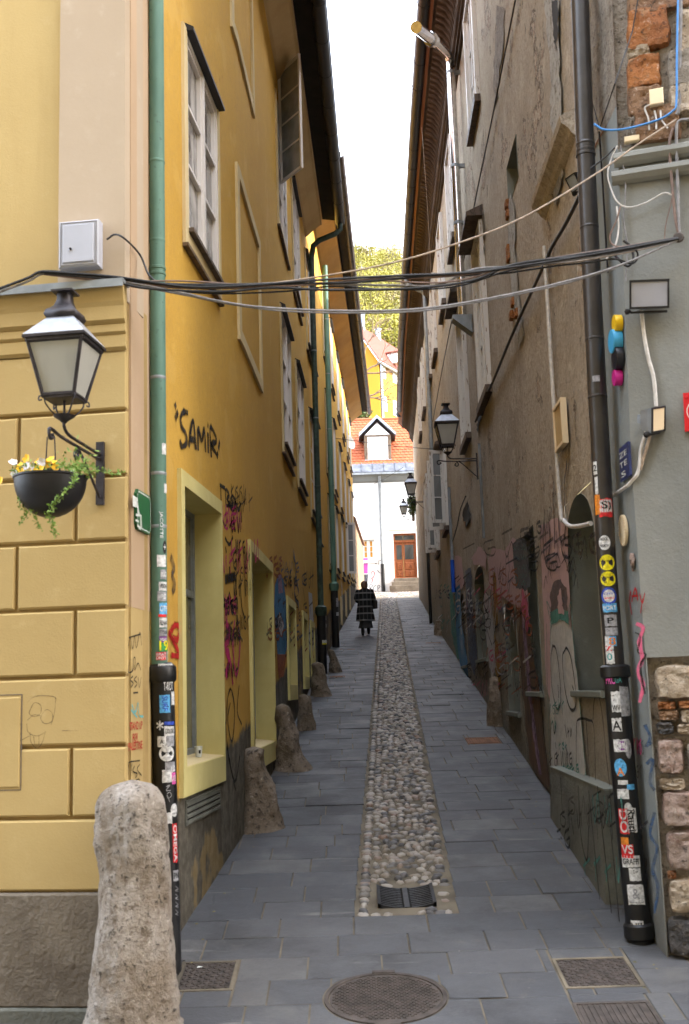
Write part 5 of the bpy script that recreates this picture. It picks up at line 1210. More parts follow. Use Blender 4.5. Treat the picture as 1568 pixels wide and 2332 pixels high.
# cornice, ribbed cove and gutter
m = MB(); sweep(m, RW, 0.0, fl.L, [(0.0, ZC - 0.02), (0.05, ZC), (0.05, ZC + 0.06), (0.09, ZC + 0.08), (0.09, ZC + 0.13), (0.13, ZC + 0.16), (0.15, ZC + 0.2), (0.15, ZC + 0.24), (0.0, ZC + 0.24)]); m.build('cornice', 'cornice_old', BH)
m = MB(); sweep(m, RW, 0.0, fl.L, [(0.13, ZC + 0.24), (0.16, ZC + 0.42), (0.26, ZC + 0.58), (0.42, ZC + 0.66), (0.46, ZC + 0.66), (0.46, ZC + 0.8), (0.0, ZC + 0.8)]); m.build('cove', 'cornice_old', BH)
src = None; pth = path(RW, 0.0, fl.L); cnt = 0
for i, f in enumerate(RW):
    s = 0.15
    while s < f.L:
        yv = f.at(s).y
        if yv > 13.0:
            if src is None:
                m = MB(); P = [(0.0, 0.135, 0.26), (0.0, 0.165, 0.43), (0.0, 0.27, 0.575), (0.0, 0.42, 0.645)]
                m.tube([Vector((0, a, b)) + Vector((0, -0.02, 0.0)) for _, a, b in P], [0.035, 0.05, 0.05, 0.03], 6); src = m.build('corbel', 'cornice_old', BH, smooth='all'); ob = src
            else:
                ob = src.copy(); COL.objects.link(ob); ob.parent = BH; ob.matrix_parent_inverse = world_of(BH).inverted()
            X, Yv = f.t, f.n; c = f.at(s); ob.matrix_basis = Matrix(((X.x, Yv.x, 0, c.x), (X.y, Yv.y, 0, c.y), (0, 0, 1, ZC), (0, 0, 0, 1))); cnt += 1
        s += 0.19 if f.o.y < 30 else 0.24
gn, gr_, zg = 0.60, 0.125, ZC + 0.86
prof = [(gn + gr_ * math.cos(a), zg + gr_ * math.sin(a)) for a in [math.pi + math.pi * k / 8 for k in range(9)]]; prof += [(gn + (gr_ - .012) * math.cos(a), zg + (gr_ - .012) * math.sin(a)) for a in [2 * math.pi - math.pi * k / 8 for k in range(9)]]
m = MB(); sweep(m, RW, 0.0, fl.L - 2.5, prof, closed=True, caps=True); g = m.build('gutter', 'gutter_brown', BH, smooth=True)
for f in RW:
    for k in range(1, int(f.L / 0.9)):
        q = MB(); q.lathe(f.pt(k * 0.9, zg, gn), [(gr_ + .002, -.02), (gr_ + .008, -.012), (gr_ + .008, .012), (gr_ + .002, .02)], 12, f.t, f.n); q.build('gutter_joint', 'gutter_brown', g)
m = MB(); sweep(m, RW, 0.0, fl.L, [(0.46, ZC + 0.72), (gn + 0.02, ZC + 0.86), (gn + 0.02, ZC + 0.92), (-4.6, ZC + 4.6), (-9.2, ZC + 0.9)]); m.build('roof', 'tile_old', BH)
# projecting moulding near the corner, plinth, scar of old plaster, exposed bricks
zm = zr(f0r, 1240, 480); sm = f0r.hit(1240, 480)[0]
m = MB(); sweep(m, [f0r], 1.0, sm, [(0.0, zm - 0.10), (0.05, zm - 0.06), (0.07, zm - 0.02), (0.13, zm + 0.03), (0.14, zm + 0.09), (0.0, zm + 0.16)], caps=True); m.build('moulding', 'brown_wall', BH)
zp = 1.09; sp1 = f0r.hit(1256, 1800, 0.13)[0]
m = MB(); m.hexa([f0r.pt(1.0, -0.4, -0.1), f0r.pt(sp1, -0.4, -0.1), f0r.pt(sp1, -0.4, 0.22), f0r.pt(1.0, -0.4, 0.22), f0r.pt(1.0, zp, -0.1), f0r.pt(sp1, zp, -0.1), f0r.pt(sp1, zp, 0.13), f0r.pt(1.0, zp, 0.13)]); pl = m.build('plinth', 'cement_plinth', BH)
m = MB(); m.wbox(f0r, 1.0, sp1 + 0.01, zp, zp + 0.012, -0.05, 0.135); m.build('plinth_cap', 'grey_niche', pl)
rp = random.Random(3)
def rough_patch(f, pts, mat, name, off=0.006, amp=3.0, sub=5):
    P = []
    for (x0, y0), (x1, y1) in zip(pts, pts[1:] + pts[:1]):
        for k in range(sub):
            t_ = k / sub; P.append((x0 + (x1 - x0) * t_ + rp.uniform(-amp, amp), y0 + (y1 - y0) * t_ + rp.uniform(-amp, amp)))
    return patch(f, P, mat, BH, name, off - 0.016)
f_s = hit(RW, 1262, 200)[0]
rough_patch(f_s, [(1240, 0), (1268, 0), (1272, 120), (1276, 250), (1280, 400), (1272, 425), (1258, 380), (1254, 250), (1248, 120)], 'scar_plaster', 'scar_and_shade', 0.036, 4.5)
rough_patch(f_s, [(1256, 0), (1268, 0), (1270, 70), (1266, 120), (1260, 80)], 'deep_shade', 'scar_and_shade', 0.04, 3)  # flat dark patch paints the shade inside the scar's recess
rough_patch(f_s, [(1258, 370), (1278, 410), (1274, 430), (1262, 480), (1258, 430)], 'stone_grey', 'scar_and_shade', 0.04, 2)
f_b = hit(RW, 1175, 560)[0]
rough_patch(f_b, [(1160, 440), (1170, 470), (1172, 560), (1180, 660), (1192, 760), (1180, 800), (1168, 700), (1160, 600), (1154, 520)], 'scar_plaster', 'scar_and_shade', 0.034, 2)
for k, (x, y) in enumerate([(1158, 468), (1160, 490), (1161, 570), (1162, 588), (1172, 690), (1168, 720), (1180, 715)]):
    f = f_b; s_, z_ = f.hit(x, y); m = MB(); m.wbox(f, s_ - 0.09, s_ + 0.05, z_ - 0.05, z_ + 0.05, 0.0, 0.05, 0.01); m.build('brick', 'brick_orange', BH)
f_c = hit(RW, 1110, 300)[0]
for pts in ([(1130, 10), (1150, 20), (1140, 150), (1128, 240), (1120, 200), (1128, 100)], [(1095, 470), (1102, 520), (1100, 600), (1094, 560)]):
    rough_patch(hit(RW, pts[0][0], pts[0][1] + 100)[0], pts, 'rough_mortar', 'scar_and_shade', 0.034, 3)
# broken edges of plaster lower down, the shade in them painted dark
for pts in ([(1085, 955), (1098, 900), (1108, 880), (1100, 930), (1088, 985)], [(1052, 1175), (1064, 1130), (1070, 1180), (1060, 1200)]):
    rough_patch(hit(RW, pts[0][0], pts[0][1])[0], pts, 'deep_shade', 'scar_and_shade', 0.034, 3)

# ------------------------------------------------------------------ RIGHT: grey corner house
gcs = f0r.hit(1437, 1050, 0.0)[0]; gc = f0r.pt(gcs, 0, 0.0); GZ = f0r.hit(1437, 1050)[1]
GA = R(16.6); GF = Frame((gc.x, gc.y), (gc.x + math.cos(GA), gc.y - math.sin(GA)), False, 0.03, GZ)
GH = thing('grey_house', (gc.x + 1, gc.y + 0.8, gz(gc.y)), 'grey rendered corner house with bare masonry patches, nearest on the right', 'house')
_e = f0r.at(1.02) + f0r.n * 0.03; GS = Frame((gc.x, gc.y), (_e.x, _e.y), True, 0.03, GZ)            # the face that looks into the lane
ztop = 16.0; zbrk = GF.hit(1430, 335)[1]
m = MB(); 
wall_panel('side_wall', GS, 0.0, GS.L + 0.02, -0.6, zbrk + 0.35, [], 'grey_side', GH, und=0.012, step=0.12)
wall_panel('side_wall', GS, 0.0, GS.L + 0.02, zbrk + 0.35, ztop, [], 'rough_mortar', GH, und=0.05, step=0.09)
sm_, _ = GF.hit(1487, 1700); zst = GF.hit(1490, 1497)[1]
wall_panel('front_wall', GF, 0.0, sm_, -0.8, zst, [], 'grey_wall', GH, und=0.012, step=0.1)
wall_panel('front_wall', GF, 0.0, 3.0, zst, zbrk, [], 'grey_wall', GH, und=0.012, step=0.12)
m = MB(); _b = GF.o - GF.n * 0.045; GB = Frame((_b.x, _b.y), (_b.x + GF.t.x, _b.y + GF.t.y), False, GF.lean, GF.zref)
wall_panel('rubble_core', GB, sm_ - .02, 3.0, -0.8, zst, [], 'rough_mortar', GH, und=0.05, step=0.05)
m.quad(GF.pt(sm_, zst, 0.0), GF.pt(3, zst, 0.0), GF.pt(3, zst, -0.06), GF.pt(sm_, zst, -0.06)); m.quad(GF.pt(sm_, -0.8, 0.0), GF.pt(sm_, zst, 0.0), GF.pt(sm_, zst, -0.06), GF.pt(sm_, -0.8, -0.06)); m.build('rubble_core', 'rough_mortar', GH)
wall_panel('rubble_core', GB, 0.0, 3.0, zbrk, 9.0, [], 'rough_mortar', GH, und=0.055, step=0.05)
wall_panel('rubble_core', GB, 0.0, 3.0, 9.0, ztop, [], 'rough_mortar', GH, und=0.05, step=0.5)
m = MB(); m.quad(GF.pt(0, zbrk, 0.0), GF.pt(3, zbrk, 0.0), GF.pt(3, zbrk, -0.08), GF.pt(0, zbrk, -0.08))
m.build('rubble_core', 'rough_mortar', GH)
m = MB(); m.hexa([GF.pt(3, -0.8, 0), GF.pt(17, -0.8, 0), GF.pt(17, -0.8, -9), GF.pt(3, -0.8, -9), GF.pt(3, ztop, 0), GF.pt(17, ztop, 0), GF.pt(17, ztop, -9), GF.pt(3, ztop, -9)]); m.build('shading_range', 'grey_wall', GH)  # unseen long range added on the right to shade the near street
m = MB(); m.hexa([GS.pt(-0.1, ztop, .3), GS.pt(GS.L, ztop, .3), GS.pt(GS.L, ztop, -9), GS.pt(-0.1, ztop, -9), GS.pt(-.1, ztop + .2, .3), GS.pt(GS.L, ztop + .2, .3), GS.pt(GS.L, ztop + 4, -5), GS.pt(-.1, ztop + 4, -5)]); m.build('roof', 'tile_old', GH)
def stone(f, xl, yt, xr, yb, mat, proud=0.05, name='stone', seed=0, n0=-0.06):
    """one broken stone or brick lying in a wall face, given by its picture outline"""
    s0, z1 = f.hit(xl, yt); s1, z0 = f.hit(xr, yb)
    if abs(s1 - s0) > 1.2: s1 = s0 + 1.2 * (1 if s1 > s0 else -1)
    cx, cz, hx, hz = (s0 + s1) / 2, (z0 + z1) / 2, abs(s1 - s0) / 2 * 1.03, abs(z1 - z0) / 2 * 1.03; m = MB(); N = 13; vs = []; fs = []
    cut = 0.12 if name == 'brick' else 0.26; pr = proud * 0.75
    for a in range(N):
        for b in range(N):
            u, v = -1 + 2 * a / (N - 1), -1 + 2 * b / (N - 1)
            e = max(abs(u), abs(v)); k = 1 - cut * max(0, abs(u) + abs(v) - 1.45)           # knocked-off corners
            wob = 1 + 0.09 * hnoise(u * 1.7 + seed * 3.1, v * 1.7, xl * .1) + 0.05 * hnoise(u * 5 + seed, v * 5, yt * .1)
            d = pr * (1 - max(0, (e - 0.72) / 0.28) ** 2 * 0.75) + 0.022 * hnoise(u * 1.6 + seed * 5, v * 1.6, 2.2) + 0.014 * hnoise(u * 4.5 + seed * 2, v * 4.5, 7.1) - 0.012 * abs(hnoise(u * 3 + seed, v * 9, 4.4))
            if e > 0.99: d = n0
            vs.append(f.pt(cx + hx * u * k * wob, cz + hz * v * k * wob, d))
    for a in range(N - 1):
        for b in range(N - 1): fs.append((a * N + b, (a + 1) * N + b, (a + 1) * N + b + 1, a * N + b + 1))
    m.add(vs, fs); return m.build(name, mat, GH, smooth=True)
lst = [(1488, 1515, 1600, 1592, 'stone_tan', .05, 'stone'), (1496, 1598, 1540, 1616, 'brick_orange', .03, 'brick'), (1542, 1596, 1600, 1614, 'brick_orange', .03, 'brick'), (1498, 1618, 1546, 1640, 'brick_brown', .03, 'brick'), (1548, 1616, 1600, 1646, 'stone_tan', .04, 'stone'),
       (1494, 1644, 1536, 1672, 'stone_dark', .03, 'stone'), (1540, 1648, 1600, 1672, 'stone_tan', .04, 'stone'), (1494, 1682, 1560, 1764, 'stone_pink', .06, 'stone'), (1562, 1690, 1610, 1760, 'rough_mortar', .05, 'stone'),
       (1500, 1772, 1560, 1800, 'stone_tan', .04, 'stone'), (1504, 1802, 1600, 1884, 'stone_pink', .07, 'stone'), (1514, 1890, 1600, 1984, 'stone_pink', .07, 'stone'), (1518, 1984, 1540, 2002, 'brick_orange', .03, 'brick'),
       (1520, 2000, 1600, 2082, 'stone_tan', .07, 'stone'), (1516, 2086, 1600, 2180, 'stone_dark', .06, 'stone'), (1496, 2192, 1620, 2300, 'stone_grey', .14, 'stone'), (1500, 2302, 1620, 2400, 'stone_grey', .10, 'stone')]
for k, (a, b, c, d, mt, pr, nm) in enumerate(lst): stone(GF, a, b, c, d, mt, pr, nm, k)
lst = [(1424, -40, 1580, 18, 'brick_brown', .05, 'stone'), (1424, 26, 1530, 108, 'brick_orange', .06, 'brick'), (1536, 20, 1620, 120, 'stone_tan', .05, 'stone'), (1426, 112, 1482, 130, 'stone_tan', .05, 'brick'), (1424, 134, 1508, 198, 'brick_orange', .06, 'brick'), (1514, 116, 1620, 190, 'rough_mortar', .06, 'stone'),
       (1426, 204, 1512, 262, 'brick_brown', .06, 'stone'), (1436, 250, 1556, 318, 'brick_brown', .06, 'stone'), (1518, 196, 1620, 252, 'stone_tan', .06, 'stone'), (1428, 268, 1450, 320, 'rough_mortar', .05, 'stone')]
for k, (a, b, c, d, mt, pr, nm) in enumerate(lst): stone(GF, a, b, c, d, mt, pr, nm, 40 + k, n0=-0.08)
# cracked mouldings on the grey front
for ya, yb, xa in ((352, 372, 1418), (392, 412, 1412)):
    za, zb = GF.hit(1450, yb)[1], GF.hit(1450, ya)[1]; sa = GF.hit(xa, ya)[0]
    m = MB(); sweep(m, [GF], sa, 3.0, [(0.0, za - 0.02), (0.03, za), (0.055, (za + zb) / 2), (0.05, zb), (0.0, zb + 0.03)], caps=True); m.build('moulding', 'grey_wall', GH)
# paint and pen marks on the grey house
strokes(GS, [[(1436, 1345), (1432, 1372)], [(1438, 1370), (1446, 1340), (1452, 1368)], [(1438, 1358), (1452, 1356)], [(1456, 1352), (1462, 1372), (1468, 1350)], [(1462, 1372), (1458, 1396)], [(1434, 1372), (1438, 1400)]], 0.02, 'sp_red', GH, 'graffiti')
strokes(GF, [[(1448, 1420), (1464, 1430), (1456, 1460), (1462, 1500), (1452, 1530), (1464, 1560), (1456, 1600)]], 0.03, 'sp_hot', GH, 'graffiti')
strokes(GF, [[(1446, 1440), (1458, 1450), (1452, 1485), (1470, 1490), (1458, 1520), (1468, 1580)], ], 0.014, 'sp_black', GH, 'graffiti')
strokes(GF, [[(1468, 1650), (1480, 1680), (1470, 1700), (1484, 1690)], [(1472, 1740), (1486, 1730), (1480, 1780), (1490, 1800)], [(1490, 1850), (1480, 1900), (1496, 1930), (1486, 1980), (1498, 2020), (1490, 2080)]], 0.022, 'sp_navy', GH, 'graffiti')

# ------------------------------------------------------------------ RIGHT: big brown drainpipe at the corner
pp = [(1318, -60), (1331, 300), (1345, 600), (1360, 900), (1382, 1300), (1402, 1545), (1418, 1740), (1440, 1980), (1466, 2215)]
PO = 0.10
def rp_pt(x, y): return f0r.wp(x, y, PO)
Ydrop = f0r.at(0.25).y
axis = [at_plane(x, y, (0, Ydrop, 0), (0, 1, 0)) for x, y in pp]
BP = thing('drainpipe', axis[-1], 'tall brown drainpipe at the right corner, its lower half black and covered in stickers', 'drainpipe')
k0 = 5
rU = px_size(42, axis[2]) / 2; rL = px_size(56, axis[6]) / 2
m = MB(); m.tube(axis[:k0 + 1], rU, 20); m.build('pipe', 'brown_pipe', BP, smooth=True)
m = MB(); m.tube(axis[k0:], rL, 22); m.build('iron_foot', 'black_iron', BP, smooth=True)
def bp_at(y):
    for a, b, qa, qb in zip(pp[:-1], pp[1:], axis[:-1], axis[1:]):
        if a[1] <= y <= b[1]:
            t_ = (y - a[1]) / (b[1] - a[1]); return qa.lerp(qb, t_), qa, qb
    return axis[-1], axis[-2], axis[-1]
for y_, rr, hh in ((330, 1.05, .012), (345, 1.05, .01), (355, 1.1, .012), (775, 1.05, .01), (905, 1.05, .01), (520, 1.04, .01)):
    c, qa, qb = bp_at(y_); m = MB(); m.lathe(c, [(rU, -hh), (rU * rr, -hh * .6), (rU * rr, hh * .6), (rU, hh)], 20, (qa - qb).normalized()); m.build('seam', 'brown_pipe', BP, smooth=True)
for y_, h_ in ((1530, .05), (2120, .06)):
    c, qa, qb = bp_at(y_); m = MB(); m.lathe(c, [(rL, -h_), (rL * 1.22, -h_ * .7), (rL * 1.22, h_ * .7), (rL, h_)], 22, (qa - qb).normalized()); m.build('collar', 'black_iron', BP, smooth=True)
c = axis[-1]; m = MB(); m.tube([c + Vector((0, 0, 0.10)), c + Vector((-0.02, -0.03, 0.03)), c + Vector((-0.05, -0.08, 0.0))], [rL * 1.02, rL * 1.05, rL * 1.1], 20); m.build('shoe', 'black_iron', BP, smooth=True)
m = MB(); m.lathe(c + Vector((-0.05, -0.08, 0.01)), [(rL * 1.12, -.02), (rL * 1.25, -.01), (rL * 1.25, .01), (rL * 1.1, .02)], 22, (-0.4, -0.7, -0.3)); m.build('shoe_rim', 'black_iron', BP, smooth=True)
def sb(x, y, w, h, mat, lines=(), round_=False):
    _, qa, qb = bp_at(y); return sticker(BP, qb, qa, rU if y < 1545 else rL, x, y, w, h, mat, lines, round_)
sb(1357, 862, 16, 14, 'st_grey'); sb(1355, 1066, 10, 30, 'st_white', L1('2')); sb(1358, 1106, 8, 40, 'st_white'); sb(1360, 1150, 14, 46, 'st_orange'); sb(1380, 1156, 32, 42, 'st_red', [('S', 'st_white', -.9, .9, -.5, .95, False)]); sb(1380, 1152, 28, 28, 'st_white', [('S)', 'st_black', -.7, .8, -.8, .8, False)])
sb(1376, 1236, 26, 34, 'st_white', L1('ROCK', 'st_black', (-.6, .6, .3, .7)) + L1('NORTH', 'st_black', (-.7, .7, -.6, -.2)), True); sb(1382, 1281, 36, 36, 'st_yellow', L1('Not hier', 'st_black', (-.8, .6, .1, .35)), True); sb(1384, 1318, 36, 34, 'st_yellow', L1('be nice', 'st_black', (-.8, .5, .1, .3)) + [('o', 'st_black', -.5, -.2, -.6, -.2, False)], True)
sb(1386, 1357, 36, 40, 'st_blue', (), True); sb(1386, 1357, 26, 29, 'st_white', L1('CITY', 'st_blue', (-.8, .8, .2, .5)) + L1('SEVEN', 'st_red', (-.8, .8, -.5, -.2)), True); sb(1388, 1384, 34, 20, 'st_sky', L1('PORT', 'st_white')); sb(1390, 1413, 28, 26, 'st_grey', [('P', 'st_black', -.5, .5, -.5, .5, False)]); sb(1392, 1438, 28, 18, 'st_grey'); sb(1383, 1462, 12, 26, 'st_white'); sb(1394, 1460, 18, 22, 'st_sky', [('8', 'st_orange', -.8, .8, -.8, .8, False)])
sb(1388, 1490, 20, 44, 'st_white', [('z', 'st_red', -.9, .6, .3, .9, False), ('0', 'st_teal', -.6, .6, -.6, .1, False)]); sb(1390, 1528, 30, 14, 'st_black', L1('NAIVE', 'st_white')); sb(1396, 1548, 38, 24, 'st_black', [('PRC', 'st_pink', -.95, .2, -.8, .8, False), ('GA', 'st_teal', .2, .95, -.6, .6, False)])
sb(1402, 1598, 20, 46, 'st_white', [('WV', 'st_black', -.9, .9, -.9, -.3, False)]); sb(1424, 1596, 26, 66, 'st_grey'); sb(1404, 1650, 22, 30, 'st_white', [('A', 'st_black', -.9, .9, -.9, .6, False)]); sb(1412, 1698, 30, 28, 'st_white'); sb(1416, 1698, 18, 22, 'st_purple', [('0', 'st_white', -.4, .4, -.5, .5, False)], True); sb(1430, 1705, 16, 44, 'st_grey', (), True)
sb(1412, 1748, 28, 40, 'st_sky', [('A', 'st_orange', -.6, .6, -.9, 0, False)], True); sb(1418, 1782, 22, 10, 'st_white'); sb(1418, 1808, 26, 22, 'st_white'); sb(1436, 1792, 18, 12, 'st_sky'); sb(1430, 1840, 16, 24, 'st_white', (), True)
sb(1420, 1870, 22, 56, 'st_red', [('DO', 'st_white', -.8, .8, -.9, .9, True)]); sb(1438, 1868, 24, 54, 'st_white', [('Rauti', 'st_black', -.7, .7, -.9, .9, True)]); sb(1422, 1915, 18, 16, 'st_orange'); sb(1428, 1938, 28, 30, 'st_red', [('VS', 'st_white', -.9, .9, -.4, .9, False)])
sb(1436, 1962, 42, 26, 'st_white', L1('GRAFFI')); sb(1446, 1992, 26, 28, 'st_white', [(':-', 'st_black', -.3, .5, .2, .7, False)]); sb(1448, 2038, 38, 44, 'st_white', L1('drawn on the wall', 'st_black', (-.8, .8, -.8, -.65)) + [('&', 'st_grey', -.4, .4, -.4, .6, False)]); sb(1452, 2118, 28, 40, 'st_white', [('NK', 'st_black', -.9, .9, -.7, .8, False)])

# ------------------------------------------------------------------ right-hand graffiti and paint
def RP(pts, mat, off=0.034, name='paint_patch'):
    f = hit(RW, sum(p[0] for p in pts) / len(pts), sum(p[1] for p in pts) / len(pts))[0]
    P = []
    for (x0, y0), (x1, y1) in zip(pts, pts[1:] + pts[:1]):
        for k in range(5):
            t_ = k / 5; P.append((x0 + (x1 - x0) * t_ + rp.uniform(-1.5, 1.5), y0 + (y1 - y0) * t_ + rp.uniform(-2.5, 2.5)))
    return patch(f, P, mat, BH, name, off - 0.016)
def RS(lines, w, mat, off=0.042, name='graffiti'):
    f = hit(RW, lines[0][0][0], lines[0][0][1])[0] if not isinstance(lines[0], tuple) else hit(RW, lines[0][0][0][0], lines[0][0][0][1])[0]
    return strokes(f, lines, w, mat, BH, name, off - 0.016)
RP([(1228, 1200), (1262, 1180), (1292, 1190), (1298, 1400), (1310, 1560), (1318, 1640), (1300, 1640), (1262, 1640), (1244, 1560), (1236, 1400)], 'sp_rose', 0.032)
RP([(1112, 1280), (1120, 1245), (1150, 1255), (1168, 1225), (1190, 1240), (1196, 1300), (1204, 1400), (1196, 1420), (1186, 1390), (1160, 1370), (1145, 1360), (1112, 1340)], 'sp_rose', 0.032)
RP([(1072, 1270), (1090, 1245), (1108, 1260), (1106, 1300), (1095, 1285), (1078, 1285)], 'sp_rose', 0.032); RP([(1028, 1290), (1036, 1266), (1050, 1268), (1056, 1330), (1052, 1340), (1034, 1340)], 'sp_rose', 0.032)
RP([(1166, 1240), (1178, 1226), (1196, 1228), (1206, 1300), (1208, 1330), (1196, 1345), (1174, 1338)], 'sp_char', 0.037)
RS([[(1170 + dx, 1240 + dy), (1172 + dx, 1252 + dy), (1176 + dx, 1242 + dy)] for dx in (0, 8, 16, 22) for dy in (0, 22, 44, 66, 80)], 0.012, 'sp_teal', 0.044)
# brown pointed shape with a pink stripe
RP([(1180, 1450), (1184, 1390), (1190, 1350), (1198, 1420), (1212, 1480), (1226, 1560), (1234, 1640), (1242, 1720), (1252, 1790), (1246, 1800), (1226, 1770), (1205, 1735), (1196, 1640), (1186, 1540)], 'door_brown', 0.036)
RP([(1184, 1390), (1189, 1338), (1198, 1362), (1206, 1420), (1200, 1440), (1194, 1430), (1190, 1400)], 'sp_hot', 0.039)
RP([(1188, 1400), (1194, 1400), (1204, 1520), (1214, 1620), (1226, 1700), (1232, 1765), (1226, 1760), (1212, 1660), (1200, 1560)], 'sp_lilac', 0.040)
RS([[(1184, 1400), (1189, 1336), (1200, 1370), (1210, 1430), (1224, 1540), (1236, 1650), (1250, 1790)], [(1180, 1480), (1184, 1400), (1194, 1410), (1192, 1440), (1200, 1405), (1214, 1450)], [(1192, 1430), (1202, 1540), (1216, 1650), (1230, 1760)], [(1180, 1480), (1190, 1600), (1204, 1735)], [(1222, 1590), (1226, 1560), (1236, 1580), (1240, 1610)]], 0.025, 'sp_black', 0.044)
# white figure with two long ovals, arched lettering
RP([(1252, 1420), (1262, 1395), (1285, 1400), (1300, 1430), (1316, 1560), (1330, 1720), (1336, 1790), (1300, 1770), (1256, 1745), (1252, 1600)], 'sp_grey', 0.035)
RP([(1254, 1395), (1252, 1350), (1262, 1322), (1276, 1320), (1290, 1340), (1292, 1396), (1276, 1405), (1262, 1402)], 'sp_brown', 0.038)
RP([(1270, 1398), (1270, 1358), (1276, 1340), (1280, 1372), (1284, 1398)], 'sp_rose', 0.041)
RP([(1252, 1392), (1272, 1386), (1292, 1392), (1296, 1424), (1276, 1410), (1256, 1424)], 'sp_teal', 0.040)
RS([[(1252, 1470), (1254, 1400), (1244, 1370), (1256, 1430)], [(1292, 1400), (1300, 1372), (1304, 1440), (1316, 1560), (1334, 1770)], [(1244, 1420), (1246, 1560), (1252, 1740)]], 0.02, 'sp_teal', 0.044)
RS([[(1258, 1470), (1254, 1500), (1256, 1560), (1266, 1612), (1276, 1600), (1274, 1540), (1266, 1480), (1258, 1470)], [(1286, 1480), (1280, 1500), (1286, 1570), (1298, 1614), (1310, 1610), (1310, 1570), (1300, 1500), (1290, 1476), (1286, 1480)], [(1270, 1560), (1272, 1590)], [(1302, 1560), (1306, 1575), (1300, 1580)],
    [(1258, 1640), (1262, 1670), (1266, 1646)], [(1286, 1650), (1290, 1680)], [(1264, 1690), (1266, 1705)], [(1288, 1700), (1292, 1720)]], 0.028, 'sp_black', 0.046)
RS([[(1238, 1340), (1242, 1312), (1246, 1330)], [(1247, 1316), (1250, 1290), (1255, 1318)], [(1254, 1300), (1258, 1280), (1262, 1300)], [(1264, 1290), (1268, 1262), (1276, 1288), (1266, 1292)], [(1278, 1284), (1290, 1264)], [(1280, 1262), (1290, 1284)], [(1290, 1300), (1296, 1280), (1302, 1300)], [(1300, 1320), (1304, 1296), (1310, 1310)], [(1306, 1336), (1312, 1310), (1316, 1340)]], 0.018, 'sp_black', 0.046)
RS([[(1240, 1160), (1236, 1240), (1244, 1280), (1252, 1230), (1246, 1160)], [(1258, 1120), (1262, 1200), (1262, 1250)], [(1276, 1130), (1272, 1200), (1280, 1240), (1288, 1190), (1284, 1110), (1292, 1040)]], 0.05, 'sp_dim', 0.040)
# the black loops on the plinth and above it
RS([[(1312, 1780), (1312, 1660), (1318, 1638), (1340, 1640), (1352, 1660), (1356, 1800)], [(1334, 1640), (1338, 1700), (1342, 1790)], [(1350, 1640), (1352, 1600), (1360, 1580), (1370, 1620), (1380, 1720), (1388, 1790)]], 0.022, 'sp_black', 0.046)
strokes(f0r, [[(1316, 1790), (1322, 1900), (1336, 1960), (1340, 1880)], [(1340, 1800), (1350, 1900), (1366, 2060)], [(1360, 1790), (1372, 1900), (1392, 2080)], [(1382, 1810), (1396, 1950), (1410, 2100)], [(1276, 1770), (1280, 1850)], [(1300, 1860), (1306, 1900)]], 0.026, 'sp_black', BH, 'graffiti', 0.20)
# farther graffiti
RP([(1100, 1360), (1106, 1345), (1116, 1360), (1124, 1440), (1128, 1520), (1120, 1545), (1112, 1500), (1104, 1430)], 'sp_white', 0.036); RP([(1122, 1300), (1130, 1310), (1134, 1400), (1130, 1450), (1124, 1400)], 'sp_ochre', 0.036); RP([(1124, 1440), (1134, 1460), (1140, 1560), (1134, 1580), (1128, 1520)], 'sp_ochre', 0.036)
RS([[(1104, 1346), (1100, 1370), (1108, 1390), (1112, 1360), (1104, 1346)], [(1106, 1366), (1108, 1376)], [(1102, 1400), (1110, 1440), (1120, 1470)], [(1112, 1480), (1118, 1540)], [(1104, 1390), (1112, 1400), (1106, 1415)], [(1116, 1360), (1120, 1330)]], 0.03, 'sp_black', 0.044)
RS([[(1140, 1280), (1136, 1330), (1146, 1290), (1142, 1340)], [(1152, 1260), (1150, 1330)], [(1158, 1300), (1154, 1360), (1162, 1320)], [(1166, 1290), (1168, 1340)]], 0.03, 'sp_dim', 0.044)
RP([(1060, 1300), (1072, 1290), (1078, 1400), (1086, 1500), (1080, 1540), (1066, 1500), (1062, 1400)], 'sp_slate', 0.036); RP([(1034, 1345), (1046, 1330), (1052, 1420), (1062, 1500), (1066, 1545), (1056, 1540), (1040, 1480)], 'sp_blue', 0.036); RP([(1022, 1350), (1030, 1335), (1036, 1420), (1046, 1500), (1040, 1500), (1028, 1440)], 'sp_teal', 0.036)

rt2 = random.Random(31)
def tags(W, parent, x0, x1, y0, y1, n, mats, w, hpx, off):
    """quick illegible tags: zigzag and loop strokes in a picture-frame box"""
    for k in range(n):
        cx, cy = rt2.uniform(x0, x1), rt2.uniform(y0, y1); f = hit(W, cx, cy)[0]; h = hpx * rt2.uniform(.6, 1.3); ww = h * rt2.uniform(.35, .7) * (x1 - x0 + 40) / 160
        L = []
        for q in range(rt2.choice((2, 3, 4))):
            bx = cx + ww * (q - 1.2); kind = rt2.random(); sl = rt2.uniform(-.2, .2) * h
            if kind < .35: L.append([(bx, cy - h / 2), (bx + ww * .2, cy + h / 2), (bx + ww * .45, cy - h * .4 + sl), (bx + ww * .6, cy + h * .45)])
            elif kind < .65: L.append([(bx + ww * .5, cy - h * .4), (bx, cy - h * .2), (bx + ww * .1, cy + h * .3), (bx + ww * .5, cy + h * .4), (bx + ww * .6, cy), (bx + ww * .2, cy + sl)])
            else: L.append([(bx, cy - h * .5), (bx + ww * .1, cy + h * .5)]); L.append([(bx - ww * .1, cy + sl), (bx + ww * .5, cy - h * .3 + sl)])
        strokes(f, L, w * rt2.uniform(.7, 1.3), rt2.choice(mats), parent, 'graffiti', off)
tags(RW, BH, 1060, 1180, 1290, 1580, 40, ['sp_black', 'sp_dim', 'sp_dim', 'sp_navy', 'sp_hot', 'sp_white', 'sp_rust'], .028, 46, .03)
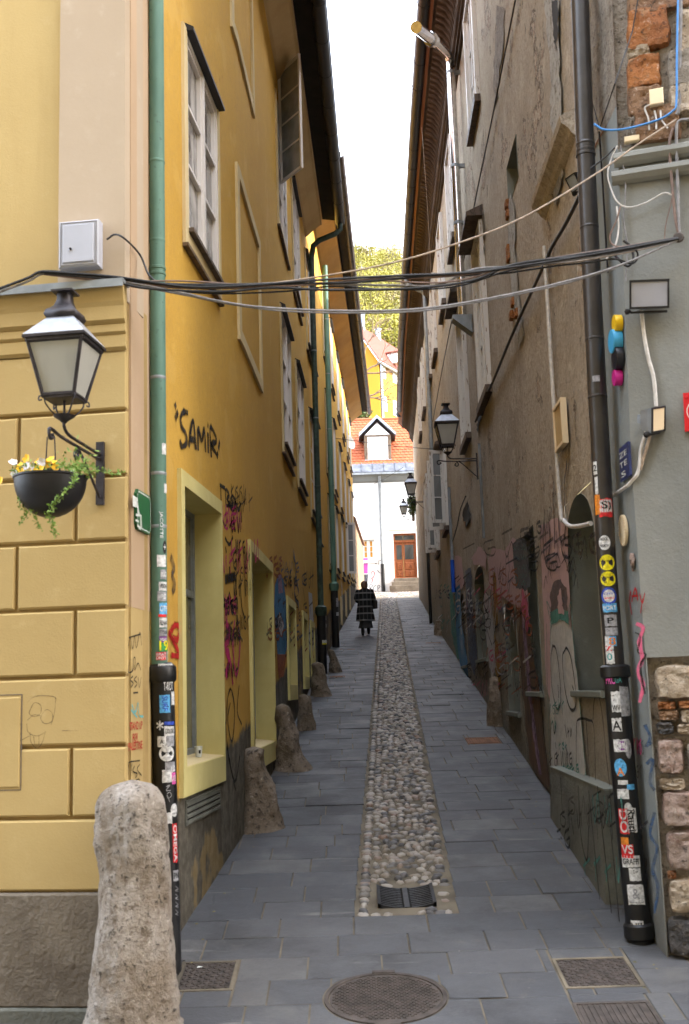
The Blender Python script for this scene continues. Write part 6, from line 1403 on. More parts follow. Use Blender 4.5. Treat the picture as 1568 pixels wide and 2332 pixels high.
tags(RW, BH, 1000, 1060, 1300, 1440, 14, ['sp_dim', 'sp_black', 'sp_navy', 'sp_teal', 'sp_white'], .035, 36, .03)
tags(RW, BH, 1250, 1300, 1600, 1760, 9, ['sp_black', 'sp_dim', 'sp_teal'], .018, 30, .034)
tags(RW, BH, 1110, 1290, 1180, 1290, 8, ['sp_dim', 'sp_dim', 'sp_black'], .03, 50, .03)
tags([f0r], BH, 1280, 1400, 1830, 2000, 10, ['sp_black', 'sp_black', 'sp_dim', 'sp_teal'], .022, 60, .19)
tags([A, B], OH, 514, 556, 1120, 1560, 20, ['sp_black', 'sp_black', 'sp_dim', 'sp_pink'], .028, 40, .008)
tags([B], OH, 626, 716, 1270, 1480, 30, ['sp_black', 'sp_dim', 'sp_slate', 'sp_rust', 'sp_dim'], .035, 34, .008)
tags([GS], GH, 1440, 1470, 1640, 1990, 5, ['sp_navy', 'sp_dim', 'sp_pink'], .012, 34, .02)

# ------------------------------------------------------------------ guard stones
def guard_stone(x0, x1, yb, yt, W, mat, label, top=0.42, lean=0.0, seed=1, nr=26, nz=24, cut=True):
    """a rounded kerb stone standing against a wall; outline taken from the picture"""
    xc = (x0 + x1) / 2; b = at_ground(xc, yb - 4); w = px_size(x1 - x0, b); h = px_size(yb - yt, b) * 1.02
    t = MB(); r0 = w * 0.53; vs = []
    for j in range(nz + 1):
        k = j / nz; zz_ = h * k
        rad = r0 * (1 - (1 - top) * k ** 0.9)
        if k > 0.88: rad *= max(0.0, 1 - ((k - 0.88) / 0.121) ** 2.6) ** 0.5 * 0.98 + 0.02
        if k < 0.06: rad *= 1.08
        for i in range(nr):
            a = 2 * math.pi * i / nr; c, s = math.cos(a), math.sin(a)
            rg_ = lambda k_, am: am * (0.5 - abs(hnoise(c * k_ + seed * 5.7, s * k_, zz_ * k_ * 1.4)) * 2)
            pit = hnoise(c * 6 + seed * 2.2, s * 6, zz_ * 9); pit = -0.10 * max(0.0, pit - 0.28) / 0.3
            q = 1 + 0.16 * hnoise(c * 1.2 + seed * 9.1, s * 1.2, zz_ * 1.5) + rg_(2.6, 0.07) + rg_(6.0, 0.045) + rg_(14.0, 0.022) + pit * 0.6
            vs.append((b.x + rad * q * c + lean * h * k, b.y + rad * q * s * 0.95, b.z - 0.05 + zz_))
    vs.append((b.x + lean * h, b.y, b.z - 0.05 + h * 1.005)); fs = []
    rk = random.Random(seed * 13 + 1); ax_ = [b.x, b.y]                    # broken and worn flats
    for _ in range(16):
        a = rk.uniform(0, 6.283); pz = rk.uniform(-.35, .5); pn = Vector((math.cos(a), math.sin(a), pz)).normalized(); hc = rk.uniform(.1, 1.0) * h; wd_ = rk.uniform(.12, .3) * h
        c_ = Vector((b.x + lean * hc, b.y, b.z + hc)); lim = r0 * (1 - (1 - top) * (hc / h) ** .9) * rk.uniform(.84, .99)
        for q_ in range(len(vs)):
            v_ = Vector(vs[q_]) - c_
            if abs(v_.z) > wd_ * 2: continue
            e_ = v_.dot(pn) - lim
            if e_ > 0: vs[q_] = tuple(Vector(vs[q_]) - pn * e_ * .9 * max(0, 1 - (v_.z / (wd_ * 2)) ** 2))
    for j in range(nz):
        for i in range(nr): fs.append((j * nr + i, j * nr + (i + 1) % nr, (j + 1) * nr + (i + 1) % nr, (j + 1) * nr + i))
    for i in range(nr): fs.append((nz * nr + i, nz * nr + (i + 1) % nr, (nz + 1) * nr))
    t.add(vs, fs); return tag(t.build('guard_stone', mat, None, smooth='all'), label, 'guard stone', 'guard stones along the walls')
guard_stone(192, 408, 2352, 1788, LW, 'guard_pale', 'tall pale pitted guard stone on the left corner in the foreground', 0.70, 0.0, 1, 72, 70)
guard_stone(548, 650, 1890, 1700, LW, 'guard_brown', 'rough brown guard stone under the second pale yellow window recess', 0.55, -0.10, 2, 40, 36)
guard_stone(628, 712, 1755, 1602, LW, 'guard_brown', 'slim brown guard stone, third up the left wall', 0.42, -0.16, 3, 32, 28)
guard_stone(676, 722, 1665, 1580, LW, 'guard_brown', 'squat dark guard stone, fourth up the left wall', 0.6, -0.08, 4)
guard_stone(708, 758, 1588, 1507, LW, 'guard_brown', 'brown guard stone just before the dark green drainpipe', 0.5, -0.12, 5)
guard_stone(748, 782, 1534, 1478, LW, 'guard_brown', 'small guard stone between the two green drainpipes', 0.4, -0.2, 6)
guard_stone(1108, 1150, 1656, 1540, RW, 'guard_brown', 'short dark guard stone against the brown wall beside a blocked window', 0.72, 0.03, 7)
guard_stone(988, 1020, 1450, 1412, RW, 'guard_brown', 'far small guard stone at the foot of the brown wall', 0.7, 0.0, 8)

# ------------------------------------------------------------------ lanterns
def lantern(label, wallp, n, arm, k, drop=0.0, hook=False, group='iron wall lanterns'):
    """k: overall size (side of the square roof eave); the wall plate is at wallp, the arm runs along n"""
    n = Vector(n).normalized(); u = Vector((n.y, -n.x, 0)); wallp = Vector(wallp); T = thing('wall_lantern', wallp, label, 'lantern', group)
    m = MB(); m.obox(wallp + Vector((0, 0, -0.13 * k / 0.36)), u, n, (0, 0, 1), 0.028 * k / .36, 0.012, 0.22 * k / .36); m.build('wall_plate', 'lantern_iron', T)
    e = wallp + n * arm; r = 0.011 * k / .36
    cup = e + Vector((0, 0, 0.10 * k / .36))
    m = MB(); m.tube(arc([wallp + n * 0.01, wallp + n * arm * 0.5 + Vector((0, 0, .004)), wallp + n * (arm * 0.88) + Vector((0, 0, .012)), e + Vector((0, 0, .05 * k / .36)), cup], 6), r, 8); m.build('arm', 'lantern_iron', T, smooth=True)
    hk = wallp + n * (arm * 1.32)
    m = MB(); P = [wallp + n * 0.01 + Vector((0, 0, -.035 * k / .36)), wallp + n * arm + Vector((0, 0, -.03 * k / .36)), hk + Vector((0, 0, -.012 * k / .36)), hk + n * .03 * k / .36 + Vector((0, 0, -.04 * k / .36)), hk + n * .01 * k / .36 + Vector((0, 0, -.075 * k / .36)), hk - n * .03 * k / .36 + Vector((0, 0, -.06 * k / .36)), hk - n * .02 * k / .36 + Vector((0, 0, -.04 * k / .36))]
    m.tube(arc(P, 6), r, 8); m.build('hook_arm', 'lantern_iron', T, smooth=True)
    m = MB(); q = wallp + n * arm * 0.62 + Vector((0, 0, -.04 * k / .36)); sc = k / .36
    m.tube(arc([q + n * .05 * sc + Vector((0, 0, -.02 * sc)), q + n * .07 * sc + Vector((0, 0, -.06 * sc)), q + n * .03 * sc + Vector((0, 0, -.075 * sc)), q + n * .01 * sc + Vector((0, 0, -.04 * sc)), q + n * .04 * sc + Vector((0, 0, -.0 * sc)), q - n * .03 * sc + Vector((0, 0, -.02 * sc)), wallp + n * 0.012 + Vector((0, 0, -.30 * sc))], 6), r * 0.85, 8); m.build('brace', 'lantern_iron', T, smooth=True)
    m = MB(); m.lathe(cup, [(0.012 * sc, -.03 * sc), (.03 * sc, -.012 * sc), (.066 * sc, .012 * sc), (.07 * sc, .02 * sc), (.02 * sc, .024 * sc)], 16); m.build('cup', 'lantern_iron', T, smooth=True)
    zb = cup.z + 0.125 * sc; hb = 0.10 * sc; ht = 0.18 * sc; H = 0.37 * sc; base = Vector((cup.x, cup.y, zb))
    C4 = [(-1, -1), (1, -1), (1, 1), (-1, 1)]
    def P4(i, h, hw): a, b = C4[i % 4]; return base + u * a * hw + n * b * hw + Vector((0, 0, h))
    for i in range(4):      # scrolled stays between cup and body
        m = MB(); o = P4(i, 0, hb * 0.95); oc = (o - base); oc.z = 0; oc.normalize()
        m.tube(arc([cup + oc * .03 * sc + Vector((0, 0, .015 * sc)), cup + oc * .075 * sc + Vector((0, 0, .03 * sc)), cup + oc * .125 * sc + Vector((0, 0, .085 * sc)), o + Vector((0, 0, -.004)), o + oc * .03 * sc + Vector((0, 0, .002 * sc)), o + oc * .035 * sc + Vector((0, 0, -.025 * sc)), o + oc * .015 * sc + Vector((0, 0, -.02 * sc))], 4), 0.0055 * sc, 6); m.build('stay', 'lantern_iron', T, smooth=True)
    m = MB(); m.tube([cup + Vector((0, 0, .02 * sc)), base], 0.008 * sc, 6); m.build('stem', 'lantern_iron', T)
    m = MB(); m.obox(base, u, n, (0, 0, 1), hb + .006 * sc, hb + .006 * sc, .008 * sc); m.build('floor', 'lantern_iron', T)
    for i in range(4):      # corner bars and rails of the glazed body
        m = MB(); a, b = P4(i, 0, hb), P4(i, H, ht); m.tube([a, b], 0.0125 * sc, 6); m.build('corner_bar', 'lantern_iron', T)
        m = MB(); m.tube([P4(i, 0.014 * sc, hb), P4(i + 1, 0.014 * sc, hb)], 0.014 * sc, 6); m.build('rail', 'lantern_iron', T); m = MB(); m.tube([P4(i, H - .016 * sc, ht * .98), P4(i + 1, H - .016 * sc, ht * .98)], 0.019 * sc, 6); m.build('rail', 'lantern_iron', T)
        m = MB(); w_ = 0.985; m.quad(P4(i, 0.02 * sc, hb * w_), P4(i + 1, 0.02 * sc, hb * w_), P4(i + 1, H - .02 * sc, ht * w_), P4(i, H - .02 * sc, ht * w_)); m.build('pane', 'frosted', T)
    m = MB(); hr = 0.155 * sc; tw = 0.085 * sc; ew = ht + 0.018 * sc
    vs = [P4(i, H, ew) for i in range(4)] + [P4(i, H + .018 * sc, ew) for i in range(4)] + [P4(i, H + hr, tw) for i in range(4)]
    m.add(vs, [(3, 2, 1, 0), (8, 9, 10, 11)] + [(i, (i + 1) % 4, (i + 1) % 4 + 4, i + 4) for i in range(4)] + [(i + 4, (i + 1) % 4 + 4, (i + 1) % 4 + 8, i + 8) for i in range(4)]); m.build('roof', 'lantern_roof', T)
    m = MB(); m.obox(base + Vector((0, 0, H + .004 * sc)), u, n, (0, 0, 1), ew + .005 * sc, ew + .005 * sc, .009 * sc); m.build('eave', 'lantern_iron', T)
    m = MB(); rings = [(H + hr - .004 * sc, tw * 1.06), (H + hr + .02 * sc, tw * 1.22), (H + hr + .05 * sc, tw * 1.12), (H + hr + .085 * sc, tw * .66), (H + hr + .13 * sc, tw * .48), (H + hr + .175 * sc, tw * .46)]
    vs = [P4(i, h, w_) for h, w_ in rings for i in range(4)]; m.add(vs, [(j * 4 + i, j * 4 + (i + 1) % 4, (j + 1) * 4 + (i + 1) % 4, (j + 1) * 4 + i) for j in range(len(rings) - 1) for i in range(4)]); m.build('chimney', 'lantern_iron', T, smooth='all')
    m = MB(); m.obox(base + Vector((0, 0, H + hr + .185 * sc)), u, n, (0, 0, 1), tw * .82, tw * .82, .006 * sc); m.build('cap', 'lantern_iron', T)
    return T, hk
wpL = LF.wp(228, 1036, 0.016)
TL, hook = lantern('large black lantern with frosted panes on the pale corner house, above the flower basket', wpL, LF.n, 0.62, 0.34)
def rl(x, y, arm, k, label):
    f, s, z = hit(RW, x, y); q = f.pt(s, z, 0.05); return lantern(label, q, f.n, arm, k)
rl(1092, 1044, 0.47, 0.36, 'nearest of the three black lanterns on the brown house')
rl(973, 1141, 0.47, 0.36, 'middle of the three lanterns on the brown house, beside the open white sashes')
rl(947, 1181, 0.47, 0.34, 'farthest of the three lanterns on the brown house, against the white facade')

# ------------------------------------------------------------------ hanging basket
rim = at_plane(121, 1092, hook, LF.n); rim = Vector((hook.x, hook.y, rim.z)); rb = px_size(162, rim) / 2
HB = thing('flower_basket', rim, 'black half-round hanging basket of yellow and white pansies with trailing greens', 'flower basket')
m = MB(); pr = [(rb * math.sin(a), -rb * 1.08 * math.cos(a)) for a in [math.pi / 2 * k / 10 for k in range(11)]]; pr[0] = (0.002, pr[0][1]); m.lathe(rim, pr + [(rb * 1.03, 0.006), (rb * 1.03, 0.016), (rb * .96, 0.012), (rb * .9, -0.03), (0.002, -0.035)], 36); m.build('bowl', 'black_paint', HB, smooth=True)
m = MB(); m.lathe(rim + Vector((0, 0, .03)), [(0.004, .075), (.03, .07), (.055, .045), (.06, .02), (.05, .0)], 16, ax=(0, 0, 1)); m.build('hanger_cap', 'lantern_iron', HB, smooth=True)
for s_ in (-1, 1):
    m = MB(); m.tube([hook + LF.t * .022 * s_ + Vector((0, 0, -.06)), rim + LF.t * .03 * s_ + Vector((0, 0, .09))], 0.004, 6); m.build('hanger_rod', 'lantern_iron', HB)
rf = random.Random(21)
def leafquad(m, c, d, up_, l, w):
    d = d.normalized(); s = d.cross(up_); s = s.normalized() if s.length > 1e-4 else Vector((1, 0, 0))
    m.add([c, c + d * l * .5 + s * w * .5, c + d * l, c + d * l * .5 - s * w * .5], [(0, 1, 2, 3)])
def rv(r): return Vector((r.gauss(0, 1), r.gauss(0, 1), r.gauss(0, 1))).normalized()
fx = -LF.t     # towards the right in the picture
for k in range(24):
    yel = k < 15; p = rim + fx * rf.uniform(-.95, .45) * rb + LF.n * rf.uniform(-.4, .75) * rb + Vector((0, 0, rf.uniform(.03, .10)))
    if k == 15: p = rim - fx * rb * 1.35 + LF.n * .05 + Vector((0, 0, .0))
    if k == 16: p = rim - fx * rb * 1.05 + Vector((0, 0, .05))
    m = MB(); fd = (LF.n * .8 + rv(rf) * .5 + Vector((0, 0, .35))).normalized(); a = fd.cross(Vector((0, 0, 1))).normalized(); b = a.cross(fd)
    for j in range(5):
        th = j * 1.2566 + rf.uniform(-.2, .2); d = a * math.cos(th) + b * math.sin(th); rr_p = .026
        e1 = a * math.cos(th - .65) + b * math.sin(th - .65); e2 = a * math.cos(th + .65) + b * math.sin(th + .65)
        m.add([p, p + e1 * rr_p * .85 + fd * .006, p + d * rr_p * 1.1 + fd * .010, p + e2 * rr_p * .85 + fd * .006], [(0, 1, 2, 3)])
    m.build('pansy', 'petal_yellow' if yel or k == 15 else 'petal_white', HB)
m = MB()
for k in range(420):     # foliage mound, thicker on the right
    a = rf.random() ** 0.7; p = rim + fx * (rf.uniform(-.9, 1.15)) * rb + LF.n * rf.uniform(-.6, .8) * rb; hh = .05 + .12 * max(0, (p - rim).dot(fx) / rb) * rf.random()
    p = p + Vector((0, 0, rf.uniform(-.01, hh + .03))); leafquad(m, p, rv(rf) + Vector((0, 0, .4)), rv(rf), rf.uniform(.02, .042), rf.uniform(.008, .016))
tag(m.build('foliage', 'leaf_trail', HB), kind='stuff')
def trail(pts, n, sp, r=rf, L=(.018, .034)):
    m = MB(); P = arc(pts, 8); m.tube(P, .0022, 4)
    for k in range(n):
        c = P[r.randrange(len(P))] + rv(r) * sp; leafquad(m, c, rv(r) + Vector((0, 0, .1)), rv(r), r.uniform(*L), r.uniform(.008, .015))
    return m.build('trailing_stem', 'leaf_trail', HB)
def bpx(x, y, d=0.0): return at_plane(x, y, rim + LF.n * (rb * .9 + d), LF.n)
trail([rim + fx * .1 + LF.n * .1 + Vector((0, 0, .06)), bpx(172, 1080), bpx(155, 1112, .03), bpx(128, 1140, .04), bpx(112, 1166, .04)], 150, .012)
trail([rim + fx * .12 + Vector((0, 0, .07)), bpx(190, 1072, -.1), bpx(225, 1072, -.2), bpx(258, 1080, -.25), bpx(282, 1074, -.3)], 90, .012)
trail([bpx(165, 1065, -.1), bpx(190, 1060, -.15), bpx(212, 1064, -.2)], 80, .02)
trail([bpx(52, 1110, -.1), bpx(44, 1150, -.1), bpx(60, 1170, -.1), bpx(42, 1198, -.1)], 50, .012); trail([bpx(62, 1150, -.1), bpx(80, 1180, -.1), bpx(95, 1206, -.1)], 50, .012); trail([bpx(105, 1165, -.1), bpx(118, 1190, -.1), bpx(124, 1228, -.1)], 60, .012)

# ------------------------------------------------------------------ boxes, plaques, lamps on the walls
def wall_plaque(name, f, s0, s1, z0, z1, n0, n1, mat, label, cat, ch=0.0):
    T = thing(name, f.pt((s0 + s1) / 2, z0, n0), label, cat); m = MB(); c = ch
    P = [(s0 + c, z0), (s1 - c, z0), (s1, z0 + c), (s1, z1 - c), (s1 - c, z1), (s0 + c, z1), (s0, z1 - c), (s0, z0 + c)] if c else [(s0, z0), (s1, z0), (s1, z1), (s0, z1)]
    m.prism([f.pt(a, b, n0) for a, b in P], f.n * (n1 - n0)); m.build('plate', mat, T); return T
s0, s1 = A.hit(294, 1165)[0], A.hit(327, 1165)[0]; z0, z1 = A.hit(310, 1212)[1], A.hit(310, 1122)[1]
T = wall_plaque('house_number', A, s0, s1, z0, z1, 0.03, 0.05, 'sign_green', 'green enamel house number plate on the corner beside the green pipe', 'plaque', 0.035)
m = MB(); c = .045
P = [(s0 + c, z0 + .015), (s1 - c, z0 + .015), (s1 - .015, z0 + c), (s1 - .015, z1 - c), (s1 - c, z1 - .015), (s0 + c, z1 - .015), (s0 + .015, z1 - c), (s0 + .015, z0 + c), (s0 + c, z0 + .015)]
m.ribbon([A.pt(a, b, .052) for a, b in P], A.n, .007); m.build('border', 'sign_white', T)
strokes(A, [([(302, 1140), (313, 1146)], .05), ([(312, 1142), (316, 1172)], .022), ([(309, 1172), (318, 1174)], .015), ([(320, 1172), (321, 1204)], .022), ([(312, 1196), (320, 1204)], .016), ([(308, 1184), (316, 1188)], .01)], .02, 'sign_white', T, 'numeral', 0.053, False)
# meter cabinet
T = thing('meter_cabinet', LF.wp(190, 618, 0), 'pale grey meter cabinet with a small lock on the corner house front', 'cabinet')
s1, s0 = sf(145, 565), sf(234, 565); z1, z0 = LF.hit(190, 514)[1], LF.hit(190, 618)[1]
m = MB(); m.wbox(LF, s0, s1, z0, z1, 0.0, .09, .008); m.build('case', 'box_white', T)
m = MB(); bars(m, LF, s0 + .012, s1 - .012, z0 + .012, z1 - .012, .09, .094, .004); m.build('door_gap', 'cable_grey', T)
m = MB(); m.wbox(LF, s0 + .03, s1 - .03, z0 + .03, z1 - .03, .088, .10, .004); dr = m.build('door', 'box_white', T)
m = MB(); m.lathe(LF.wp(160, 567, .101), [(.009, 0), (.009, .008), (.003, .01)], 10, LF.n); m.build('lock', 'lantern_iron', dr)
# CMYK discs
for (x, y, rp_, mt, lab) in ((1402, 737, 20, 'disc_yellow', 'yellow disc, topmost of four discs on the grey corner'), (1400, 777, 27, 'disc_cyan', 'light blue disc, second of four on the grey corner'), (1403, 816, 27, 'disc_black', 'black disc, third of four on the grey corner'), (1402, 860, 18.5, 'disc_magenta', 'magenta disc, lowest of four on the grey corner')):
    c = GS.wp(x + 12, y, 0.01); r = px_size(rp_, c); th = .055 if mt != 'disc_cyan' else .07
    m = MB(); m.lathe(c, [(r * .98, 0), (r, .004), (r, th - .004), (r * .98, th), (.001, th)], 36, GS.n, (0, 0, 1)); tag(m.build('wall_disc', mt, None, smooth=True), lab, 'disc', 'coloured discs on the grey corner')
# blue plaque with pale letters
s_a, s_b = GS.hit(1441, 1050)[0], GS.hit(1419, 1050)[0]; z0, z1 = GS.hit(1430, 1092)[1], GS.hit(1430, 1012)[1]
T = wall_plaque('blue_plaque', GS, s_a, s_b, z0, z1, .012, .03, 'sign_blue', 'small dark blue plaque with pale letters on the grey corner', 'plaque', .006)
uu_ = -GS.t
for k, (tx, sz) in enumerate((('ZE', .8), ('TE', .8), ('S', .45))):
    o = GS.pt(s_b - .02 - .03 * (k == 2), z1 - (z1 - z0) * (.34 + .29 * k), .033); text_mesh(tx, o, uu_, (0, 0, 1), (z1 - z0) * .16, 'sign_white', 'lettering', T, width=(s_b - s_a) * sz)
# red sign cut by the frame edge
s_a = GF.hit(1557, 940)[0]; z1, z0 = GF.hit(1560, 897)[1], GF.hit(1564, 984)[1]
T = wall_plaque('red_sign', GF, s_a, s_a + .35, z0, z1, .012, .03, 'sign_red', 'red sign at the right edge of the picture', 'sign')
m = MB(); cc = GF.pt(s_a + .13, (z0 + z1) / 2, .032); m.ribbon([cc + GF.t * .11 * math.cos(a) + Vector((0, 0, .09 * math.sin(a))) for a in [2 * math.pi * k / 24 for k in range(25)]], GF.n, .006); m.build('ring', 'sign_white', T)
m = MB(); m.lathe(GF.pt(s_a + .025, z1 - .03, .03), [(.008, 0), (.008, .006), (.002, .008)], 10, GF.n); m.build('screw', 'sign_red', T)
# white oval plate
oc = GS.wp(1422, 1208, .012); m = MB(); ring = [oc + GS.t * .10 * math.cos(a) + Vector((0, 0, px_size(36, oc) * math.sin(a))) for a in [2 * math.pi * k / 28 for k in range(28)]]
m.prism(ring, GS.n * .018); T = tag(m.build('oval_plate', 'box_cream', None), 'pale oval relief plate on the grey corner below the blue plaque', 'plate')
for k in range(28):
    a = 2 * math.pi * k / 28; q = MB(); q.lathe(oc + GS.n * .018 + GS.t * .088 * math.cos(a) + Vector((0, 0, px_size(33, oc) * math.sin(a))), [(.007, 0), (.005, .005), (.001, .007)], 6, GS.n); q.build('bead', 'box_cream', T)
# terracotta figure and a little knob
q = GS.wp(1440, 1282, .02); m = MB(); m.tube([q + Vector((0, 0, .07)), q + Vector((.0, 0, .03)), q, q + Vector((0, 0, -.06))], [.014, .022, .018, .008], 8); m.tube([q + Vector((.01, -.02, .03)), q + Vector((-.01, -.03, -.02))], .009, 6); tag(m.build('wall_ornament', 'stone_pink', None, smooth='all'), 'small reddish ornament fixed to the grey corner', 'ornament')

def floodlight(label, c, aim, w, h, d, faced='pane_grey', body='black_paint', rollv=0.0):
    aim = Vector(aim).normalized(); u = aim.cross(Vector((0, 0, 1))).normalized(); v = u.cross(aim); u, v = u * math.cos(rollv) + v * math.sin(rollv), v * math.cos(rollv) - u * math.sin(rollv); c = Vector(c)
    T = thing('floodlight', c, label, 'floodlight')
    m = MB(); C4 = [(-1, -1), (1, -1), (1, 1), (-1, 1)]
    vs = [c - aim * d + u * a * w * .36 + v * b * h * .36 for a, b in C4] + [c - aim * d * .35 + u * a * w * .46 + v * b * h * .46 for a, b in C4] + [c + u * a * w * .5 + v * b * h * .5 for a, b in C4]
    m.add(vs, [(0, 1, 2, 3)] + [(j * 4 + i, j * 4 + (i + 1) % 4, (j + 1) * 4 + (i + 1) % 4, (j + 1) * 4 + i) for j in (0, 1) for i in range(4)]); m.build('housing', body, T)
    m = MB(); e = .07
    for a0, a1, b0, b1 in ((-.5, .5, -.5, -.5 + e), (-.5, .5, .5 - e, .5), (-.5, -.5 + e * .7, -.5 + e, .5 - e), (.5 - e * .7, .5, -.5 + e, .5 - e)):
        m.obox(c + u * (a0 + a1) / 2 * w + v * (b0 + b1) / 2 * h + aim * .004, u, v, aim, (a1 - a0) / 2 * w, (b1 - b0) / 2 * h, .006)
    m.build('rim', 'black_paint', T)
    m = MB(); m.obox(c + aim * .002, u, v, aim, w * .47, h * .44, .002); m.build('lens', faced, T)
    m = MB(); m.obox(c - v * h * .58 - aim * d * .4, u, v, aim, w * .46, .006, .016); m.build('bracket', 'black_paint', T)
    m = MB(); m.lathe(c - v * h * .55 + u * w * .55 - aim * d * .3, [(.004, -.03), (.022, -.01), (.022, .01), (.004, .02)], 10, u); m.build('knob', 'black_paint', T)
    m = MB(); m.obox(c - aim * d + v * 0 - aim * .02, u, v, aim, .02, .03, .03); m.build('mount', body, T); return T
q = GF.wp(1478, 670, .14); floodlight('large floodlight with a pale lens on the grey front, facing the street', q, (-.20, -1, -.15), px_size(88, q), px_size(66, q), .10, 'lens_grey', 'black_paint', 0.06)
q = GF.wp(1498, 955, .11); floodlight('small grey floodlight turned to the right on the grey front', q, (.85, -.75, -.25), px_size(62, q), px_size(58, q), .10, 'box_cream', 'zinc', -.25)
q = f0r.wp(1306, 416, .16); floodlight('small dark floodlight tucked behind the brown drainpipe', q, (-.75, -.35, -.45), .12, .13, .07, 'zinc_dull', 'black_paint')
# cream junction box with three cables
T = thing('junction_box', GF.wp(1495, 250, .02), 'cream junction box on the bare masonry with three short cables', 'junction box')
m = MB(); s_a, s_b = GF.hit(1479, 231)[0], GF.hit(1511, 231)[0]; z1, z0 = GF.hit(1495, 214)[1], GF.hit(1495, 250)[1]; m.wbox(GF, s_a, s_b, z0, z1, .0, .09, .006); m.build('case', 'box_cream', T)
for pts in ([(1480, 238), (1468, 246), (1476, 270), (1478, 296)], [(1490, 252), (1494, 270), (1494, 294)], [(1504, 252), (1506, 272), (1520, 292)]):
    m = MB(); m.tube(arc([GF.wp(x, y, .06) for x, y in pts], 5), .007, 6); m.build('lead', 'cable_white', T)
m = MB(); s_a, s_b = GF.hit(1422, 322)[0], GF.hit(1456, 318)[0]; zc = GF.hit(1440, 321)[1]; m.wbox(GF, s_a, s_b, zc - .022, zc + .022, 0, .05, .006); tag(m.build('cable_clamp', 'box_cream', None), 'cream clamp block on the edge of the bare masonry', 'clamp')
# vent grille on the brown wall
f, s_, z_ = hit(RW, 1298, 960); sn, sfar = f.hit(1300, 1010)[0], f.hit(1278, 985)[0]; z0, z1 = f.hit(1288, 1022)[1], f.hit(1296, 900)[1]
T = thing('vent_grille', f.pt(sn, z0, 0), 'tall beige louvred vent grille on the brown wall beside the white conduit', 'vent')
m = MB(); bars(m, f, sn, sfar, z0, z1, .02, .075, .03); m.build('frame', 'box_cream', T)
m = MB(); m.wbox(f, sn + .02, sfar - .02, z0 + .02, z1 - .02, .025, .035); m.build('backing', 'void', T)
for k in range(16):
    zc = z0 + .04 + (z1 - z0 - .08) * (k + .5) / 16; m = MB(); m.wbox(f, sn + .03, sfar - .03, zc - .010, zc + .010, .04, .06); m.build('slat', 'soffit_tan', T)

# ------------------------------------------------------------------ steel flue and thin pipes on the right
f, s_, z_ = hit(RW, 1047, 165); c = f.pt(s_, 0, .16); zb_ = at_plane(1062, 718, c, (0, 1, 0)).z
T = thing('steel_flue', (c.x, c.y, zb_), 'shiny steel flue pipe with a capped, bent top on the brown house', 'flue')
ztop_ = at_plane(1025, 128, c, (0, 1, 0)).z; r = .072
e0_ = Vector((c.x, c.y, ztop_)); e1_ = f.wp(985, 92, .62); e2_ = f.wp(947, 62, .95)
m = MB(); m.tube([(c.x, c.y, zb_), (c.x, c.y, ztop_ - .12), e0_ + (e1_ - e0_) * .08, e1_], r, 20); m.build('pipe', 'steel_bright', T, smooth=True)
m = MB(); d = (e2_ - e1_).normalized(); m.lathe(e1_, [(r, -.02), (r * 1.55, 0), (r * 1.55, .2), (r * 1.2, .22)], 20, d); m.build('cowl', 'steel_bright', T, smooth=True)
m = MB(); m.tube([e1_ + d * .2, e2_], r * 1.15, 20); m.build('tip', 'steel_bright', T, smooth=True)
for y_ in (165, 378, 508):
    zc = at_plane(1045, y_, c, (0, 1, 0)).z; m = MB(); m.lathe((c.x, c.y, zc), [(r, -.03), (r * 1.1, -.025), (r * 1.1, .025), (r, .03)], 20); m.obox(f.pt(s_, zc, .06), f.t, f.n, (0, 0, 1), .03, .1, .03); m.build('clamp', 'zinc_dull', T)
m = MB(); m.prism([f.pt(s_ - .12, zb_ - .02, .02), f.pt(s_ - .12, zb_ - .02, .34), f.pt(s_ - .12, zb_ - .08, .34), f.pt(s_ - .12, zb_ - .34, .02)], f.t * .26); m.build('console', 'zinc_dull', T)
def rpipe(name, pts, r, mat, label, cat='pipe', off=.06, n=8, W=RW):
    P = []
    f, _, _ = hit(W, *pts[0]) 
    for x, y in pts: P.append(f.wp(x, y, off))
    m = MB(); m.tube(P, r, n); return tag(m.build(name, mat, None, smooth=True), label, cat)
def rvert(name, x, y0, y1, r, mat, label, cat='pipe', off=.07):
    f, s, z = hit(RW, x, (y0 + y1) / 2); p = f.pt(s, 0, off); za = at_plane(x, y0, p, (0, 1, 0)).z; zb = at_plane(x, y1, p, (0, 1, 0)).z
    m = MB(); m.tube([(p.x, p.y, za), (p.x, p.y, zb)], r, 10); return tag(m.build(name, mat, None, smooth=True), label, cat)
fq, sq_, zq_ = hit(RW, 1268, 850); pb = fq.pt(sq_, 0, .05); za_ = at_plane(1258, 560, pb, (0, 1, 0)).z; zb2 = at_plane(1282, 1150, pb, (0, 1, 0)).z
m = MB(); m.tube(arc([(pb.x, pb.y, za_), (pb.x, pb.y, (za_ + zb2) / 2), (pb.x, pb.y, zb2), fq.wp(1284, 1185, .05), fq.wp(1298, 1198, .06), fq.wp(1320, 1198, .08), fq.wp(1345, 1192, .1)], 5), .02, 8); tag(m.build('conduit', 'cable_white', None, smooth=True), 'white conduit running down the brown wall and curling under the arch', 'conduit')
rvert('conduit', 1106, 1010, 1225, .022, 'zinc', 'thin grey conduit with a bell end below the nearest right lantern', 'conduit')
fz, sz_, _ = hit(RW, 985, 900); pz = fz.pt(sz_, 0, .10); za_ = at_plane(970, 790, pz, (0, 1, 0)).z; zb2 = at_plane(1003, 1030, pz, (0, 1, 0)).z
T = thing('downspout', (pz.x, pz.y, zb2), 'grey zinc downspout with a bend from the gutter of the brown house', 'drainpipe')
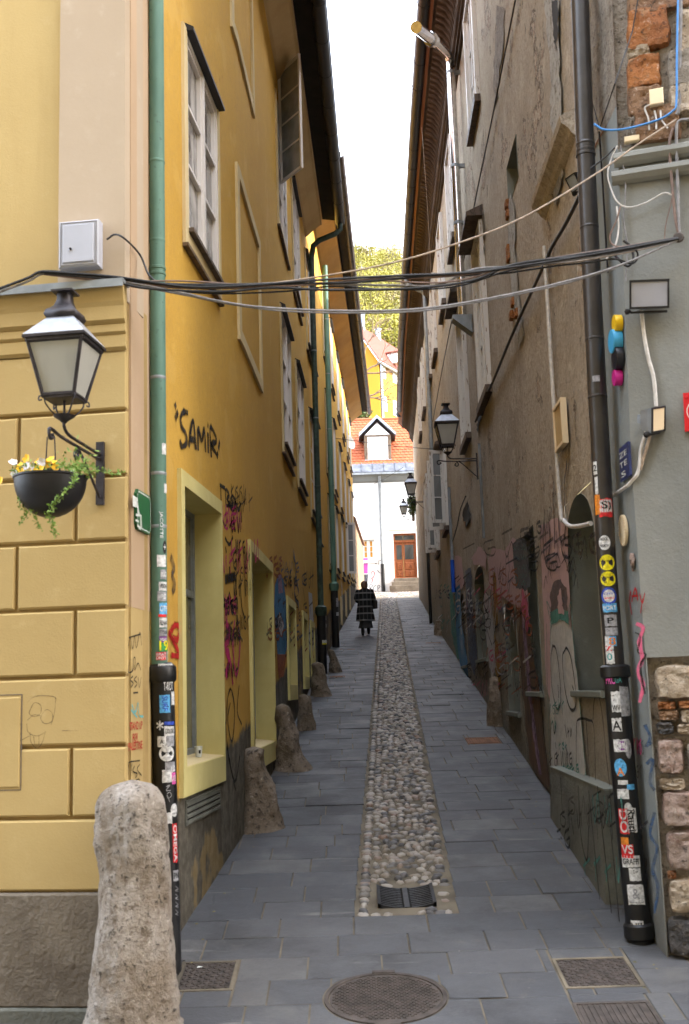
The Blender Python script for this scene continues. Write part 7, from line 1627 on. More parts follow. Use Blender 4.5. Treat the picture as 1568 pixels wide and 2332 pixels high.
m = MB(); m.tube(arc([fz.pt(sz_, zg - .1, gn), fz.pt(sz_, zg - .3, gn - .03), fz.pt(sz_, zg - .5, .3), fz.pt(sz_, zg - .62, .12), fz.pt(sz_, zg - .9, .10)], 5) + [Vector((pz.x, pz.y, zb2))], .06, 14); m.build('pipe', 'zinc_dull', T, smooth=True)
for k in range(3):
    zc = zb2 + (za_ - zb2) * (k + .3) / 3; m = MB(); m.lathe((pz.x, pz.y, zc), [(.06, -.02), (.066, -.012), (.066, .012), (.06, .02)], 14); m.build('collar', 'zinc_dull', T, smooth=True)
fb, sb_, _ = hit(RW, 1036, 1240); pz = fb.pt(sb_, 0, .08); z0 = at_plane(1028, 1110, pz, (0, 1, 0)).z; z1 = at_plane(1040, 1275, pz, (0, 1, 0)).z; z2 = at_plane(1046, 1348, pz, (0, 1, 0)).z
T = thing('standpipe', (pz.x, pz.y, z2), 'thin grey pipe on the brown wall with its foot painted bright blue', 'pipe')
m = MB(); m.tube([(pz.x, pz.y, z0), (pz.x, pz.y, z1)], .035, 10); m.build('pipe', 'zinc', T, smooth=True)
m = MB(); m.tube([(pz.x, pz.y, z1), (pz.x, pz.y, z2)], .045, 10); m.build('blue_foot', 'pure_blue', T, smooth=True)
rvert('drainpipe', 983, 1215, 1420, .05, 'black_iron', 'far black iron pipe on the brown wall above the last guard stone', 'drainpipe', .09)
# small things on the sill and the street
q = A.pt(A.hit(478, 1730)[0], lowA[2] + .02, -.10); T = thing('paper_cup', q, 'white paper cup left on the first window sill', 'cup')
m = MB(); m.lathe(q, [(.001, 0), (.026, 0), (.034, .085), (.036, .085), (.036, .09), (.032, .088), (.024, .006)], 16); m.build('cup', 'sign_white', T, smooth=True)
m = MB(); m.add([q + Vector((math.cos(a) * .0315, math.sin(a) * .0315, z)) for z in (.03, .06) for a in (-1.4, -1.1, -.8)], [(0, 1, 4, 3), (1, 2, 5, 4)]); m.build('mark', 'black_paint', T)

# ------------------------------------------------------------------ cables
YL = LF.wp(100, 620, .2); YR = GF.wp(1545, 542, .12)
def yc(x): return YL.y + (YR.y - YL.y) * (x - 100) / 1445
def cable(pts, r, mat, label, cat='cable', twist=0, yoff=0.0, name='cable'):
    P = arc([at_Y(x, y, yc(x) + yoff) for x, y in pts], 8); m = MB(); m.tube(P, r, 7); return tag(m.build(name, mat, None, smooth=True), label, cat, 'overhead cables')
T = thing('cable_bundle', YR, 'twisted bundle of black and grey cables strung across the lane below the eaves', 'cables')
for k, (pts, mt, r) in enumerate(((
    [(-30, 668), (60, 634), (100, 618), (200, 626), (300, 640), (420, 648), (600, 647), (800, 643), (950, 630), (1100, 615), (1250, 590), (1380, 570), (1545, 541)], 'cable_black', .0095),
    ([(-30, 676), (60, 642), (110, 622), (240, 632), (330, 650), (480, 652), (640, 645), (900, 650), (1000, 648), (1080, 613), (1200, 605), (1380, 580), (1545, 546)], 'cable_grey', .008),
    ([(100, 622), (240, 636), (330, 656), (500, 664), (620, 655), (750, 660), (930, 657), (1070, 640), (1180, 600), (1380, 576), (1545, 544)], 'cable_black', .009),
    ([(100, 618), (260, 630), (420, 652), (560, 650), (720, 638), (900, 628), (1050, 622), (1180, 606), (1380, 574), (1545, 543)], 'cable_black', .0085),
    ([(100, 624), (300, 646), (460, 656), (700, 648), (850, 636), (1000, 630), (1150, 612), (1300, 582), (1545, 545)], 'cable_brown', .009))):
    m = MB(); m.tube(arc([at_Y(x, y, yc(x) + .012 * math.sin(k * 1.7)) for x, y in pts], 8), r, 7); m.build('strand', mt, T, smooth=True)
for x, y in ((300, 641), (530, 651), (800, 645), (1000, 634), (1180, 605), (1380, 573)):
    p = at_Y(x, y, yc(x)); m = MB(); m.lathe(p, [(.022, -.006), (.026, 0), (.022, .006)], 10, (1, 0, 0)); m.build('tie', 'cable_black', T)
cable([(240, 636), (330, 650), (420, 668), (500, 686), (600, 700), (780, 708), (950, 704), (1100, 682), (1260, 648), (1400, 608), (1545, 546)], .0085, 'cable_grey', 'thicker grey cable sagging below the main bundle')
cable([(300, 650), (420, 672), (520, 692), (640, 708), (800, 713), (960, 708), (1120, 682), (1270, 650), (1400, 612)], .0055, 'cable_grey', 'thin grey cable lowest over the lane', yoff=.05)
cable([(560, 652), (700, 634), (860, 606), (1000, 568), (1180, 500), (1350, 400), (1450, 330), (1540, 272)], .0065, 'cable_tan', 'tan cable rising to the right above the main bundle', yoff=.02)
P = [GF.wp(1545, 541, .0), GF.wp(1545, 541, .12)]; m = MB(); m.tube(P, .012, 8); m.lathe(P[1], [(.03, -.012), (.04, 0), (.03, .012)], 12, GF.n); tag(m.build('wall_hook', 'rust_iron', None), 'rusty hook on the grey front holding the cable bundle', 'hook')
def gcable(pts, r, mat, label, off=.03, W=None):
    Wf = W or GF; m = MB(); m.tube(arc([Wf.wp(x, y, off) for x, y in pts], 6), r, 7); return tag(m.build('cable', mat, None, smooth=True), label, 'cable', 'cables on the grey house')
gcable([(1550, -20), (1548, 120), (1546, 240), (1540, 262)], .016, 'cable_grey', 'thick grey cable running up the bare masonry at the right edge')
gcable([(1544, -20), (1541, 120), (1540, 230), (1532, 252), (1500, 272), (1440, 290), (1400, 296), (1372, 294), (1352, 282)], .008, 'cable_blue', 'bright blue cable looping from the masonry to the brown drainpipe', .07)
gcable([(1532, 292), (1524, 330), (1530, 420), (1538, 500), (1546, 535)], .011, 'cable_brown', 'brown cable pair hanging down to the wall hook', .05)
gcable([(1568, 272), (1546, 276), (1540, 300), (1542, 400), (1546, 530)], .012, 'cable_grey', 'grey cable pair beside the brown one at the right edge', .05)
gcable([(1405, 332), (1396, 350), (1384, 390), (1388, 420), (1404, 458), (1430, 472), (1470, 462), (1510, 440), (1530, 444)], .006, 'cable_white', 'loose white cable looping over the grey wall', .05)
gcable([(1404, 470), (1408, 520), (1400, 560), (1380, 590)], .007, 'cable_white', 'short white cable hanging behind the bundle on the grey wall', .05)
gcable([(1364, 300), (1372, 420), (1380, 560), (1384, 620)], .008, 'cable_black', 'black cable clipped beside the brown drainpipe', .03, GS)
gcable([(1400, 582), (1428, 606), (1442, 588), (1436, 562), (1420, 548)], .010, 'cable_black', 'black loop of slack cable right of the brown drainpipe', .12)
m = MB(); m.tube(arc([GF.wp(x, y, .03) for x, y in [(1460, 708), (1466, 760), (1476, 815), (1488, 860), (1494, 926)]], 6), .015, 8); tag(m.build('conduit', 'cable_white', None, smooth=True), 'white ribbed conduit between the two floodlights on the grey front', 'conduit')
m = MB(); m.tube(arc([GF.wp(1472, 982, .05), GF.wp(1460, 1020, .03), GF.wp(1456, 1060, .03), GF.wp(1450, 1082, .03)], 6) + [GS.wp(1430, 1105, .03), GS.wp(1398, 1128, .03)], .014, 8); tag(m.build('conduit', 'cable_white', None, smooth=True), 'white conduit below the small floodlight running behind the drainpipe', 'conduit')
m = MB(); m.tube(arc([GF.wp(1482, 984, .05), GF.wp(1466, 1040, .035), GF.wp(1458, 1070, .03)], 6), .011, 8); tag(m.build('conduit', 'cable_tan', None, smooth=True), 'tan conduit beside the white one below the small floodlight', 'conduit')
# thin black cable slung along the brown wall, leads from the meter cabinet, dropped wires
def wallcable(pts, r, mat, label, off=.05):
    m = MB(); m.tube(arc([wp(RW, x, y, off) for x, y in pts], 5), r, 7); return tag(m.build('cable', mat, None, smooth=True), label, 'cable', 'cables on the brown house')
wallcable([(1322, 440), (1304, 478), (1282, 520), (1258, 560), (1240, 600), (1210, 665), (1180, 730), (1150, 800), (1125, 862), (1105, 905), (1082, 960)], .018, 'cable_black', 'black cable running along the brown wall towards the nearest lantern')
wallcable([(1173, 0), (1120, 270), (1085, 440), (1059, 577), (1030, 720), (1005, 850), (985, 960)], .010, 'cable_black', 'thin black cable line on the upper brown wall')
wallcable([(1060, 1130), (1048, 1160), (1040, 1200), (1028, 1240)], .012, 'cable_black', 'short black cable below the nearest right lantern')
P = arc([LF.wp(243, 545, .06), LF.wp(262, 534, .08), LF.wp(285, 545, .1), A.wp(318, 580, .06), A.wp(336, 622, .14), A.wp(352, 640, .2)], 6); m = MB(); m.tube(P, .007, 7); tag(m.build('cable', 'cable_black', None, smooth=True), 'thin black lead from the meter cabinet to the green drainpipe', 'cable')
m = MB(); m.tube([f0r.wp(1310, 90, .05), GS.wp(1364, 290, .05)], .004, 5); tag(m.build('wire', 'cable_black', None), 'thin black wire slanting to the brown drainpipe from upper left', 'wire')
m = MB(); m.tube([GF.wp(1452, 0, .06), GF.wp(1440, 70, .06), GS.wp(1400, 190, .06), GS.wp(1366, 290, .05)], .005, 5); tag(m.build('wire', 'cable_black', None), 'thin black wire slanting to the brown drainpipe from upper right', 'wire')
for (a, b, Ya, Yb, lab) in (((764, 998), (1040, 1026), 30, 29, 'thin wire crossing the lane below the far dormer'), ((830, 1112), (918, 1064), 49, 46, 'thin wire from the far gutter end to the white facade')):
    pa, pb_ = at_Y(*a, Ya), at_Y(*b, Yb); mid_ = (pa + pb_) / 2 + Vector((0, 0, -.05)); m = MB(); m.tube(arc([pa, mid_, pb_], 8), .008, 5); tag(m.build('wire', 'cable_black', None), lab, 'wire')
wl_ = [(960, 300), (966, 420), (975, 560), (985, 700)]
m = MB(); pa = at_Y(960, 290, 20); pb_ = at_Y(985, 720, 21); m.tube(arc([pa, (pa + pb_) / 2 + Vector((.02, 0, 0)), pb_], 6), .005, 5); tag(m.build('wire', 'cable_tan', None), 'thin pale wire hanging from the cornice of the brown house', 'wire')

for k, (pts, mt, r, lab) in enumerate((
    ([(110, 620), (250, 640), (420, 640), (640, 652), (820, 638), (1020, 642), (1200, 598), (1390, 566), (1545, 540)], 'cable_brown', .006, 'thin brown cable woven along the top of the main bundle'),
    ([(330, 652), (470, 668), (640, 664), (760, 652), (900, 660), (1040, 652), (1160, 616), (1300, 592)], 'cable_black', .006, 'thin slack black cable drooping just under the main bundle'),
    ([(1040, 628), (1150, 622), (1260, 606), (1340, 598), (1400, 590), (1440, 600), (1452, 580), (1440, 560)], 'cable_black', .007, 'loose black end curling off the bundle near the brown drainpipe'),
    ([(1180, 604), (1290, 598), (1390, 582), (1470, 566), (1545, 548)], 'cable_tan', .006, 'tan strand beside the bundle close to the wall hook'))):
    cable(pts, r, mt, lab, yoff=.015 * k)
gcable([(1412, 330), (1424, 420), (1420, 500), (1428, 560), (1424, 640)], .006, 'cable_grey', 'thin grey cable hanging straight down the grey corner', .03)
gcable([(1400, 336), (1380, 356), (1360, 372), (1344, 384)], .006, 'cable_black', 'short black lead from the clamp to the brown drainpipe', .06)
gcable([(1534, 420), (1528, 460), (1516, 510), (1512, 548)], .004, 'cable_brown', 'thin brown wire dangling beside the brown cable pair', .05)
gcable([(1440, 562), (1400, 560), (1388, 540), (1404, 500), (1412, 470)], .006, 'cable_brown', 'small brown loop of wire above the bundle on the grey wall', .07)

# ------------------------------------------------------------------ unseen house added behind the viewpoint to shade the near fronts
OP = thing('shading_house', (0, -2.6, gz(0)), 'tall plain house added unseen behind the viewpoint to shade the near fronts', 'house')
OF = Frame((22, -2.6), (-24, -2.6), False)
oq = [op(OF, 1.5 + 3.2 * i, 2.7 + 3.2 * i, 1.0 + 3.6 * j, 3.0 + 3.6 * j, 0.15) for i in range(14) for j in range(4)]
wall_panel('wall', OF, 0, 46, gz(0) - .3, 16.0, oq, 'cream_front', OP, step=2.0)
for o in oq: back_panel('window', OF, o, 'pane_dark', OP, 0.01)
m = MB(); m.hexa([OF.pt(0, 16, .5), OF.pt(46, 16, .5), OF.pt(46, 16, -10), OF.pt(0, 16, -10), OF.pt(0, 16.2, .5), OF.pt(46, 16.2, .5), OF.pt(46, 20, -5), OF.pt(0, 20, -5)]); m.build('roof', 'tile_old', OP)

# ------------------------------------------------------------------ white house closing the lane
gp = at_ground(882, 1347); YW = gp.y
WH = thing('white_house', (gp.x, YW, gp.z), 'white house with an orange tiled roof and dormer closing the far end of the lane', 'house')
WF = Frame((-9, YW), (10, YW))
def wz(y, x=870): return WF.hit(x, y)[1]
def ws(x, y=1200): return WF.hit(x, y)[0]
win = (ws(823), ws(851), wz(1273), wz(1226)); dor = (ws(894), ws(946), wz(1319), wz(1216))
ze = wz(1098)
wall_panel('wall', WF, 0, 19, gp.z - 1.5, ze, [op(WF, *win, .15), op(WF, *dor, .25)], 'white_wall', WH, step=1.0)
m = MB(); sweep(m, [WF], 0, 19, [(0, ze - .02), (.12, ze + .06), (.22, ze + .22), (.3, ze + .3), (.3, wz(1083)), (0, wz(1083))]); m.build('cornice', 'grey_side', WH)
m = MB(); m.wbox(WF, 0, 19, wz(1083), wz(1080) + .02, 0, .42); m.build('gutter', 'zinc_dull', WH)
# standing-seam sheet and tile roof
e0_ = Vector((0, YW - .4, wz(1079))); 
def roofpt(x, y, slope=1.0):   # on the roof plane rising away from the eave
    n = Vector((0, -slope, 1)).normalized(); return at_plane(x, y, e0_, n)
p1_ = roofpt(860, 1057); p2_ = roofpt(860, 956)
m = MB(); m.hexa([Vector((-9, e0_.y, e0_.z)), Vector((10, e0_.y, e0_.z)), Vector((10, p1_.y, p1_.z)), Vector((-9, p1_.y, p1_.z)), Vector((-9, e0_.y, e0_.z + .05)), Vector((10, e0_.y, e0_.z + .05)), Vector((10, p1_.y, p1_.z + .05)), Vector((-9, p1_.y, p1_.z + .05))]); zs_ = m.build('eave_sheet', 'zinc_dark', WH)
x = -9.0
while x < 10:
    m = MB(); m.hexa([Vector((x, e0_.y, e0_.z + .05)), Vector((x + .03, e0_.y, e0_.z + .05)), Vector((x + .03, p1_.y, p1_.z + .05)), Vector((x, p1_.y, p1_.z + .05)), Vector((x, e0_.y, e0_.z + .09)), Vector((x + .03, e0_.y, e0_.z + .09)), Vector((x + .03, p1_.y, p1_.z + .09)), Vector((x, p1_.y, p1_.z + .09))]); m.build('seam', 'zinc_dark', zs_); x += .55
rd = (p2_ - p1_); nrow = 17; rt = random.Random(4); m = MB(); 
for j in range(nrow):
    a = p1_ + rd * (j / nrow); b = p1_ + rd * ((j + 1.25) / nrow); x = -9 + (j % 2) * .1
    while x < 10:
        h = .05 + rt.uniform(0, .015); w = .185
        m.add([Vector((x, a.y, a.z + h)), Vector((x + w * .3, a.y - .03, a.z + h - .03)), Vector((x + w * .7, a.y - .03, a.z + h - .03)), Vector((x + w, a.y, a.z + h)), Vector((x + w, b.y, b.z + .012)), Vector((x, b.y, b.z + .012)), Vector((x, a.y, a.z)), Vector((x + w, a.y, a.z))], [(0, 1, 2, 3, 4, 5), (6, 7, 3, 2, 1, 0)]); x += .2
tag(m.build('roof_tiles', 'tile_orange', WH), kind='stuff')
m = MB(); m.quad(Vector((-9, p2_.y, p2_.z)), Vector((10, p2_.y, p2_.z)), Vector((10, p2_.y + 5, p2_.z - 5)), Vector((-9, p2_.y + 5, p2_.z - 5))); m.quad(Vector((-9, p1_.y, p1_.z)), Vector((10, p1_.y, p1_.z)), Vector((10, p2_.y, p2_.z)), Vector((-9, p2_.y, p2_.z))); m.build('roof_deck', 'tile_orange', WH)
m = MB(); m.tube([(-9, p2_.y, p2_.z + .02), (10, p2_.y, p2_.z + .02)], .09, 8); m.build('ridge', 'tile_orange', WH)
# dormer
dq = roofpt(860, 1047); DY = dq.y; DF = Frame((-9, DY), (10, DY))
ds = lambda x, y=1010: DF.hit(x, y)[0]
dz = lambda y, x=858: DF.hit(x, y)[1]
a, b, zb0, zt0, za = ds(829), ds(890), dq.z - .1, dz(992), dz(962)
dm = MB(); dm.poly([DF.pt(a, zb0), DF.pt(b, zb0), DF.pt(b, zt0), DF.pt((a + b) / 2, za), DF.pt(a, zt0)]); DO = dm.build('dormer', 'white_wall', WH)
m = MB(); m.wbox(DF, a, a + .16, zb0, zt0, 0, .05); m.wbox(DF, b - .16, b, zb0, zt0, 0, .05); m.wbox(DF, a, b, zt0 - .05, zt0 + .03, 0, .04); m.build('frame', 'fascia_wood', DO)
m = MB(); m.wbox(DF, a, b, zb0 - .05, zb0 + .1, 0, .08); m.build('sill', 'zinc', DO)
for sg in (-1, 1):
    ss = a if sg < 0 else b; o = .25 * sg; back = 2.4
    m = MB(); P = [DF.pt((a + b) / 2, za + .16, .3), DF.pt(ss + o, zt0 - .06, .3), DF.pt(ss + o, zt0 + .08, .3), DF.pt((a + b) / 2, za + .32, .3)]; m.prism(P, Vector((0, back, 0))); m.build('dormer_roof', 'zinc', DO)
    m = MB(); m.quad(DF.pt(ss, zb0), DF.pt(ss, zt0), DF.pt(ss, zt0, -2.0), DF.pt(ss, zb0, -2.0)); m.build('cheek', 'fascia_wood', DO)
# window, door, steps, downpipe, paint
wd = casement(WH, WF, *win, 2, 3, -.12, -.04, .07, 'sign_white', 'pane_orange', 'far window with orange blinds'); m = MB(); bars(m, WF, win[0] - .15, win[1] + .15, win[2] - .18, win[3] + .1, 0, .05, .14); m.build('surround', 'white_wall', wd)
s0, s1, z0, z1 = dor; zt_ = z0 + (z1 - z0) * .83; m = MB(); bars(m, WF, s0, s1, z0, z1, -.2, -.1, .08); m.wbox(WF, s0, s1, zt_ - .05, zt_ + .05, -.2, -.09); DR = m.build('door', 'door_wood', WH)
mid_ = s0 + (s1 - s0) * .42
for a, b in ((s0 + .08, mid_ - .01), (mid_ + .01, s1 - .08)):
    m = MB(); m.wbox(WF, a, b, z0 + .02, zt_ - .05, -.19, -.14); lf = m.build('leaf', 'door_wood', DR)
    k = 2 if b - a > .6 else 1
    for i in range(k):
        c0, c1 = a + (b - a) * i / k + .06, a + (b - a) * (i + 1) / k - .06; zm_ = z0 + (zt_ - z0) * .46
        m = MB(); m.wbox(WF, c0, c1, zm_ + .1, zt_ - .18, -.15, -.135); m.build('glazing', 'pane_dark', lf)
        for za_, zb_ in ((z0 + .1, z0 + (zm_ - z0) * .5 - .03), (z0 + (zm_ - z0) * .5 + .03, zm_ - .05)):
            m = MB(); m.wbox(WF, c0, c1, za_, zb_, -.14, -.115, .02); m.lathe(WF.pt((c0 + c1) / 2, (za_ + zb_) / 2, -.115), [(.09, 0), (.08, .015), (.05, .015), (.04, .005)], 12, WF.n); m.build('panel', 'door_wood', lf)
for a, b in ((s0 + .1, mid_), (mid_ + .05, s1 - .1)):
    m = MB(); m.wbox(WF, a, b, zt_ + .07, z1 - .1, -.16, -.13); m.build('transom', 'pane_dark', DR)
m = MB(); m.wbox(WF, s0 - .25, s1 + .2, z1 + .18, z1 + .26, 0, .08); m.build('lintel', 'white_wall', WH)
hs = z0 - gp.z
for k in range(3):
    m = MB(); m.wbox(WF, s0 - .05 - .12 * k, s1 + .3, gp.z - .3, z0 - hs * k / 3, .0 if k == 0 else .3 * k, .3 * (k + 1), .01); m.build('step', 'plinth_stone', WH)
q = WF.pt(ws(868, 1220), 0, .1); m = MB(); m.tube([(q.x, q.y, gp.z + .9), (q.x, q.y, wz(1095) - .1), (q.x, q.y - .15, wz(1085))], .075, 10); T = thing('drainpipe', (q.x, q.y, gp.z), 'grey drainpipe with a dark foot on the white house', 'drainpipe'); m.build('pipe', 'zinc_dull', T, smooth=True)
m = MB(); m.tube([(q.x, q.y, gp.z - .1), (q.x, q.y, wz(1285))], .095, 10); m.build('iron_foot', 'black_iron', T, smooth=True)
def WP(pts, mat, off=.006): return patch(WF, pts, mat, WH, 'graffiti', off)
WP([(819, 1271), (837, 1271), (837, 1306), (819, 1306)], 'sp_magenta'); WP([(820, 1308), (838, 1308), (836, 1330), (834, 1356), (824, 1356), (822, 1330)], 'sp_char')
strokes(WF, [[(842, 1348), (842, 1332), (848, 1334), (843, 1340), (849, 1344), (842, 1348)], [(856, 1333), (851, 1336), (851, 1345), (857, 1346)], [(860, 1348), (860, 1333), (865, 1336), (860, 1341)], [(840, 1350), (868, 1350)], [(853, 1278), (856, 1285), (858, 1276)], [(862, 1276), (862, 1286)], [(860, 1278), (868, 1276)], [(858, 1298), (864, 1304), (872, 1308)]], .03, 'sp_char', WH)
strokes(WF, [[(844, 1310), (846, 1302), (852, 1304), (850, 1314), (844, 1318)], [(848, 1318), (846, 1328)]], .035, 'sp_red', WH)

# ------------------------------------------------------------------ yellow house on the hill
def at_z(x, y, z):
    d = ray(x, y); return EYE + d * ((z - EYE.z) / d.z)
K = at_Y(861, 815, 82.0); Fe = at_z(912, 845, K.z); fd = (Fe - K); fd.z = 0; fdn = fd.normalized(); perp = Vector((-fdn.y, fdn.x, 0))
ap = at_plane(806, 738, K, fdn); w_ = (ap - K).dot(perp)
HH = thing('hill_house', Vector((K.x, K.y, K.z - 9)), 'yellow house with a steep red roof on the slope behind the white house', 'house')
Lf = 16.0
m = MB(); zb_ = K.z - 10; dn = Vector((0, 0, zb_ - K.z))
m.quad(K + dn, K + fdn * Lf + dn, K + fdn * Lf, K); K2 = K + perp * w_ * 2; m.poly([K + dn, K, ap, K2, K2 + dn]); m.build('wall', 'hill_yellow', HH)
m = MB(); ov = fdn * -.5; dvec = (ap - K); e_ = -dvec.normalized() * .5
quadp = [K + ov + e_, K + fdn * Lf + e_, ap + fdn * Lf, ap + ov]; m.prism(quadp, Vector((0, 0, .18))); m.prism([K2 + ov, K2 + fdn * Lf, ap + fdn * Lf, ap + ov], Vector((0, 0, .18))); m.build('roof', 'tile_red', HH)
m = MB(); m.tube([K + ov + e_ + Vector((0, 0, -.05)), K + fdn * Lf + e_ + Vector((0, 0, -.05))], .1, 8); m.build('gutter', 'zinc_dull', HH)
m = MB(); m.prism([K + ov + e_ + Vector((0, 0, -.1)), ap + ov + Vector((0, 0, -.1)), ap + ov + Vector((0, 0, .14)), K + ov + e_ + Vector((0, 0, .14))], fdn * .05); m.build('verge', 'white_wall', HH)
m = MB(); m.tube([K + fdn * .2 - perp * .12 + dn, K + fdn * .2 - perp * .12], .09, 8); m.build('downpipe', 'zinc', HH)
HF = Frame(tuple(K[:2]), tuple((K + fdn)[:2]))
if HF.n.dot(Vector((0, -1, 0))) < 0: HF.n = -HF.n
for xl, xr, yt, yb in ((866, 876, 832, 858), (893, 902, 847, 870), (867, 879, 899, 932), (894, 906, 911, 945)):
    s0, z1 = HF.hit(xl, yt); z0 = HF.hit(xl, yb)[1]; s1 = HF.hit(xr, (yt + yb) / 2)[0]; casement(HH, HF, s0, s1, z0, z1, 2, 2, 0.0, .06, .12, 'sign_white', 'pane_grey')
c = at_Y(898, 806, 84.5); m = MB(); m.obox(c + Vector((.1, .3, -.3)), fdn, perp, (0, 0, 1), .3, .6, .4); DD = m.build('dormer', 'white_wall', HH); m = MB(); m.obox(c + Vector((.1, .3, .14)), fdn, perp, (0, 0, 1), .42, .7, .06); m.build('dormer_roof', 'tile_red', DD)
for x, y0, y1, r in ((826, 716, 748, .16), (861, 752, 768, .2)):
    c = at_plane(x, y1, ap, perp); m = MB(); zt_ = at_plane(x, y0, c, (0, 1, 0)).z; m.tube([(c.x, c.y, c.z - .5), (c.x, c.y, zt_)], r, 8); m.lathe((c.x, c.y, zt_), [(r * 1.4, 0), (r * 1.4, .1), (.02, .2)], 8); m.build('chimney', 'zinc', HH)

# ------------------------------------------------------------------ hill, wood and trees
hz0 = at_Y(860, 960, 66).z; hz1 = at_Y(860, 830, 100).z; hz2 = at_Y(860, 575, 210).z
def hill(Y):
    pts = [(58, gz(58)), (66, hz0 - 4), (90, hz1 - 6), (110, at_Y(860, 785, 110).z - 6), (210, hz2 - 7), (300, hz2 + 8)]
    for (a, za), (b, zb) in zip(pts[:-1], pts[1:]):
        if Y <= b: return za + (zb - za) * (Y - a) / (b - a)
    return pts[-1][1]
m = MB(); xs = [-90 + 15 * i for i in range(13)]; ys = [58 + 6 * i for i in range(41)]
m.add([(x, y, hill(y) + (1.5 * hnoise(x * .05, y * .05) if y > 62 else 0)) for y in ys for x in xs], [(j * 13 + i, j * 13 + i + 1, (j + 1) * 13 + i + 1, (j + 1) * 13 + i) for j in range(40) for i in range(12)])
tag(m.build('hillside', 'leaf_olive', smooth='all'), kind='structure')
rw = random.Random(77)
def branchy(m, p, d, L, r, depth, rnd, tips, spread=.55, up=.15):
    q = p + d * L; mid = p + d * L * .5 + rv(rnd) * L * .06; m.tube([p, mid, q], [r, r * .85, r * .65], 5 if depth > 1 else 3, cap=False); tips.append(q)
    if depth <= 0: return
    for k in range(rnd.choice((2, 3, 3))):
        nd = (d + rv(rnd) * spread + Vector((0, 0, up))).normalized(); branchy(m, p.lerp(q, rnd.uniform(.55, 1)), nd, L * rnd.uniform(.6, .82), r * .6, depth - 1, rnd, tips, spread, up)
wood = MB(); leafs = MB(); leafo = MB()
n_t = 0
while n_t < 330:
    Y = rw.uniform(100, 215); x = rw.uniform(-4, 18) * Y / 150; base = Vector((x, Y, hill(Y) - .5)); n_t += 1
    h = rw.uniform(6, 10); tips = []; branchy(wood, base, Vector((rw.uniform(-.1, .1), 0, 1)).normalized(), h * .42, .14, 4, rw, tips, .55, .22)
    dense = rw.random() < .55; tgt = leafs if dense else leafo
    for tp in tips:
        for k in range(11 if dense else 5):
            c = tp + rv(rw) * rw.uniform(.1, 1.1); s = rw.uniform(.06, .16); a = rv(rw); b = a.cross(rv(rw)).normalized(); tgt.add([c - a * s, c + b * s * .8, c + a * s, c - b * s * .8], [(0, 1, 2, 3)])
tag(wood.build('wood_branches', 'twig', smooth=False), 'bare brown branches of the spring wood on the hill', 'wood', None, 'stuff')
tag(leafs.build('wood_leaves', 'leaf_spring'), 'fresh yellow-green leaves of the wood on the hill', 'wood', None, 'stuff')
tag(leafo.build('wood_buds', 'leaf_olive'), 'sparse olive buds of the wood on the hill', 'wood', None, 'stuff')
# the bare tree in front of the hill house
tb = at_Y(831, 960, 67); T = thing('bare_tree', (tb.x, tb.y, hill(67)), 'leafless tree spreading in front of the yellow hill house', 'tree'); rr2 = random.Random(15)
m = MB(); f1_ = at_Y(829, 905, 67); f2_ = at_Y(826, 850, 67.2); f3_ = at_Y(829, 800, 67.3); m.tube([Vector((tb.x, tb.y, hill(67) - .3)), tb, f1_, f2_, f3_], [.26, .22, .17, .12, .07], 8); m.build('trunk', 'bark_pale', T, smooth=True)
m = MB(); tips = []
for st_, d_, L_ in ((f1_, (1, .1, .35), 1.1), (f2_, (1, .2, .6), 1.3), (f2_, (.9, -.1, -.05), 1.1), (f3_, (.6, 0, 1), 1.2), (f3_, (-.1, .2, 1), 1.1), (f2_, (-.5, .2, .8), .9), (f1_, (.8, -.3, -.15), .9)):
    branchy(m, st_, Vector(d_).normalized(), L_, .06, 4, rr2, tips, .5, .05)
tag(m.build('crown', 'twig', T), kind=None)
def leafball(name, c, rx, ry, rz, n, mat, label, cat, size=(.08, .16), seed=1, stem=True):
    r = random.Random(seed); T = thing(name, (c.x, c.y, c.z - rz), label, cat); m = MB()
    for k in range(n):
        d = rv(r); q = r.random() ** .4 * (1 + .25 * hnoise(d.x * 2 + seed, d.y * 2, d.z * 2)); p = c + Vector((d.x * rx * q, d.y * ry * q, d.z * rz * q)); s = r.uniform(*size); a = rv(r); b = a.cross(rv(r)).normalized()
        m.add([p - a * s, p + b * s * .7, p + a * s, p - b * s * .7], [(0, 1, 2, 3)])
    m.build('foliage', mat, T); m = MB(); m.tube([c + Vector((0, 0, -rz * 1.2)), c], .05, 6); m.build('stem', 'bark', T); return T
c = at_Y(806, 938, 64); leafball('evergreen_shrub', c, 1.0, .7, .9, 2600, 'leaf_ivy', 'dense green shrub at the foot of the bare tree', 'shrub', (.05, .11), 3)
c = at_Y(939, 1148, 47.6); leafball('climbing_plant', c, .22, .25, .62, 700, 'leaf_ivy', 'green climbing plant on the far end of the brown house', 'plant', (.03, .07), 4)
c = at_ground(806, 1362); leafball('weed_clump', c + Vector((0, 0, .12)), .18, .25, .3, 400, 'leaf_trail', 'small yellow-green weeds at the foot of the far rubble wall', 'plant', (.02, .05), 5)

# ------------------------------------------------------------------ person walking away
ft = at_ground(833, 1447); H_ = px_size(124, ft) * 1.0; sc = H_ / 1.64; O = Vector((ft.x, ft.y, gz(ft.y)))
PR = thing('person', O, 'person in a long black and white plaid coat walking away up the lane', 'person')
def bp(x, y, z): return O + Vector((x, y, z)) * sc
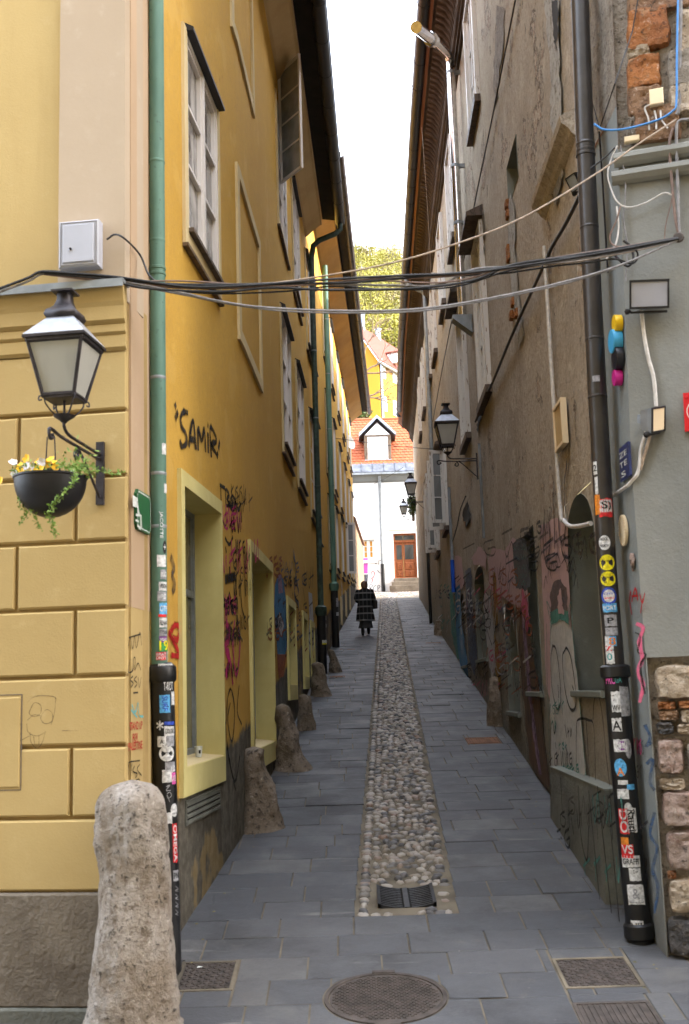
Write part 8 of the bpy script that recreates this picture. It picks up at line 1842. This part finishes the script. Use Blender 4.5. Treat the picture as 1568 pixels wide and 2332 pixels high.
# body: one continuous skinned figure, seen from behind, mid-stride, both forearms held to the front
J = dict(pel=(0, 0, .92), belly=(0, .01, 1.08), chest=(0, .03, 1.27), neck=(0, .05, 1.42), head0=(0, .07, 1.49), head1=(0, .08, 1.57),
         ls=(-.17, .03, 1.35), le=(-.25, -.01, 1.10), lw=(-.13, .20, 1.05), lh=(-.08, .27, 1.07), rs=(.17, .03, 1.35), re=(.26, .0, 1.11), rw=(.16, .20, 1.04), rh=(.11, .27, 1.06),
         lhip=(-.09, 0, .88), lk=(-.095, .04, .49), la=(-.09, -.06, .09), lt=(-.095, .09, .035), rhip=(.09, 0, .88), rk=(.09, .12, .50), ra=(.085, .16, .14), rt=(.09, .30, .08))
rad = dict(pel=.14, belly=.125, chest=.14, neck=.05, head0=.075, head1=.085, ls=.06, le=.045, lw=.032, lh=.03, rs=.06, re=.045, rw=.032, rh=.03, lhip=.09, lk=.058, la=.04, lt=.035, rhip=.09, rk=.058, ra=.04, rt=.035)
E_ = [('pel', 'belly'), ('belly', 'chest'), ('chest', 'neck'), ('neck', 'head0'), ('head0', 'head1'), ('chest', 'ls'), ('ls', 'le'), ('le', 'lw'), ('lw', 'lh'), ('chest', 'rs'), ('rs', 're'), ('re', 'rw'), ('rw', 'rh'), ('pel', 'lhip'), ('lhip', 'lk'), ('lk', 'la'), ('la', 'lt'), ('pel', 'rhip'), ('rhip', 'rk'), ('rk', 'ra'), ('ra', 'rt')]
nm_ = list(J); extra = []; vs = [bp(*J[k]) for k in nm_]; es = [(nm_.index(a), nm_.index(b)) for a, b in E_]; rads = [rad[k] for k in nm_]
for side in ('l', 'r'):          # five fingers on each hand, loosely curled
    h = nm_.index(side + 'h'); hx, hy, hz = J[side + 'h']; sg = 1 if side == 'l' else -1
    for i, (dx, L_) in enumerate(((-.022, .05), (-.008, .06), (.006, .055), (.02, .045), (.03, .035))):
        a = len(vs); vs.append(bp(hx + dx, hy + .03, hz + .005 * (i - 2))); vs.append(bp(hx + dx + sg * .012, hy + .03 + L_ * .7, hz - .02)); es += [(h, a), (a, a + 1)]; rads += [.010, .008]
me = bpy.data.meshes.new('body'); me.from_pydata([tuple(v) for v in vs], es, []); ob = bpy.data.objects.new('body', me); COL.objects.link(ob)
mod = ob.modifiers.new('skin', 'SKIN'); sk = me.skin_vertices[0].data
for i, r_ in enumerate(rads): sk[i].radius = (r_ * sc, r_ * sc)
sk[0].use_root = True; md = ob.modifiers.new('sub', 'SUBSURF'); md.levels = 2; md.render_levels = 2
me.materials.append(MAT['skin']); adopt(ob, PR)
dgx = bpy.context.evaluated_depsgraph_get(); me2 = bpy.data.meshes.new_from_object(ob.evaluated_get(dgx)); ob.modifiers.clear(); ob.data = me2; me2.materials.clear(); me2.materials.append(MAT['skin'])
for p_ in me2.polygons: p_.use_smooth = True
def loft(name, rings, mat, n=24, parent=PR, wob=.0, open_=True, seed=0):
    m = MB(); vs = []
    for cx, cy, cz, rx, ry in rings:
        for i in range(n):
            a = 2 * math.pi * i / n; q = 1 + wob * hnoise(math.cos(a) * 2.2 + seed, math.sin(a) * 2.2, cz * 3); vs.append(bp(cx + rx * q * math.cos(a), cy + ry * q * math.sin(a), cz))
    m.add(vs, [(j * n + i, j * n + (i + 1) % n, (j + 1) * n + (i + 1) % n, (j + 1) * n + i) for j in range(len(rings) - 1) for i in range(n)] + ([] if open_ else [tuple(range(n)), tuple((len(rings) - 1) * n + i for i in range(n))]))
    return m.build(name, mat, parent, smooth='all')
ct = loft('coat', [(0, .02, .43, .285, .20), (0, .02, .55, .27, .19), (0, .015, .75, .245, .175), (0, .01, .95, .225, .165), (0, .015, 1.1, .215, .16), (0, .025, 1.25, .225, .16), (0, .03, 1.33, .215, .145), (0, .035, 1.385, .16, .115), (0, .045, 1.42, .085, .085), (0, .05, 1.455, .075, .08)], 'plaid', 28, PR, .10, True, 2)
for sd in ('l', 'r'):
    a, b, c, d = (Vector(J[sd + k]) for k in 'sewh'); m = MB(); m.tube(arc([bp(*(a + Vector((0, 0, .01)))), bp(*b), bp(*c), bp(*(c.lerp(d, .4)))], 5), [.088 * sc] * 3 + [.082 * sc] * 4 + [.078 * sc] * 4 + [.07 * sc] * 5, 12); m.build('sleeve', 'plaid', ct, smooth='all')
loft('skirt', [(0, .03, .22, .235, .175), (0, .03, .32, .20, .15), (0, .02, .55, .17, .13), (0, .01, .9, .15, .12)], 'skirt_grey', 26, PR, .16, True, 5)
hr_ = loft('hair', [(0, .035, 1.37, .055, .05), (0, .03, 1.42, .088, .075), (0, .045, 1.49, .105, .10), (0, .06, 1.56, .108, .112), (0, .07, 1.62, .088, .095), (0, .075, 1.655, .04, .045)], 'hair_brown', 18, PR, .14, False, 8)
for sd in ('l', 'r'):
    k_, a_, t_ = Vector(J[sd + 'k']), Vector(J[sd + 'a']), Vector(J[sd + 't']); m = MB(); hl = a_ + Vector((0, -.05, -.045))
    m.tube([bp(*(a_ + (k_ - a_) * .55)), bp(*(a_ + (k_ - a_) * .2)), bp(*a_), bp(*(a_.lerp(t_, .55) + Vector((0, 0, -.01)))), bp(*(t_ + Vector((0, .02, 0))))], [.062 * sc, .055 * sc, .056 * sc, .05 * sc, .036 * sc], 10); m.obox(bp(*hl), (1, 0, 0), (0, 1, 0), (0, 0, 1), .032 * sc, .032 * sc, .05 * sc); m.build('boot', 'boot_black', PR, smooth='all')
# shoulder bag on the right arm
bc = bp(.30, .04, .92); BG = thing('shoulder_bag', bc - Vector((0, 0, .15)), 'dark bag hanging from the right arm of the person in the plaid coat', 'bag')
m = MB(); m.obox(bc, (0.95, .2, 0), (-.2, .95, 0), (0, 0, 1), .06 * sc, .14 * sc, .13 * sc); o_ = m.build('bag_body', 'boot_black', BG); md = o_.modifiers.new('bevel', 'BEVEL'); md.width = .03; md.segments = 3
m = MB(); m.tube(arc([bc + Vector((0, -.09, .12)) * sc, bp(.22, .0, 1.25), bp(.17, .03, 1.43), bp(.2, .1, 1.25), bc + Vector((0, .09, .12)) * sc], 5), .012 * sc, 6); m.build('strap', 'boot_black', BG)

# specks of litter and dry leaves along the walls
rl_ = random.Random(8); m = MB()
for k in range(150):
    Y = 7 + 34 * rl_.random() ** 1.6; left = rl_.random() < .5; x = (wallx(LW, max(Y, 7.8)) + abs(rl_.gauss(0, .16)) + .03) if left else (wallx(RW, max(Y, 8)) - abs(rl_.gauss(0, .16)) - .12)
    c = Vector((x, Y, gz(Y) + .004)); a = Vector((math.cos(k), math.sin(k), G_S * math.sin(k))); b = Vector((-math.sin(k), math.cos(k), G_S * math.cos(k))); s = rl_.uniform(.006, .018)
    m.add([c - a * s, c + b * s * .6 + Vector((0, 0, .004)), c + a * s, c - b * s * .6], [(0, 1, 2, 3)])
tag(m.build('dry_leaves', 'leaf_olive'), kind='stuff')
for x, y, lab in ((1150, 2195 - 0, 'white paper scrap lying on the left square cover'),):
    p = at_ground(455 * 1.0, 2205); m = MB(); c = p + Vector((0, 0, .006)); m.add([c + Vector(q) for q in ((-.02, -.008, 0), (.018, -.012, .004), (.022, .006, .002), (-.016, .010, .006))], [(0, 1, 2, 3)]); tag(m.build('paper_scrap', 'sign_white', None), 'small white paper scrap lying on the left square cover', 'litter')
